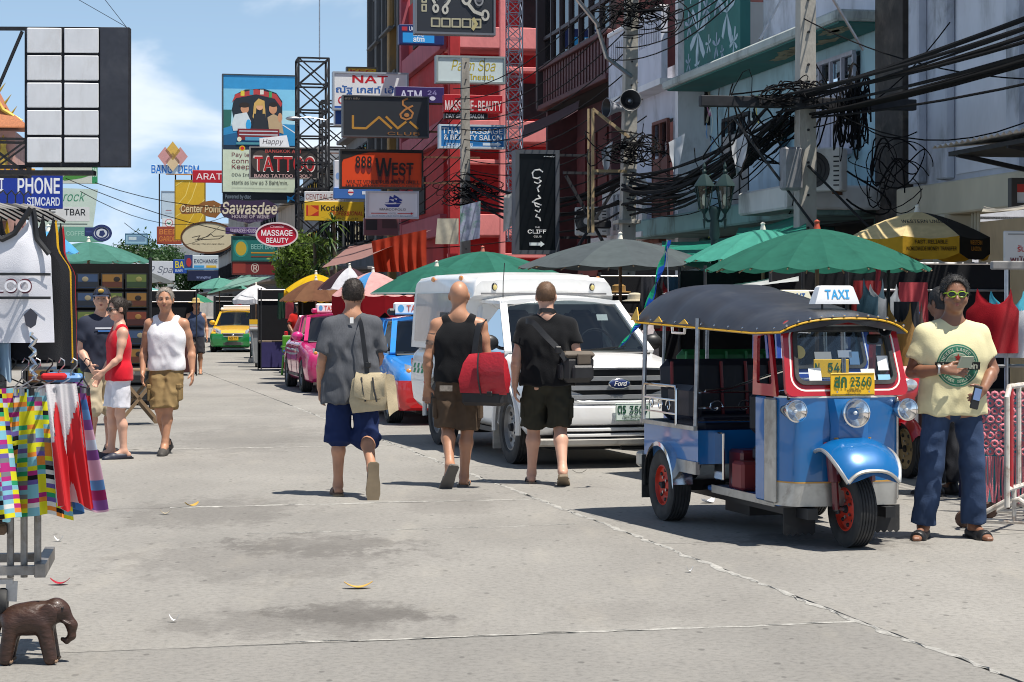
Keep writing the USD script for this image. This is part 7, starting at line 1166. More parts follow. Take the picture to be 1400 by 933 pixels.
tangle('cable knot at the top of the loudspeaker pole', P(875,18,35.6),1.4,.6,32,4); tangle('cable knot on the slim pale pole', P(640,262,49.6),1.4,.6,26,5); tangle('loose loops of wire in front of the teal wall', P(1040,190,26.4),1.4,1.4,12,6); tangle('wire loops against the pale blue wall', P(1210,240,26.3),1.0,.9,14,7)
for k, (px, py, Y, w, h, lab) in enumerate(((925,195,34,.28,.5, 'torn grey plastic sheet snagged on the cables beside the white house'),(830,205,36,.2,.45, 'small torn white plastic scrap caught on the cables'),(1012,195,27,.25,.45, 'grey rag caught in the cables before the teal wall'))):
 c = P(px, py, Y); top('plastic_scrap', wob(sheet([[c + A((u - .5) * w * (1 - .6 * v),.05 * math.sin(5 * u),-h * v + .15 * u) for u in np.linspace(0,1,7)] for v in np.linspace(0,1,8)]),.03,6, k), ink('#aeb2b8'), lab, 'plastic scrap')
# ------------------------------------------------------------------ lattice towers
def lattice(label, px, py, Y, w, h, m, bays, taper=0):
 c = P(px, py, Y); p = thing('lattice_tower', label, 'lattice tower', c, ROAD_RZ); t = w * .07; ww = lambda z: w * (1 - taper * z / h)
 for a in (-1,1):
  for b in (-1,1): part(p, 'leg', bar((a * w / 2, b * w / 2,0),(a * ww(h) / 2, b * ww(h) / 2, h), t), m)
 for k in range(bays + 1):
  z = h * k / bays
  for b in (-1,1): part(p, 'rail', bar((-ww(z) / 2, b * ww(z) / 2, z),(ww(z) / 2, b * ww(z) / 2, z), t * .8), m); part(p, 'rail', bar((b * ww(z) / 2,-ww(z) / 2, z),(b * ww(z) / 2, ww(z) / 2, z), t * .8), m)
  if k < bays:
   z1 = h * (k + 1) / bays
   for b in (-1,1):
    part(p, 'diagonal', bar((-ww(z) / 2, b * ww(z) / 2, z),(ww(z1) / 2, b * ww(z1) / 2, z1), t * .6), m); part(p, 'diagonal', bar((ww(z) / 2, b * ww(z) / 2, z),(-ww(z1) / 2, b * ww(z1) / 2, z1), t * .6), m)
    part(p, 'diagonal', bar((b * ww(z) / 2,-ww(z) / 2, z),(b * ww(z1) / 2, ww(z1) / 2, z1), t * .6), m)
 return p
Yt = 84; lt = lattice('black steel lattice tower rising between the bus billboard and the guest house sign', 427,330, Yt, 1.25,248 * Yt / FPX, DARKSTEEL, 7); hh = 248 * Yt / FPX
part(lt, 'mast', cyl((.3,0, hh),(.3,0, hh + 90 * Yt / FPX),.03,6), STEEL)
part(lt, 'lamp_arm', cat([tube([(.5,-.7,5.0),(-.2,-.75,5.1),(-.7,-.8,5.05)], .03,6)]), STEEL); part(lt, 'lamp_head', sph((-.85,-.8,5.03),(.33,.12,.1),12), STEEL)
lattice('second black lattice frame behind the guest house sign', 458,330,86,1.2,190 * 86 / FPX, DARKSTEEL, 6)
BLS = mat('blue_steel', (.14,.17,.23),.5,.4, var=.3, dirt=(.14,.08,.05), damt=.5); lattice('blue grey steel lattice mast standing in front of the pink building', 703,330,51,.36,380 * 51 / FPX, BLS, 22)
lattice('small dark lattice frame under the billboard at the left edge', 8,240,58,1.3,1.0, DARKSTEEL, 1)
# ------------------------------------------------------------------ trees and plants
def leaves(n, c, rad, size, seed, droop=.3, shell=.5):
 r = np.random.default_rng(seed); d = r.normal(size=(n, 3)); d /= np.linalg.norm(d, axis=1)[:, None]; rr2 = r.uniform(shell, 1, n) ** .7
 nz = meshkit.fbm(d * 2.2 + seed, 3, seed) ; o = np.asarray(c) + d * rr2[:, None] * np.asarray(rad) * (0.55 + .9 * nz)[:, None]
 u = r.normal(size=(n, 3)); u[:, 2] -= droop; u /= np.linalg.norm(u, axis=1)[:, None]; v = np.cross(u, r.normal(size=(n, 3))); v /= np.linalg.norm(v, axis=1)[:, None]; s = size * r.uniform(.6,1.3, n)[:, None]
 V = np.stack([o, o + u * s * .5 + v * s * .22, o + u * s, o + u * s * .5 - v * s * .22], 1).reshape(-1,3); i = np.arange(n)[:, None] * 4; return V, np.vstack([i + [0,1,2], i + [0,2,3]])
LEAF = mat('leaf_bright', (.12,.19,.03),.5, var=.45, scale=3, trans=.45); LEAF2 = mat('leaf_dark', (.035,.085,.02),.5, var=.4, scale=3, trans=.3); BARK = mat('bark', (.10,.075,.05),.9, var=.3, scale=9, bump=.4, bscale=40)
c = P(412,356,56); p = thing('street_tree', 'bright green bushy tree above the yellow umbrella', 'tree', c * A(1,1,0)); z = c[2]
part(p, 'trunk', tube([(0,0,0),(.05,0,1.2),(0,.05, z - .3),(.1,0, z + .4)], [.1,.08,.06,.03], 8), BARK); part(p, 'limb', cat([tube([(0,0, z - .6),(s * .4,.1 * s, z),(s * .7,.2, z + .4)], [.05,.035,.015], 6) for s in (-1,1)]), BARK)
for k, (x, y, zz, r_) in enumerate([(-.45,0,.0,.42),(.35,.1,-.1,.45),(-.05,-.1,.42,.42),(.5,0,.35,.3),(-.2,.2,-.35,.4),(.05,-.2,.0,.45),(-.5,.1,-.45,.3)]): part(p, 'crown', leaves(420,(x, y, z + zz), r_ * .92,.15,30 + k), LEAF, smooth=False, kind='stuff')
def dracaena(px, py, Y, label, seed):
 c = P(px, py, Y); p = thing('dracaena_plant', label, 'plant', c * A(1,1,0)); r = random.Random(seed); part(p, 'trunk', tube([(0,0,0),(.06,0, c[2] * .5),(0,0, c[2])], [.07,.05,.045], 8), BARK)
 for h_ in range(3):
  o = A(r.uniform(-.25,.25) * (h_ > 0), r.uniform(-.2,.2) * (h_ > 0), c[2] - .42 * h_)
  for k in range(34):
   a, el_ = r.uniform(0,6.28), r.uniform(-.3,1.3); L = r.uniform(.35,.62); d = A(math.cos(a) * math.cos(el_), math.sin(a) * math.cos(el_), math.sin(el_)); s = nrm(np.cross(d, A(0,0,1))) * .028; q = [o + d * L * t - A(0,0,.45 * L * t * t) for t in (0,.35,.7,1)]
   part(p, 'leaf', sheet([[q[i] - s * w, q[i] + s * w] for i, w in enumerate((.6,1,.8,.05))]), LEAF if r.random() < .5 else LEAF2, smooth=False)
dracaena(456,305,52, 'spiky dracaena plant under the yellow film sign', 3); dracaena(430,332,53, 'shorter spiky dracaena plant above the yellow umbrella', 4)
for k, (px, Y, s_) in enumerate(((186,300,5),(225,310,4.5),(205,270,3.5),(270,240,3))):
 c = P(px, 420, Y); p = thing('distant_tree', ['dark tree far away in the street gap, leftmost', 'round dark tree far away below the blue sign', 'low tree far away beside the white poster', 'tree far away behind the cream oval sign'][k], 'tree', (c[0], c[1], 0)); part(p, 'trunk', cyl((0,0,0),(0,0, s_ * 1.6),.25,8,.12), BARK)
 for q in range(4): part(p, 'crown', leaves(700,(math.cos(q * 1.7) * s_ * .4, math.sin(q * 1.7) * s_ * .4, s_ * 1.7 + .25 * s_ * (q % 2)), s_ * .55,.6,60 + q + k * 5), LEAF2, smooth=False, kind='stuff')
# ------------------------------------------------------------------ awnings and hanging cloths
def sheet4(name, label, cat_, q, m, sag=.08, n=8, seed=0, folds=0, nf=9):
 a, b, c, d = [np.asarray(x, float) for x in q]; g = []; nn = nrm(np.cross(b - a, d - a))
 for v in np.linspace(0,1, n): g.append([(a * (1 - u) + b * u) * (1 - v) + (d * (1 - u) + c * u) * v - A(0,0, sag * 4 * u * (1 - u) * (.4 + .6 * v)) + nn * folds * math.sin(u * nf * 2 * math.pi + 2 * math.sin(v * 2 + seed)) * (.3 + .7 * v) for u in np.linspace(0,1, n * (4 if folds else 1))])
 return top(name, wob(sheet(g),.015,3, seed), m, label, cat_, smooth=50)
TARP = mat('teal_tarpaulin', hexc('#1f8f78'),.6, var=.2, scale=2.5, bump=.15, bscale=25, trans=.35, dirt=(.03,.09,.08), dscale=1.5, damt=.5)
sheet4('tarpaulin', 'teal green tarpaulin sheet slung under the green ledge behind the lantern', 'tarpaulin', (P(905,352,30), P(1020,335,27), P(1096,298,28.5), P(905,330,36)), TARP, .12,12,2)
sheet4('tarpaulin', 'second teal tarpaulin hanging above the aqua umbrella', 'tarpaulin', (P(1000,336,26), P(1102,322,24), P(1102,288,28), P(1010,312,30)), TARP, .06,10,4)
sheet4('tarpaulin', 'pale grey canvas strip between the green umbrella and the taxi roof', 'tarpaulin', (P(905,402,22), P(1092,384,20.5), P(1092,373,22.5), P(930,396,25)), canvas_mat('#c4c8c6'),.03,10,5)
sheet4('awning_cloth', 'dusty pink awning sloping over the stalls beside the orange curtain', 'awning', (P(440,366,45), P(500,352,42), P(590,314,47), P(478,337,54)), canvas_mat('#a07a74'),.05,12,6)
sheet4('curtain', 'bright orange red curtain hung below the pink awning', 'curtain', (P(508,330,44), P(583,314,44), P(583,372,44), P(512,372,44)), mat('orange_cloth', hexc('#a8300f'),.85, var=.15, scale=5, trans=.2),.0,14,7,.07,6)
sheet4('awning_cloth', 'torn maroon awning strip slanting below the timber balcony', 'awning', (P(714,190,44), P(790,152,42), P(792,137,45), P(716,172,47)), cloth('#43222a', .1),.03,12,8)
sheet4('dust_sheet', 'cream cloth panel hanging beside the slim pale pole', 'cloth', (P(598,299,45.5), P(627,299,45.5), P(627,334,45.5), P(595,334,45.5)), canvas_mat('#cfc9b4'),.0,8,9,.015,2)
b = sheet4('banner', 'crumpled blue and green printed banner hanging on the slim pole', 'banner', (P(629,282,45), P(657,275,45), P(656,326,45), P(629,331,45)), mat('banner_print', (.33,.36,.48),.7, var=.5, scale=4.5, trans=.25, dirt=(.05,.25,.12), dscale=3, damt=.9),.0,10,10,.03,2)
sheet4('banner', 'white printed flag blowing beside the black club sign', 'banner', (P(689,268,40.5), P(708,262,40.5), P(706,303,40.5), P(688,318,40.5)), mat('flag_print', (.62,.62,.58),.7, var=.1, trans=.25, dirt=(.05,.2,.08), dscale=2.5, damt=.9),.0,8,11,.03,1.5)
sheet4('awning_cloth', 'grey white canvas awning at the right edge above the driver', 'awning', (P(1342,290,18), P(1430,280,16.5), P(1430,268,18.5), P(1345,283,20)), canvas_mat('#b9b3a6'),.05,10,12)
sheet4('awning_cloth', 'long green canvas awning far up the street behind the yellow taxi', 'awning', (P(283,402,92), P(338,388,85), P(344,374,92), P(300,386,105)), canvas_mat('#5f8f80'),.05,8,13)
sheet4('awning_cloth', 'pale blue green awning over the far stalls beside the white umbrella', 'awning', (P(306,392,80), P(340,390,72), P(372,378,74), P(330,377,88)), canvas_mat('#7fa69a'),.05,8,14)
# ------------------------------------------------------------------ shop signs and billboards across the street (each faces down the street towards the camera)
def sign(label, x0, y0, x1, y1, Y, bg, items, border=None, bw=.03, deep=.22, name='shop_sign', yaw=0, arm=0, shape=None, rough=.45):
 c = P((x0 + x1) / 2, y1, Y); W, H = (x1 - x0) * Y / FPX / math.cos(math.radians(ROAD_RZ)),(y1 - y0) * Y / FPX; p = thing(name, label, 'sign', c, ROAD_RZ + yaw); m = bg if not isinstance(bg, str) else mat('sign_' + bg[1:], bg, rough, var=.06, scale=1.2, dirt=tuple(np.array(hexc(bg)) * .6), dscale=1.1, damt=.25)
 if shape == 'oval':
  g = Point(0,0).buffer(1, quad_segs=12); pl = lambda k: Polygon([(x * W / 2 * k, z * H / 2 * k + H / 2) for x, z in g.exterior.coords[:-1]])
  part(p, 'panel', plate(pl(1), deep, (0, deep, 0)), m, smooth=False)
  if border: part(p, 'frame', plate(pl(1.0).buffer(bw).difference(pl(1).buffer(-bw)),.04,(0,.02,0)), ink(border), smooth=False)
 elif shape: part(p, 'panel', plate([((u - .5) * W, (1 - v) * H) for u, v in shape], deep, (0, deep, 0)), m, smooth=False)
 else:
  part(p, 'panel', cbox((0, deep / 2, H / 2),(W, deep, H),.012), m)
  if border:
   for s in (-1,1): part(p, 'frame', box((s * W / 2, deep / 2 - .01, H / 2),(bw * 1.6, deep + .04, H + bw * 1.6)), ink(border)); part(p, 'frame', box((0, deep / 2 - .01, H / 2 + s * H / 2),(W - bw * 1.6, deep + .038, bw * 1.6)), ink(border))
 if arm:
  for z in (.15,.85): part(p, 'bracket', bar((W / 2 * (1 if arm > 0 else -1), deep / 2, H * z),(W / 2 * (1 if arm > 0 else -1) + arm, deep / 2, H * z),.05), RUST if arm > 1 else DARKSTEEL)
 art(p, W, H, 0, items); return p
T = lambda s, a, b, c, d, k, *r: ('T', s, a, b, c, d, k, *r)
# bus billboard: sky, road and a painted open taxi full of travellers, above a pale green text field
Yb = 100
bb = [('R', 0,0,1,.12, '#2f8fc4'),('R', 0,.12,1,.3, '#7cbfdc'),('R', 0,.3,1,.44, '#a9d3de'),('G', [(0,.3),(.12,.3),(.1,.5),(0,.52)], '#27665c'),('G', [(0,.46),(.3,.40),(1,.42),(1,.64),(0,.64)], '#2a86b8'),('G', [(0,.52),(.55,.44),(.75,.64),(0,.64)], '#175b86'),('R', 0,.60,1,.64, '#10283f'),('L', [(.8,.42),(1,.50)], .008, '#d6dde0'),
      ('G', [(.12,.30),(.16,.17),(.3,.125),(.55,.115),(.72,.15),(.8,.22),(.8,.34),(.74,.5),(.2,.52)], '#1d2530'),('G', [(.12,.24),(.17,.165),(.45,.12),(.72,.16),(.8,.24),(.78,.27),(.7,.2),(.45,.165),(.18,.2)], '#b23a3a'),('R', .24,.135,.29,.18, '#d9c23a'),('R', .36,.125,.41,.17, '#3a8fb0'),('R', .5,.125,.55,.165, '#d8d4c8'),('R', .62,.14,.66,.19, '#3f9a5a'),
      ('E', .24,.25,.35,.33, '#c98f6a'),('G', [(.12,.42),(.16,.34),(.32,.32),(.38,.40),(.34,.47),(.14,.48)], '#cfd6d8'),('E', .22,.235,.36,.28, '#2a1d16'),('E', .44,.21,.55,.30, '#dba57c'),('G', [(.42,.24),(.48,.2),(.56,.22),(.58,.38),(.53,.40),(.54,.26),(.45,.26),(.44,.40),(.40,.36)], '#c9a25a'),('G', [(.42,.33),(.57,.33),(.6,.46),(.4,.46)], '#23262c'),('E', .62,.24,.73,.33, '#c58c66'),('G', [(.6,.36),(.68,.33),(.78,.36),(.82,.5),(.62,.46)], '#b59a76'),('E', .62,.23,.74,.27, '#231a16'),('E', .74,.32,.8,.40, '#c58c66'),
      ('E', .31,.38,.38,.47, '#2f9fd8'),('R', .2,.46,.76,.555, '#7c1f26'),('R', .22,.475,.74,.485, '#b9bfc4'),('R', .22,.505,.74,.515, '#b9bfc4'),('R', .3,.53,.64,.56, '#4f93b4'),('E', .19,.53,.25,.57, '#e0d9c0'),('E', .7,.53,.76,.57, '#e0d9c0'),('R', .18,.575,.76,.595, '#4a8c96'),('R', .0,.64,1,1, '#cdd6bd'),
      ('E', .22,.605,.3,.65, '#d8b01c'),('E', .235,.612,.285,.642, '#d22a1c'),('G', [(.49,.54),(.86,.51),(.9,.62),(.5,.66)], '#e9e6e6'), T('Happy', .53,.545,.80,.60, '#33202a', False, .2), T('Pay less to', .12,.665,.55,.71, '#7a2b34', False), T('connect', .12,.72,.5,.755, '#7a2b34', False), T('Keep', .12,.765,.36,.815, '#7a2b34', False), T('004 Inter', .12,.84,.42,.868, '#3a3a3a', False), T('starts as low as 3 Baht/min.', .12,.90,.88,.94, '#4a4a3f', False),('R', .12,.965,.86,.967, '#8a927f')]
sign('tall billboard with travellers in an open taxi above a pale green text field', 306,103,405,263, Yb, '#7fb8d4', bb, '#3a4248', .04,.4, 'billboard')
sign('dark sponsor strip below the tall travellers billboard', 306,263,417,278, Yb + .1, '#26282c', [T('Powered by dtac', .03,.25,.34,.7, '#c9c9c9'),('G', [(.77,.3),(.82,.45),(.87,.15),(.84,.55),(.88,.85),(.81,.65),(.78,.95)], '#2f9fe0'), T('dtac', .89,.2,.99,.75, '#b9c9d9')], name='billboard')
sign('black and red tattoo studio sign with chrome letters in front of the billboard', 343,202,434,244,88, '#221d1c', [('E', .02,.1,.3,.8, '#4a3f3a'),('E', .7,.15,.98,.75, '#3a332f'), T('BANGKOK ART', .22,.06,.76,.18, '#b04a44'), T('TATTOO', .05,.27,.96,.80, '#e8dcd6'), T('TATTOO', .063,.30,.948,.77, '#b8262a'), T('BANG TATTOO GROUP', .06,.87,.93,.98, '#c9a5a0')], '#8f8a86', .03,.3, arm=2.4)
sign('purple cloud shaped bar sign with cream script lettering', 302,273,380,306,96, '#3b2a48', [T('Sawasdee', .03,.1,.97,.62, '#d8cbb4', True, .1), T('HOUSE OF WINE', .2,.64,.84,.78, '#b9a9b0'), T('THE BANGKOK INN', .28,.84,.72,.94, '#6a5a78')], None, .03,.25, shape=[(.02,.2),(.2,0),(.5,.06),(.8,.0),(.97,.22),(1,.5),(.93,.72),(.75,.86),(.6,.92),(.5,1),(.4,.93),(.22,.85),(.06,.7),(0,.45)])
sign('narrow purple arrow strip pointing left under the purple bar sign', 309,311,352,320,92, '#4a2f6a', [('G', [(-.0,.5),(.08,-.2),(.08,1.2)], '#4a2f6a'), T('SAWASDEE HOUSE', .14,.2,.95,.8, '#c9b9d0')], name='arrow_sign')
sign('green teal bar sign with a golden round emblem and red lower panel', 318,324,378,357,78, '#1d6a66', [('E', .04,.1,.36,.85, '#2f8a80'),('E', .08,.2,.32,.78, '#b89a2e'), T('BEER BAR', .42,.3,.95,.52, '#7fb0a8'),('L', [(.42,.66),(.95,.66)], .06, '#b8862e'),('L', [(.42,.82),(.9,.82)], .05, '#7a3a2a')], '#174a48')
sign('dark red lower panel with a pale ring under the teal bar sign', 318,357,378,376,78, '#6e1d20', [('E', .42,.15,.6,.85, '#c0a8a0'),('E', .44,.22,.58,.78, '#6e1d20'), T('R', .47,.3,.56,.7, '#c9b0a8'),('R', .02,.1,.3,.9, '#8a3028')])
sign('glossy red oval massage and beauty sign', 351,305,406,337,54, '#b80f2e', [T('Charlie', .34,.1,.66,.22, '#e8c9cf', False, .2), T('MASSAGE', .12,.30,.88,.56, '#f2e9ea'), T('BEAUTY', .24,.64,.78,.86, '#f2e9ea')], '#d9c9cc', .02,.2, shape='oval', arm=0)
sign('tall yellow sign with pale swirls at the left of the billboard', 240,247,280,328,150, '#c9a01e', [('L', [(.5,0),(.35,.25),(.1,.4),(0,.42)], .012, '#e2c766'),('L', [(.75,.0),(.55,.3),(.2,.55),(0,.62)], .012, '#e2c766'),('L', [(1,.3),(.7,.5),(.4,.75),(.2,1)], .012, '#e2c766'),('L', [(1,.5),(.8,.7),(.6,1)], .012, '#e2c766'),('L', [(0,.1),(.3,.0)], .012, '#e2c766')], '#8a7016', .05)
sign('brown and gold scroll shaped bar sign in front of the yellow sign', 246,276,303,296,125, '#8a5a2a', [T('Center Point', .04,.2,.98,.78, '#2f2016', True, .05), T('Center Point', .03,.22,.97,.74, '#d9c59a', True, .05)], None, .03,.25, shape=[(0,.5),(.08,.15),(.2,.25),(.45,.2),(.55,0),(.8,-.1),(1,.2),(.98,.7),(.85,1.1),(.65,1.0),(.5,.75),(.2,.85),(.06,.85)])
sign('cream oval sign with a line drawn script between brown borders', 249,304,320,346,110, '#cfc3a4', [('L', [(.2,.5),(.35,.44),(.3,.56),(.5,.46),(.55,.38),(.6,.46),(.8,.44),(.7,.54),(.25,.58)], .022, '#3a3226'), T('Ramsay Thai and Asian Bistro', .2,.68,.8,.75, '#6a5a44', False, .1)], '#5a3a20', .05,.25, shape='oval')
sign('small red sign with white capitals beside the billboard', 264,233,306,250,118, '#b01224', [T('ARAT', .12,.25,.92,.75, '#f0e6e6', False)], None)
p = sign('blue dental clinic letters on a frame with pink diamonds', 208,226,272,238,190, '#c9d9e6', [T('BANG', .0,-.0,.44,.95, '#1f6fc0'), T('DERM', .56,.0,.99,.95, '#1f6fc0'),('R', .3,1.0,.9,1.12, '#b07a4a')], None, .03,.1)
for k, (u, v, c) in enumerate(((0,1.55, '#c08a86'),(.32,1.55, '#c08a86'),(.16,2.2, '#c9a24a'),(.16,.9, '#c9b08a'))): W_ = 64 * 190 / FPX; part(p, 'diamond', plate([((u - .22) * W_ - .7, v * .8),((u - .22) * W_, v * .8 - .9),((u - .22) * W_ + .7, v * .8),((u - .22) * W_, v * .8 + .9)], .08,(0,-.1,.4)), ink(c), smooth=False)
part(p, 'support', cat([bar((x, .2,-6),(x, .2,0),.12) for x in (-1.5,0,1.5)]), DARKSTEEL)
sign('white bank notice with a green sprout in a red ring', 222,299,240,311,165, '#d9dcdc', [('E', .2,.05,.8,.95, '#b83a4a'),('E', .25,.12,.75,.88, '#e6e9e6'),('G', [(.5,.75),(.3,.35),(.5,.5),(.7,.35)], '#2f8a6a')]); sign('faded brick red notice left of the tall yellow sign', 215,310,248,334,160, '#96432e', [T('BEER', .1,.15,.8,.45, '#c97a3a'), T('GARDEN', .1,.55,.9,.85, '#c97a3a')])
sign('tall pale translucent sign frame left of the yellow sign', 221,262,240,299,168, '#b9c9d4', [('L', [(.3,.7),(.7,.7)], .03, '#a06a6a'),('L', [(.25,.8),(.75,.8)], .02, '#8a98a4')], '#8a98a6', .05)
sign('blue and white money exchange sign', 253,349,298,369,105, '#c9d4dc', [('R', 0,0,.24,1, '#2f3f6e'), T('EXCHANGE', .28,.28,.97,.56, '#33415e'),('R', .28,.7,.58,.86, '#3f9fd8'),('R', .64,.7,.94,.86, '#d9b43a'),('R', 0,.9,1,1, '#3f8fc9'),('E', .05,.2,.2,.8, '#b0303a')]); sign('navy bank panel under the exchange sign', 257,370,298,384,105, '#1a2346', [T('krungthai', .3,.55,.75,.85, '#8a98c4')]); sign('yellow on blue corner sign left of the exchange sign', 237,355,255,374,108, '#1f4aa0', [T('BA', .15,.12,.8,.62, '#d9c92a'), T('BAR', .15,.7,.7,.9, '#b9c9e0')])
sign('white poster with flowing grey handwriting far up the street', 179,357,238,384,230, '#c9cdd4', [T('Soi 9 Spa', .06,.25,.92,.7, '#5a6070', False, .3)]); sign('small blue bordered notice board in the street gap', 172,320,201,334,240, '#8fb4c4', [('R', .1,.2,.9,.75, '#6a8aa4'),('R', .15,.3,.5,.6, '#b9c9cc')], '#3f6a86', .06)
sign('white guest house sign with red capitals and blue Thai words', 457,100,557,150,60, '#dfe2e4', [T('NAT', .25,.07,.73,.28, '#bb1424'), T('ณัฐ เกสท์ เฮ้าส์', .03,.34,.97,.60, '#2f62a8'), T('GUEST HOUSE', .06,.66,.97,.86, '#bb1424'),('R', 0,.92,1,1, '#24509a')], '#9aa4ae', .03,.3); sign('white and blue end of the guest house sign reaching below the black one', 457,150,472,172,60.2, '#dfe2e4', [('R', .1,0,1,.9, '#24509a')])
sign('small yellow and red sign above the guest house sign', 475,93,515,100,60.5, '#d0a512', [T('KFC', .1,.35,.9,1.0, '#b01820')], '#22201c', .03)
sign('purple bank machine sign between the guest house and the black club sign', 541,119,607,142,53.6, '#34235e', [T('ATM', .1,.22,.54,.75, '#cfcbe0'), T('24', .66,.2,.85,.48, '#8a7fb0'),('E', .7,.55,.82,.8, '#cfcbe0')], None, .03,.3)
lav = [('L', [(.115,.48),(.115,.80),(.27,.80),(.42,.52),(.57,.80)], .055, '#a9792c'),('L', [(.5,.5),(.64,.79),(.74,.62)], .055, '#a9792c'),('L', [(.78,.62),(.88,.8)], .055, '#a9792c'),('L', [(.76,.04),(.70,.10),(.70,.2),(.77,.3),(.82,.4),(.80,.52),(.74,.57),(.68,.52),(.67,.44),(.72,.33),(.78,.26),(.82,.22)], .045, '#a9703c'),('E', .715,.405,.775,.51, '#a9703c'), T('ลาวา คลับ', .02,.035,.19,.09, '#b9a58a'), T('CLUB', .52,.88,.9,.96, '#8a5a24', False)]
sign('black club sign with golden angular lettering and flame emblem', 470,132,585,187,52, '#26282d', lav, '#4a4c50', .02,.3, arm=1.2)
west = [('R', 0,0,1,.06, '#221d1a'),('G', [(0,0),(.5,.0),(.32,.07),(.2,.12),(.1,.2),(.03,.25),(0,.4)], '#221d1a')] + [('E', .17 + .07 * k, .30,.235 + .07 * k, .62, '#7a1a10') for k in range(3)] + [('E', .18 + .07 * k, a, .235 + .07 * k, a + .17, '#1c1614') for k in range(3) for a in (.16,.30)] + [('E', .198 + .07 * k, a + .045,.217 + .07 * k, a + .12, '#c8420e') for k in range(3) for a in (.16,.30)] + [T('W', .42,.34,.62,.86, '#7a1a10'), T('EST', .62,.42,.88,.86, '#7a1a10'), T('W', .42,.2,.62,.70, '#1c1614'), T('EST', .625,.32,.89,.66, '#1c1614'), T('MULTI VENUE PUB AND A GRILL', .07,.80,.96,.90, '#2a1a14'), T('MULTI VENUE PUB AND A GRILL', .06,.93,.96,.995, '#4a1c12')]
sign('orange bar sign with black western lettering and ragged dark edge', 467,206,577,257,54, '#d8430e', west, '#1d1a1a', .03,.3, arm=1.6)
sign('pale blue drink advertisement peeping below the orange bar sign', 457,257,520,272,55.5, '#3a6ab0', [('E', .3,.1,.42,.7, '#d9dce4'),('R', .3,.35,.42,.5, '#b02a36'), T('ปา', .6,.2,.8,.8, '#c9d4e6') if 'ปา' in THAI else ('R', .6,.3,.8,.6, '#c9d4e6')]); sign('narrow white board left of the orange bar sign', 457,219,467,262,55.5, '#c9ccd2', [('E', .2,.4,.8,.62, '#7a9ac9')])
sign('white framed sign with a blue sailing ship and red arrow', 502,263,571,298,48, '#dde0e4', [('G', [(.34,.48),(.66,.46),(.62,.58),(.40,.58)], '#27368a')] + [('G', [(a, b),(a + .09, b + .1),(a + .085, b + .14),(a - .02, b + .14)], '#27368a') for a, b in ((.44,.28),(.45,.14),(.53,.1),(.535,.26),(.59,.3),(.60,.2))] + [('L', [(.36,.42),(.46,.4)], .015, '#27368a'), T('MARCOPOLO', .25,.63,.76,.72, '#33363c', False),('L', [(.08,.83),(.40,.83)], .028, '#b81c2a'),('L', [(.6,.83),(.88,.83)], .028, '#b81c2a'),('G', [(.86,.78),(.91,.83),(.86,.88)], '#b81c2a'), T('HOSTEL', .42,.8,.58,.86, '#7a7f88', False), T('CLEAN ROOM CHEAP PARTY RESTAURANT', .1,.91,.9,.95, '#6a6f78', False)], '#b9bdc4', .03,.12)
sign('white hotel strip above the yellow film sign', 417,262,470,276,64, '#c9ccd0', [T('CENTRAL DEPT', .03,.25,.98,.8, '#8a4a44', False)]); sign('yellow film sign with red square logo and black name', 417,276,497,302,64, '#d4ae20', [('G', [(.03,.2),(.24,.2),(.24,.75),(.03,.75)], '#b82a1c'),('G', [(.1,.2),(.24,.48),(.1,.75),(.06,.75),(.06,.2)], '#d8801c'), T('Kodak', .28,.18,.66,.48, '#2c2416'), T('PROFESSIONAL', .42,.5,.98,.72, '#b0301c', True, .2), T('PRO LAB', .5,.84,.9,.94, '#7a6a2c', False)], None, .03,.25)
sign('dark red brick panel between the film sign and the pink awning', 498,298,545,322,53, '#6e3f44', [('R', .05,.1,.38,.7, '#241a1c'),('R', .52,.1,.95,.6, '#4a2a2c')])
sign('blue bank machine sign at the top of the pink building', 546,34,607,61,53.8, '#14265e', [('R', .08,.42,.78,.92, '#2492d8'), T('UOB', .22,.1,.42,.32, '#d9dce6'),('R', .06,.12,.18,.32, '#b02a36'), T('เงินกู้', .32,.46,.54,.62, '#e6eef6'), T('atm', .31,.62,.56,.88, '#eaf2f8')], None, .03,.3)
chain = [('L', [(.08 + .0 * k, .02 + .16 * k),(.13,.02 + .16 * k),(.13,.13 + .16 * k),(.08,.13 + .16 * k),(.08,.02 + .16 * k)], .03, '#a9a48a') for k in range(4)] + [('L', [(.2 + .13 * k, .74),(.3 + .13 * k, .74),(.3 + .13 * k, .88),(.2 + .13 * k, .88),(.2 + .13 * k, .74)], .03, '#a9a48a') for k in range(5)] + [('G', [(.74,.7),(.79,.82),(.73,.95),(.70,.9),(.745,.82),(.7,.74)], '#b3a878')] + [('L', [(x + r * math.cos(a), z + r * 2.1 * math.sin(a)) for a in np.linspace(a0, a1,18)], w_, c) for x, z, r, a0, a1, w_, c in ((.32,.28,.12,-4,1.2,.05, '#b9b7ad'),(.33,.3,.08,-4,1.2,.02, '#5a5c64'),(.25,.56,.03,0,6.28,.04, '#b9b7ad'),(.37,.58,.03,0,6.28,.04, '#b9b7ad'),(.64,.36,.05,0,6.28,.05, '#b9b7ad'),(.88,.66,.04,0,6.28,.04, '#b9b7ad'),(.8,.2,.1,0,6.28,.03, '#5a5c64'),(.8,.38,.05,0,6.28,.03, '#8a8c90'))] + [('L', [(.66,.46),(.74,.6),(.86,.66)], .06, '#b9b7ad')]
sign('dark grey board with silver rings and a golden chain border', 569,-30,676,46,47, '#2c2f36', chain, '#6a6e76', .03,.3)
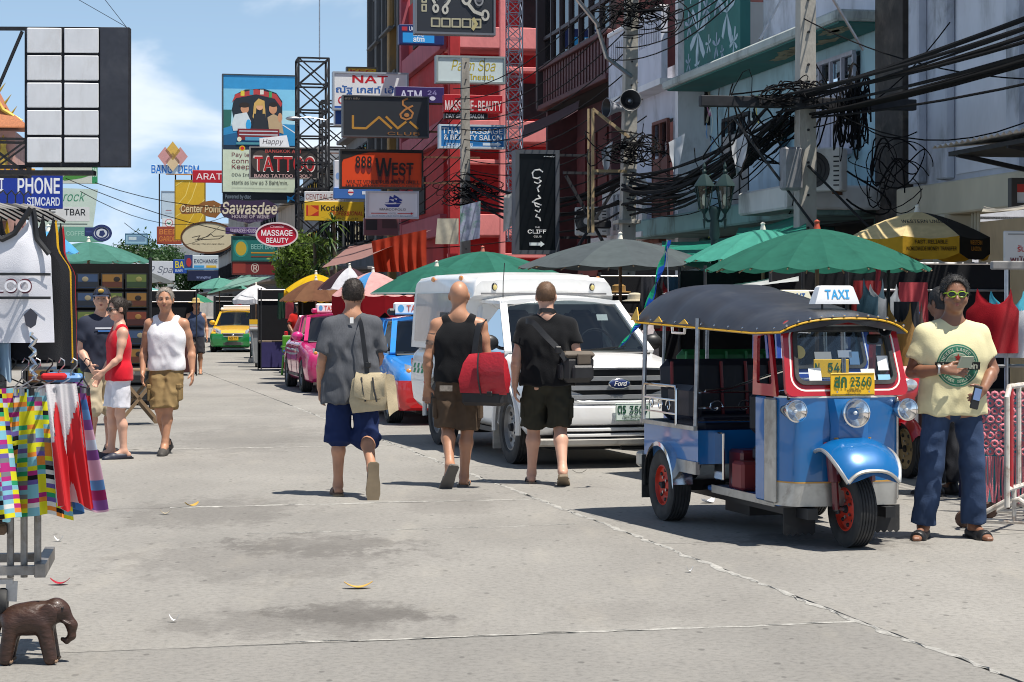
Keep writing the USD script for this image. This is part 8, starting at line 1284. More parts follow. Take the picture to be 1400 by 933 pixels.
sign('white spa sign with yellow handwriting behind the slim pole', 598,78,690,113,52, '#c9d6d6', [T('Palm Spa', .2,.12,.84,.66, '#b3a01c', False, .2), T('ไทยสปา', .48,.66,.84,.9, '#b3a01c'),('R', .695,0,.705,1, '#5a6468')], '#8a9494', .03,.3)
sign('red massage and beauty sign with white condensed capitals', 607,130,687,154,52, '#a81420', [T('MASSAGE-BEAUTY', .02,.32,.98,.9, '#d9c9c6')], None, .03,.25); sign('black strip with small white words under the red massage sign', 608,155,667,163,52, '#17161a', [T('DAY SPA & SALON', .03,.15,.9,.85, '#c9c9c9')])
sign('bright blue Thai massage and beauty salon sign', 602,172,690,202,51, '#1f6fb0', [T('THAI MASSAGE', .03,.1,.97,.38, '#e2e9ee'), T('& BEAUTY SALON', .06,.42,.95,.66, '#e2e9ee'), T('นวดแผนไทย', .1,.74,.5,.95, '#c9d9e6'),('G', [(.66,.78),(.88,.78),(.88,.72),(.95,.84),(.88,.96),(.88,.9),(.66,.9)], '#c9d9e6')], '#b9c9d4', .03,.25)
for (x, y, k) in ((718,165,0),(668,205,1)): pass
cl = [('L', [(.64,.20),(.56,.175),(.44,.18),(.38,.21),(.40,.255),(.5,.265),(.58,.25)], .014, '#d9d9d6'),('L', [(.42,.30),(.52,.315),(.6,.29),(.54,.275)], .012, '#d9d9d6'),('L', [(.58,.33),(.5,.36),(.54,.40)], .014, '#d9d9d6'),('L', [(.52,.43),(.58,.46),(.48,.47),(.38,.50),(.5,.515),(.6,.53)], .014, '#d9d9d6'),('L', [(.42,.50),(.46,.54),(.56,.55)], .012, '#d9d9d6'),('L', [(.44,.58),(.54,.60),(.58,.57)], .012, '#d9d9d6'),('L', [(.5,.62),(.46,.645),(.56,.66),(.58,.69)], .012, '#d9d9d6'), T('THE', .44,.745,.56,.76, '#c9c9c9'), T('CLIFF', .26,.775,.72,.815, '#e6e6e4'), T('CLUB', .41,.835,.6,.853, '#d9d9d6'),('R', .3,.905,.6,.935, '#d9e2e2'),('G', [(.58,.89),(.68,.92),(.58,.95)], '#d9e2e2'), T('ลาวา คลับ', .66,.035,.92,.05, '#d9d9d6')]
cs_ = sign('tall black club sign with white vertical script and arrow beside the grey umbrella', 707,208,762,345,40, '#0e1114', cl, '#4a4e54', .05,.35, rough=.25)
part(cs_, 'support_frame', cat([bar((1.1,.2,0),(1.1,.2,2.0),.06), bar((.4,.2,1.95),(1.1,.2,1.95),.05), bar((.4,.2,.3),(1.1,.2,.3),.05)]), DARKSTEEL)
fx = thing('steel_truss', 'dark crossed steel frame standing between the club sign and the loudspeaker pole', 'frame', P(812,330,38.5), ROAD_RZ)
for a, b in (((-.55,0,1.25),(.4,0,-.4)),((.65,0,1.4),(-.5,0,-.4)),((-.6,0,1.3),(.8,0,1.3))): part(fx, 'beam', bar(a, b, .08,.05), DARKSTEEL)
part(fx, 'clamp', cbox((.1,-.04,.32),(.45,.1,.16),.03), DARKSTEEL)
# right edge boards
sign('white recruitment board with red Thai words at the right edge', 1371,316,1430,362,20.3, '#c9c9c9', [T('รับสมัคร', .33,.42,.95,.62, '#b02a2a'), T('พนักงาน', .15,.74,.95,.94, '#6a2a30'),('R', .1,.08,.9,.12, '#8a8a8a')], None, .02,.02, 'notice_board'); sign('small white board with a red corner higher at the right edge', 1384,248,1430,282,21.5, '#c4c4c4', [('R', .12,.1,.4,.45, '#b0281c')], '#2a2622', .04,.05, 'notice_board')
# left edge signs
sign('blue phone and sim card sign with white capitals', -40,239,83,285,62, '#17369a', [T('PHONE', .52,.08,.97,.56, '#e6ebf2'), T('SIMCARD', .62,.66,.97,.92, '#d9e2ee'), T('I', .33,.1,.37,.5, '#e6ebf2')], None, .03,.25); sign('orange and blue strip above the phone sign', -20,230,46,239,70, '#d8a03a', [T('LA CHULA', .3,.1,.95,.9, '#1f3a8a')])
sign('white sign with a painted green surfboard partly behind the frame board', 60,227,132,251,80, '#c9ccc0', [('G', [(.3,.7),(.5,.45),(.85,.3),(.9,.5),(.7,.7),(.4,.85)], '#4a8a3a'),('R', .9,0,1,1, '#2f8f5a'), T('INN', .91,.1,.99,.6, '#d9e6dc')]); sign('pale mint sign with green handwriting and slanted end', 40,256,132,310,78, '#c4d6cc', [T('rock', .5,.12,.8,.36, '#3f8a6a', False, .25),('R', .15,.5,.88,.86, '#d4d7d9'), T('TBAR', .52,.55,.82,.72, '#33373c'), T('E', .3,.55,.4,.72, '#33373c'),('L', [(.3,.93),(.85,.93)], .02, '#6a7a76')], None, shape=[(0,0),(1,.05),(.93,1),(0,1)])
sign('mint green strip sign below the handwriting sign', 70,310,140,331,85, '#6fa898', [T('COFFEE', .3,.3,.7,.6, '#9fc9bc')]); sg = sign('round white and navy football sign sticking out on the left', 127,309,151,329,84, '#c9d2dc', [('E', .12,.1,.88,.9, '#26356a'),('E', .2,.2,.8,.8, '#c9d2dc'),('G', [(.4,.35),(.6,.3),(.7,.55),(.55,.75),(.35,.65)], '#26356a')], '#26356a', .05,.3, shape='oval'); sign('navy band carrying the round football sign', 116,311,130,323,84, '#26356a', [('R', .1,.4,.9,.6, '#3a4a86')])
# frame board with ten blank panels, top left
Yf = 55; c = P(105,228, Yf); W, H = 142 * Yf / FPX, 191 * Yf / FPX; p = thing('blank_board', 'hanging black frame board with ten blank white panels and a dark side panel', 'sign board', c, 2.0); part(p, 'frame', box((0,.2, H / 2),(W, .36, H)), DARKSTEEL); part(p, 'side_panel', cbox((W * .36,-.01, H / 2),(W * .27,.06, H * .995),.01), mat('navy_black_panel', (.03,.033,.045),.5, var=.15, dirt=(.12,.12,.13), dscale=1, damt=.2))
for i in range(2):
 for k in range(5):
  cx, cz = -W / 2 + W * (.025 + .165 + .355 * i), H * (.02 + .0975 + .196 * k); w_, h_ = W * .33, H * .178
  part(p, 'blank_panel', wob(densify(cbox((cx, -.015, cz),(w_, .05, h_),.02),.5),.006,1.5, k), mat('white_tin', (.70,.71,.73),.45, var=.05, dirt=(.45,.42,.38), dscale=1.2, damt=.3, stretch=(1,1,.4)))
for z in (H - .03,.0): part(p, 'support_beam', bar((-W / 2,.2, z),(-W / 2 - 2.6,.2, z),.1), DARKSTEEL)
part(p, 'support_brace', bar((-W / 2 - .1,.2, H - .1),(-W / 2 - .9,.2, H - 2.0),.08), DARKSTEEL); part(p, 'walkway', box((-.9,.25,-.16),(W * .95,.5,.12)), DARKSTEEL)
for dx in (0,.03): part(p, 'stay_wire', cyl((W / 2 - .05 - dx, .2, H),(-W * .5 + 1.5 * (dx > 0),.4, H + 1.6),.008,4), CABLE)
for k, (a, b) in enumerate(((P(130,250,60), P(560,236,60)),(P(90,244,60), P(700,330,52)),(P(110,262,62), P(330,285,95)),(P(170,305,80), P(300,310,95)))): cable(a, b, .9,.012,14,0, 'thin wires crossing the street', 'thin wire slung across the street between the sign boards')
# ------------------------------------------------------------------ clothes rail at the left edge, nearest the camera
c = A(-2.40,9.05,0); ck = thing('clothes_rack', 'low steel clothes rack on castors at the left edge, carrying the shorts', 'clothes rack', c, 8)
RK = mat('rack_steel', (.30,.28,.26),.45,.7, var=.3, scale=14, dirt=(.12,.08,.05), dscale=10, damt=.5)
for x in (.14,.20,.26): part(ck, 'upright', cyl((x, .0,.36),(x, .0,.85),.016,8), RK)
part(ck, 'base_tube', cat([bar((-.6,-.06,.40),(.30,-.06,.40),.04,.04), bar((-.6,.25,.42),(.30,.25,.42),.04,.04), bar((.28,-.1,.40),(.28,.4,.42),.045,.06), bar((-.6,.1,.66),(.2,.1,.66),.035)]), RK); part(ck, 'plank', cbox((-.25,.12,.58),(.75,.3,.05),.01), mat('old_timber', (.16,.10,.06),.8, var=.35, scale=10, stretch=(.3,3,3)))
part(ck, 'plank', cbox((-.25,.16,.70),(.75,.25,.04),.01), mat('old_timber', 0)); part(ck, 'top_rail', cyl((-.8,.05,1.31),(.34,.05,1.31),.018,8), RK); part(ck, 'end_post', cyl((.10,.06,.85),(.10,.06,1.42),.017,8), RK); part(ck, 'head_bar', cbox((-.25,.03,1.43),(.85,.05,.1),.01), RK)
cas = grp(ck, 'castor', (.12,-.12,.30)); part(cas, 'castor_fork', cat([box((0,0,.06),(.09,.05,.02)), bar((-.04,0,.06),(-.035,0,-.03),.01,.05), bar((.04,0,.06),(.035,0,-.03),.01,.05)]), STEEL); part(cas, 'castor_wheel', lathe([(0,-.02),(.055,-.02),(.06,-.01),(.06,.01),(.055,.02),(0,.02)], 20, 'x', c=(0,0,-.03)), RUBBER)
def shorts_mesh(w, h, seed, lean=0, fold=.03, flare=.25):     # a pair of shorts hung sideways on a clip hanger: two leg tubes below a waist
 r = random.Random(seed); g, uv = [], []; nv, nu = 22,64; ph = [r.uniform(0,6.28) for _ in range(4)]
 for v in np.linspace(0,1, nv):
  row = []
  for u in np.linspace(0,1, nu):
   ww = w * (1 + flare * v); x = (u - .5) * ww + lean * v; cr = max(0, v - .38) / .62; split = .10 * cr * math.exp(-((u - .52) / .05) ** 2)
   y = fold * (.25 + v) * (math.sin(u * 17 + ph[0] + v) + .6 * math.sin(u * 31 + ph[1] - 2 * v)) + .04 * math.sin(u * 6 + ph[2]) * v + split; z = -h * v + .018 * math.sin(u * 11 + ph[3]) * v
   row.append((x, y, z)); uv.append((u * w / .5 + seed * 7.3,0))
  g.append(row)
 return sheet(g)
def uvmesh(name, m, uvs, material, label, cat_, group=None):
 lo = np.array(m[0]).min(0); hi = np.array(m[0]).max(0); o = A((lo[0] + hi[0]) / 2,(lo[1] + hi[1]) / 2, lo[2]); p = _path('/World', name); gm = usdkit.mesh(stage, p, trimesh.Trimesh(np.array(m[0]) - o, m[1], process=False), material, True, uv=uvs); gm.AddTranslateOp().Set(Gf.Vec3d(*map(float, o))); return tag(p, label, cat_, group)
if True:          # printed checks: u across, v down
 cols = ['#d9d42a', '#1e1e22', '#7fb8c9', '#d9d42a', '#b0307a', '#d8d8d4', '#7a7a80', '#d9d42a', '#7fb8c9', '#e0883a', '#2f9a6a', '#6a5aa0', '#d9d42a', '#7fb8c9']
 PIX = usdkit.material(stage, '/World/Looks/pixel_print', {'g': ('texture_coordinate', {}), 'm': ('mapping', {'scale': (26,48,1)}), 'f': ('vector_math', {'math_type': 'floor'}), 'w': ('white_noise_texture', {'dimensions': '3D'}), 'r': ('rgb_ramp', {'interpolate': False, 'ramp': [(k / len(cols), hexc(q)) for k, q in enumerate(cols)]}), 'p': ('principled_bsdf', {'roughness': .85, 'specular_ior_level': .15})},
  [('g.UV', 'm.vector'),('m.vector', 'f.vector1'),('f.vector', 'w.vector'),('w.value', 'r.fac'),('r.color', 'p.base_color')], surface='p.BSDF')
 BLOCK = usdkit.material(stage, '/World/Looks/block_print', {'g': ('texture_coordinate', {}), 'm': ('mapping', {'scale': (9,22,1)}), 'f': ('vector_math', {'math_type': 'floor'}), 'w': ('white_noise_texture', {'dimensions': '3D'}), 'r': ('rgb_ramp', {'interpolate': False, 'ramp': [(k / 6, hexc(q)) for k, q in enumerate(['#5a86b8', '#7a4a8a', '#b9c4d4', '#8a2a5a', '#3f6aa0', '#c9a0b4'])]}), 'p': ('principled_bsdf', {'roughness': .85, 'specular_ior_level': .15})},
  [('g.UV', 'm.vector'),('m.vector', 'f.vector1'),('f.vector', 'w.vector'),('w.value', 'r.fac'),('r.color', 'p.base_color')], surface='p.BSDF')
ZW = 1.22
for k, (x, y, w, h, seed, yaw, lab) in enumerate([(-2.46,8.80,.48,.585,3,6, 'pixel print shorts hanging at the front of the rack, left pair'),(-2.20,8.93,.40,.58,5,24, 'pixel print shorts turned sideways at the front of the rack, right pair'),(-2.62,9.05,.42,.57,8,2, 'pixel print shorts farther in on the rack at the picture edge')]):
 m = shorts_mesh(w, h, seed); u, v = np.meshgrid(np.linspace(0,1,64), np.linspace(0,1,22)); uvs = np.stack([u.ravel() * w * 1.25 + seed, v.ravel() * h], 1); uvmesh('hanging_shorts', rot(m, yaw, (x, y, ZW)), uvs, PIX, lab, 'shorts', 'shorts hanging on the rack')
m = shorts_mesh(.16,.55,12,.06,.02,.3); u, v = np.meshgrid(np.linspace(0,1,64), np.linspace(0,1,22)); p = top('hanging_shorts', rot(m, 44,(-1.995,8.90, ZW + .02)), cloth('#c8c4c6'), 'white shorts with red print hanging beside the pixel print pairs', 'shorts', 'shorts hanging on the rack')
RD = ink('#c01a22', .85)
for lx in (0,):     # red printed panel of the white shorts
 m2 = (m[0] * A(1.02,1.02,1) + A(0,-.006,0), m[1]); keep = [t for t in m[1] if m[0][t].mean(0)[2] < -.20 - .12 * math.sin(m[0][t].mean(0)[0] * 60)]; part(p, 'printed_panel', rot((m2[0], np.array(keep)),44, A(-1.995,8.90, ZW + .02) - A(*stage.GetPrimAtPath(p).GetAttribute('xformOp:translate').Get())), RD)
m = shorts_mesh(.16,.60,15,.09,.02,.3); uvs = np.stack([u.ravel() * .2 + 4, v.ravel() * .6], 1); uvmesh('hanging_shorts', rot(m, 66,(-2.00,9.12, ZW + .03)), uvs, BLOCK, 'blue and violet block print shorts at the outer end of the rack', 'shorts', 'shorts hanging on the rack')
top('hanging_shorts', rot(shorts_mesh(.14,.53,19,.05,.02,.3),60,(-1.98,9.2, ZW)), cloth('#a01824'), 'plain crimson shorts behind the white pair', 'shorts', 'shorts hanging on the rack')
r = random.Random(4); WIRE = mat('hanger_wire', (.5,.5,.52),.3,.9)
for k in range(16):
 x = -2.75 + .055 * k; hm = [tube([(0,0,.09),(.012,0,.11),(.03,0,.10),(.03,0,.08),(0,0,.05),(0,0,.02)], .0035,5), tube([(0,-.17,-.02),(0,0,.02),(0,.17,-.02)], .0035,5), tube([(0,-.17,-.02),(0,.17,-.02)], .0035,5)]
 top('clip_hanger', rot(cat(hm + [box((0, s * .13,-.035),(.012,.03,.035)) for s in (-1,1)]), r.uniform(-25,25),(x, 9.03, ZW + .02)), WIRE if k % 3 else BLACK, 'wire clip hanger on the shorts rack', 'hanger', 'clip hangers on the shorts rack')
top('chain', tube([(-2.13 + .012 * math.sin(k * 1.9),8.95,1.26 + .016 * k + .0 * k) for k in range(14)], .011,6), CHROME, 'short bright chain hanging from the end of the rack', 'chain')
# hanging rail with tops
rl = thing('hanging_rail', 'tall black hanging rail at the left edge carrying the sleeveless tops', 'clothes rail', (-2.70,9.25,0),0); part(rl, 'post', cyl((.18,.18,0),(.18,.18,2.2),.02,8), DARKSTEEL); part(rl, 'rail', cyl((-.9,0,2.11),(.22,.05,2.11),.016,8), DARKSTEEL); part(rl, 'knob', cat([sph((.21,-.08,2.03),(.03,.04,.05),12), cyl((.21,0,1.98),(.21,0,2.16),.024,10)]), BLACK)
def vest(w, h, seed, amp=.018):
 g = []; rr = random.Random(seed); ph = rr.uniform(0,6)
 for v in np.linspace(0,1,26):
  half = w / 2 * (np.interp(v, [0,.06,.22,.34,1], [.62,.66,.70,.98,1.02])); neck = w * np.interp(v, [0,.1,.2,.24], [.30,.26,.13,0.]); row = []
  for u in np.linspace(-1,1,41):
   x = math.copysign(neck + (half - neck) * abs(u), u) if abs(u) > 1e-9 else 0.0; row.append((x, -.05 + .10 * (x / (w / 2)) ** 2 + amp * math.sin(u * 7 + ph + 2 * v) * v - .03 * math.exp(-((v - .4) / .3) ** 2),-h * v))
  g.append(row)
 V, F = sheet(g); keep = [t for t in F if not (np.abs(V[t][:, 0]).min() < .004 and V[t][:, 2].mean() > -h * .2) and not (V[t][:, 0].max() - V[t][:, 0].min() > w * .12 and V[t][:, 2].mean() > -h * .24)]; return V, np.array(keep)
tl_ = thing('sleeveless_shirt', 'white sleeveless basketball top with black edging and maroon block letters', 'top', (-2.265,9.0,2.02),4); V = vest(.40,.60,2); part(tl_, 'front', V, mat('white_mesh', hexc('#d4d4da'),.9, var=.04, bump=.2, bscale=300)); edge = lambda sg: [(sg * .20 * (np.interp(v, [0,.06,.22,.34], [.62,.66,.70,.98])),-.03 + .0 * v, -.60 * v) for v in np.linspace(0,.34,10)]
part(tl_, 'edging', cat([tube([(q[0], q[1] - .0, q[2]) for q in edge(sg)], .013,6) for sg in (-1,1)] + [tube([(.40 * math.copysign(np.interp(abs(t), [0,.24], [.0,.30]), t),-.085 + .12 * abs(t),-.60 * np.interp(abs(t), [0,.1,.24], [.235,.19,0])) for t in np.linspace(-.24,.24,15)], .014,6)]), BLACK)
for z in (-.30,-.405): part(tl_, 'stripe', sheet([[(x, -.094 + .10 * (x / .20) ** 2 - .0, z + q) for x in np.linspace(-.198,.198,21)] for q in (0,.012)]), BLACK)
v_, f_ = tx('VOLCO', -.15,-.380,.125,-.314,0); v_[:, 1] += -.097 + .10 * (v_[:, 0] / .20) ** 2; part(tl_, 'lettering', (v_, f_), ink('#5a2430'), smooth=False); v_, f_ = tx('VOLCO', -.146,-.373,.121,-.321,-.003); v_[:, 1] += -.097 + .10 * (v_[:, 0] / .20) ** 2; part(tl_, 'lettering', (v_, f_), ink('#d4d4da'), smooth=False); part(tl_, 'printed_emblem', rot(plate([(0,.045),(.03,.015),(.022,-.03),(0,-.045),(-.022,-.03),(-.03,.015)], .003,(0,0,0)),0,(.12,-.058,-.49)), ink('#3a3a44'), smooth=False)
for k, (x, y, w, h, c, lab) in enumerate([(-2.25,9.12,.40,.66, '#17181c', 'black sleeveless top hanging behind the white one'),(-2.215,9.2,.38,.68, '#1c1d22', 'second black sleeveless top behind the first'),(-2.215,9.28,.36,.66, '#c99a1a', 'yellow edged sleeveless top showing its bright side panel'),(-2.20,9.34,.34,.68, '#15161a', 'black sleeveless top at the back of the row'),(-2.19,9.4,.30,.66, '#a01a24', 'dark red top at the back of the row'),(-2.62,9.2,.46,.64, '#c9cbd2', 'pale sleeveless top at the picture edge')]):
 m = rot(vest(w, h, 30 + k),8,(x, y, 2.0 - .01 * k)); top('sleeveless_shirt', m, cloth(c), lab, 'top', 'sleeveless tops on the tall rail')
for k in range(12):
 x = -2.6 + .052 * k; top('coat_hanger', rot(cat([tube([(-.19,0,-.05),(-.1,0,.0),(0,0,.025),(.1,0,.0),(.19,0,-.05)], .009,6), tube([(0,0,.025),(0,0,.07),(.02,0,.09),(.035,0,.07)], .004,5)]), r.uniform(2,24),(x * .6 - 1.06,9.05 + .03 * k, 2.03)), BLACK, 'black plastic coat hanger on the tall rail', 'hanger', 'black coat hangers on the tall rail')
top('checked_cloth', rot(shorts_mesh(.10,.30,44,0,.015,.2),20,(-2.3,9.0,1.56)), ink('#8fa6b8'), 'small pale blue cloth with a metal edge below the white top', 'cloth'); top('folded_cloths', wob(cbox((-2.02,9.08,1.262),(.17,.12,.04),.02),.012,18,2), ink('#5a86b8'), 'blue folded cloths lying on the end of the rack', 'cloths'); top('red_clip', cbox((-2.045,8.98,1.27),(.11,.05,.03),.01), RD, 'red clothes clip at the end of the rack', 'clip')
# carved elephant
el_c = A(-2.13,8.93,0); ELM = mat('carved_teak', (.040,.017,.010),.45, var=.6, scale=7, coat=.08, bump=.25, bscale=30, stretch=(1,1,2.5)); F = Field(A(-.24,-.2,-.02), A(.26,.2,.42),.0055)
F.ell((-.06,0,.225),(.135,.085,.085),.02).ell((.085,0,.27),(.062,.06,.062),.035).ell((.0,0,.235),(.09,.075,.08),.03)
for x, s in ((-.13,-1),(-.13,1),(.03,-1),(.03,1)): F.cap((x, s * .045,.2),(x + (-.03 if x < 0 else .035), s * .055,.03),.044,.034,.03, flat=.03)
F.cap((.12,0,.26),(.165,0,.19),.036,.026,.03).cap((.165,0,.19),(.165,0,.135),.026,.02,.02).cap((.165,0,.135),(.140,0,.11),.02,.015,.01).cap((.140,0,.11),(.118,0,.12),.015,.011,.008)
for s in (-1,1): F.ell((.055, s * .066,.25),(.046,.012,.062),.01); F.cap((.125, s * .035,.215),(.165, s * .04,.20),.009,.005,.005)
F.cap((-.19,0,.25),(-.205,0,.13),.012,.008,.01)
ep = thing('carved_elephant', 'dark carved wooden elephant standing on the road under the clothes rack', 'carving', el_c + A(.03,0,0),5); UsdGeom.Xformable(stage.GetPrimAtPath(ep)).AddScaleOp().Set(Gf.Vec3f(.87,.87,.87)); part(ep, 'body', F.mesh(), ELM, smooth=True)
for s in (-1,1): part(ep, 'eye', sph((.125, s * .05,.285),.007,8), BLACK)
part(ep, 'toe_nails', cat([sph((x + (-.03 if x < 0 else .035) + .03, s * .055 + o, .018),.009,6) for x in (-.13,.03) for s in (-1,1) for o in (-.018,0.01)]), mat('toe_pale', (.25,.16,.1),.5))
# ------------------------------------------------------------------ litter
def leafy(px, py, L, W, c, lab, rz): g = G(px, py); top('litter', rot(sheet([[(L * (u - .5), W * (v - .5) * math.sin(math.pi * (.1 + .8 * u)),.006 + .03 * (2 * u - 1) ** 2 + .02 * (v - .5) ** 2) for v in np.linspace(0,1,4)] for u in np.linspace(0,1,9)]), rz, g), ink(c), lab, 'litter')
leafy(490,805,.16,.07, '#c9a04a', 'yellow banana skin lying on the road, nearest the camera', 8); leafy(262,693,.12,.09, '#c9a24a', 'crumpled yellow leaf on the road left of the walkers', 30); leafy(226,704,.08,.05, '#b9ad94', 'small pale scrap on the road below the yellow leaf', 10); leafy(82,800,.11,.07, '#a01a2a', 'red plastic scrap beside the carved elephant', 5); leafy(968,688,.12,.10, '#dfe3ea', 'white paper scrap under the three wheeled taxi', 40); leafy(943,783,.04,.03, '#e6e6e6', 'tiny white paper fleck on the road below the long joint', 0); leafy(238,851,.05,.03, '#e6e6e6', 'tiny white paper fleck on the near left road', 0)
leafy(80,741,.06,.04, '#d9d9d9', 'small white scrap beside the clothes rack', 0); leafy(792,648,.14,.015, '#5a564e', 'thin dark stick on the road right of the black t-shirt man', 10)
# ------------------------------------------------------------------ right edge: barriers, clothes, motorbike
def barrier(label, loc, rz, w=1.15):
 p = thing('crowd_barrier', label, 'barrier', loc, rz); wm = mat('barrier_white', (.62,.58,.52),.5, var=.1, dirt=(.22,.13,.08), dscale=7, damt=.7); rm = mat('barrier_red', (.45,.03,.035),.45, var=.1, dirt=(.2,.12,.1), dscale=8, damt=.4)
 part(p, 'frame', tube([(-w / 2,0,.18),(-w / 2,0,.95),(-w / 2 + .06,0,1.02),(w / 2 - .06,0,1.02),(w / 2,0,.95),(w / 2,0,.18)], .02,8), wm); part(p, 'lower_rail', cyl((-w / 2,0,.30),(w / 2,0,.30),.018,8), wm)
 for k in range(5): x = -w / 2 + w * (k + .5) / 5; part(p, 'upright_bar', cyl((x, 0,.30),(x, 0,1.01),.018,8), rm if k % 2 == 0 else wm)
 for s in (-1,1):
  x = s * w * .32; part(p, 'foot', cat([tube([(x, -.34,.05),(x, -.30,.06),(x, -.03,.22),(x, .03,.22),(x, .30,.06),(x, .34,.05)], .018,8), cyl((x, -.30,.06),(x, .30,.06),.016,8), cyl((x, 0,.06),(x, 0,.32),.016,8)]), wm)
  for t in (-1,1): part(p, 'castor', lathe([(0,-.025),(.05,-.025),(.062,-.012),(.062,.012),(.05,.025),(0,.025)], 16, 'x', c=(x, t * .36,.062)), mat('castor_brown', (.09,.05,.035),.7, var=.3))
barrier('red and white steel barrier on castors behind the driver, nearest', (3.72,14.55,0),62,1.1); barrier('second red and white barrier standing farther back at the right edge', (4.3,15.6,0),52,1.1)
gr = thing('garment_rack', 'grey garment rack with boxed top arm at the right edge', 'clothes rack', (4.0,16.4,0),0); part(gr, 'post', cyl((.03,0,0),(.03,0,1.95),.018,8), STEEL); part(gr, 'top_arm', cbox((.18,0,1.92),(.55,.08,.07),.01), mat('old_grey_wood', (.24,.23,.22),.8, var=.3, scale=10)); part(gr, 'rail', cyl((-.2,.0,1.42),(.9,.0,1.42),.014,8), STEEL); part(gr, 'rail', cyl((-.2,.0,1.10),(.9,.0,1.10),.014,8), STEEL)
for k, (px, py, Y, w, h, c, lab) in enumerate([(1358,395,16.2,.30,.52, '#8f0f1c', 'dark red sleeveless top with blue collar hanging behind the driver'),(1392,405,16.3,.22,.5, '#b9bcc0', 'grey white top hanging at the right picture edge'),(1376,398,16.6,.3,.55, '#3f93a8', 'turquoise top behind the dark red one')]):
 cc = P(px, py, Y); top('hanging_garment', rot(vest(w * 1.5, h, 50 + k),6, cc), cloth(c), lab, 'top')
PK = mat('pink_crochet', hexc('#c97a86'),.95, var=.12, bump=.4, bscale=120); cc = P(1377,535,15.4); cp = thing('crochet_top', 'pink crochet lace garment with long fringe hanging over the barrier', 'garment', (cc[0], cc[1], cc[2] - .98),-8); z0 = .98
for i in range(7):
 for k in range(8): part(cp, 'lace_ring', rot(lathe([(.021,-.01),(.034,0),(.021,.01),(.010,0),(.021,-.01)], 8, 'y'),0,(-.22 + .063 * i + .03 * (k % 2),.012 * math.sin(i * 2 + k), z0 - .03 - .062 * k)), PK, smooth=False)
for i in range(26): x = -.23 + .018 * i; part(cp, 'fringe_strand', tube([(x, .01 * math.sin(i), z0 - .50),(x + .01 * math.sin(i * 1.7),.02, z0 - .7),(x + .015 * math.sin(i * 2.3),.01, z0 - .86)], .007,4), PK)
top('striped_skirt', rot(shorts_mesh(.45,.9,71,0,.02,.15),-8, P(1385,540,15.9)), cloth('#1f6a78'), 'teal and dark garment hanging behind the pink crochet', 'garment'); top('dark_skirt', rot(shorts_mesh(.4,.85,72,0,.03,.15),-8, P(1350,545,16.6)), cloth('#2a2c44'), 'dark blue garment hanging behind the first barrier', 'garment')
# motorbike
mb = thing('motor_scooter', 'red white and black motor scooter half hidden behind the nearest three wheeled taxi', 'motor scooter', (3.66,18.6,0),12); RP = paint('#b80f1c'); WPn = paint('#d4d4d2'); wheel(mb, (0,0,.27),.27,.09,.19, mat('gold_rim', (.4,.3,.15),.4,.6),6); wheel(mb, (0,1.22,.27),.27,.10,.19, mat('gold_rim', 0),6)
part(mb, 'front_mudguard', sheet([[(x, -.30 * math.sin(a) , .27 + .30 * math.cos(a) - .06 * (x / .07) ** 2) for x in np.linspace(-.07,.07,6)] for a in np.linspace(-1.2,1.1,12)]), RP); part(mb, 'fork_leg', cat([cyl((s * .075,.0,.27),(s * .075,.16,.75),.022,8) for s in (-1,1)]), DARKSTEEL)
part(mb, 'front_fairing', fixwind(loft([[(-.06,.05,.48),(.06,.05,.48),(.12,.22,.48),(-.12,.22,.48)], [(-.14,-.02,.74),(.14,-.02,.74),(.2,.2,.74),(-.2,.2,.74)], [(-.15,.0,.92),(.15,.0,.92),(.17,.2,.92),(-.17,.2,.92)], [(-.06,.1,1.03),(.06,.1,1.03),(.08,.2,1.03),(-.08,.2,1.03)]])), RP, smooth=45); part(mb, 'leg_shield', cbox((0,.25,.62),(.42,.05,.52),.02), WPn); part(mb, 'headlight', sph((0,-.0,.86),(.10,.03,.06),14), mat('headlamp_glass', (.62,.64,.66),.12)); part(mb, 'seat', cbox((0,.9,.76),(.27,.75,.13),.05), BLACK); part(mb, 'side_panel', cbox((0,.95,.58),(.3,.7,.26),.05), RP); part(mb, 'frame', cat([bar((0,.2,.45),(0,.9,.38),.14,.12), bar((0,.9,.38),(0,1.25,.3),.1)]), BLACK)
part(mb, 'handlebar', tube([(-.34,.22,1.02),(-.2,.16,1.03),(0,.14,1.0),(.2,.16,1.03),(.34,.22,1.02)], .015,8), BLACK); part(mb, 'mirror', cat([cyl((s * .22,.16,1.02),(s * .28,.18,1.2),.007,5) for s in (-1,1)] + [sph((s * .30,.17,1.22),(.06,.015,.04),10) for s in (-1,1)]), BLACK); part(mb, 'indicator', cat([sph((s * .13,.0,.80),(.03,.03,.04),8) for s in (-1,1)]), mat('amber_lens', (.7,.25,.04),.2))
# streamer
g0 = P(912,328,17.3); pts = [P(x, y, 17.3) + A(.0,.0,0) for x, y in ((915,329),(905,362),(893,400),(878,435),(862,458),(846,476))]; st_ = thing('ribbon_streamer', 'blue and green twisted ribbon slanting from a thin wire beside the second three wheeled taxi', 'ribbon', pts[-1]); o = pts[-1]
tt = np.linspace(0,1,40); cv = PchipInterpolator(np.linspace(0,1,6), np.array(pts))(tt); hw = np.interp(tt, [0,.1,.8,1], [.012,.026,.022,.004])
for nm, sgn, cc in (('blue_ribbon', 1, '#1f5ac9'),('green_ribbon', -1, '#1fae7a')): part(st_, nm, sheet([[cv[i] - o + A(math.cos(i * .35 * sgn) * hw[i], .02 * math.sin(i * .35),.3 * hw[i] * s_) * s_ + A(.006 * sgn, 0,0) for s_ in (-1,1)] for i in range(40)]), mat('ribbon_' + cc[1:], cc, .3, var=.1, trans=.3))
part(st_, 'wire', cyl(g0 - o, P(914,420,17.3) - o, .004,5), STEEL)
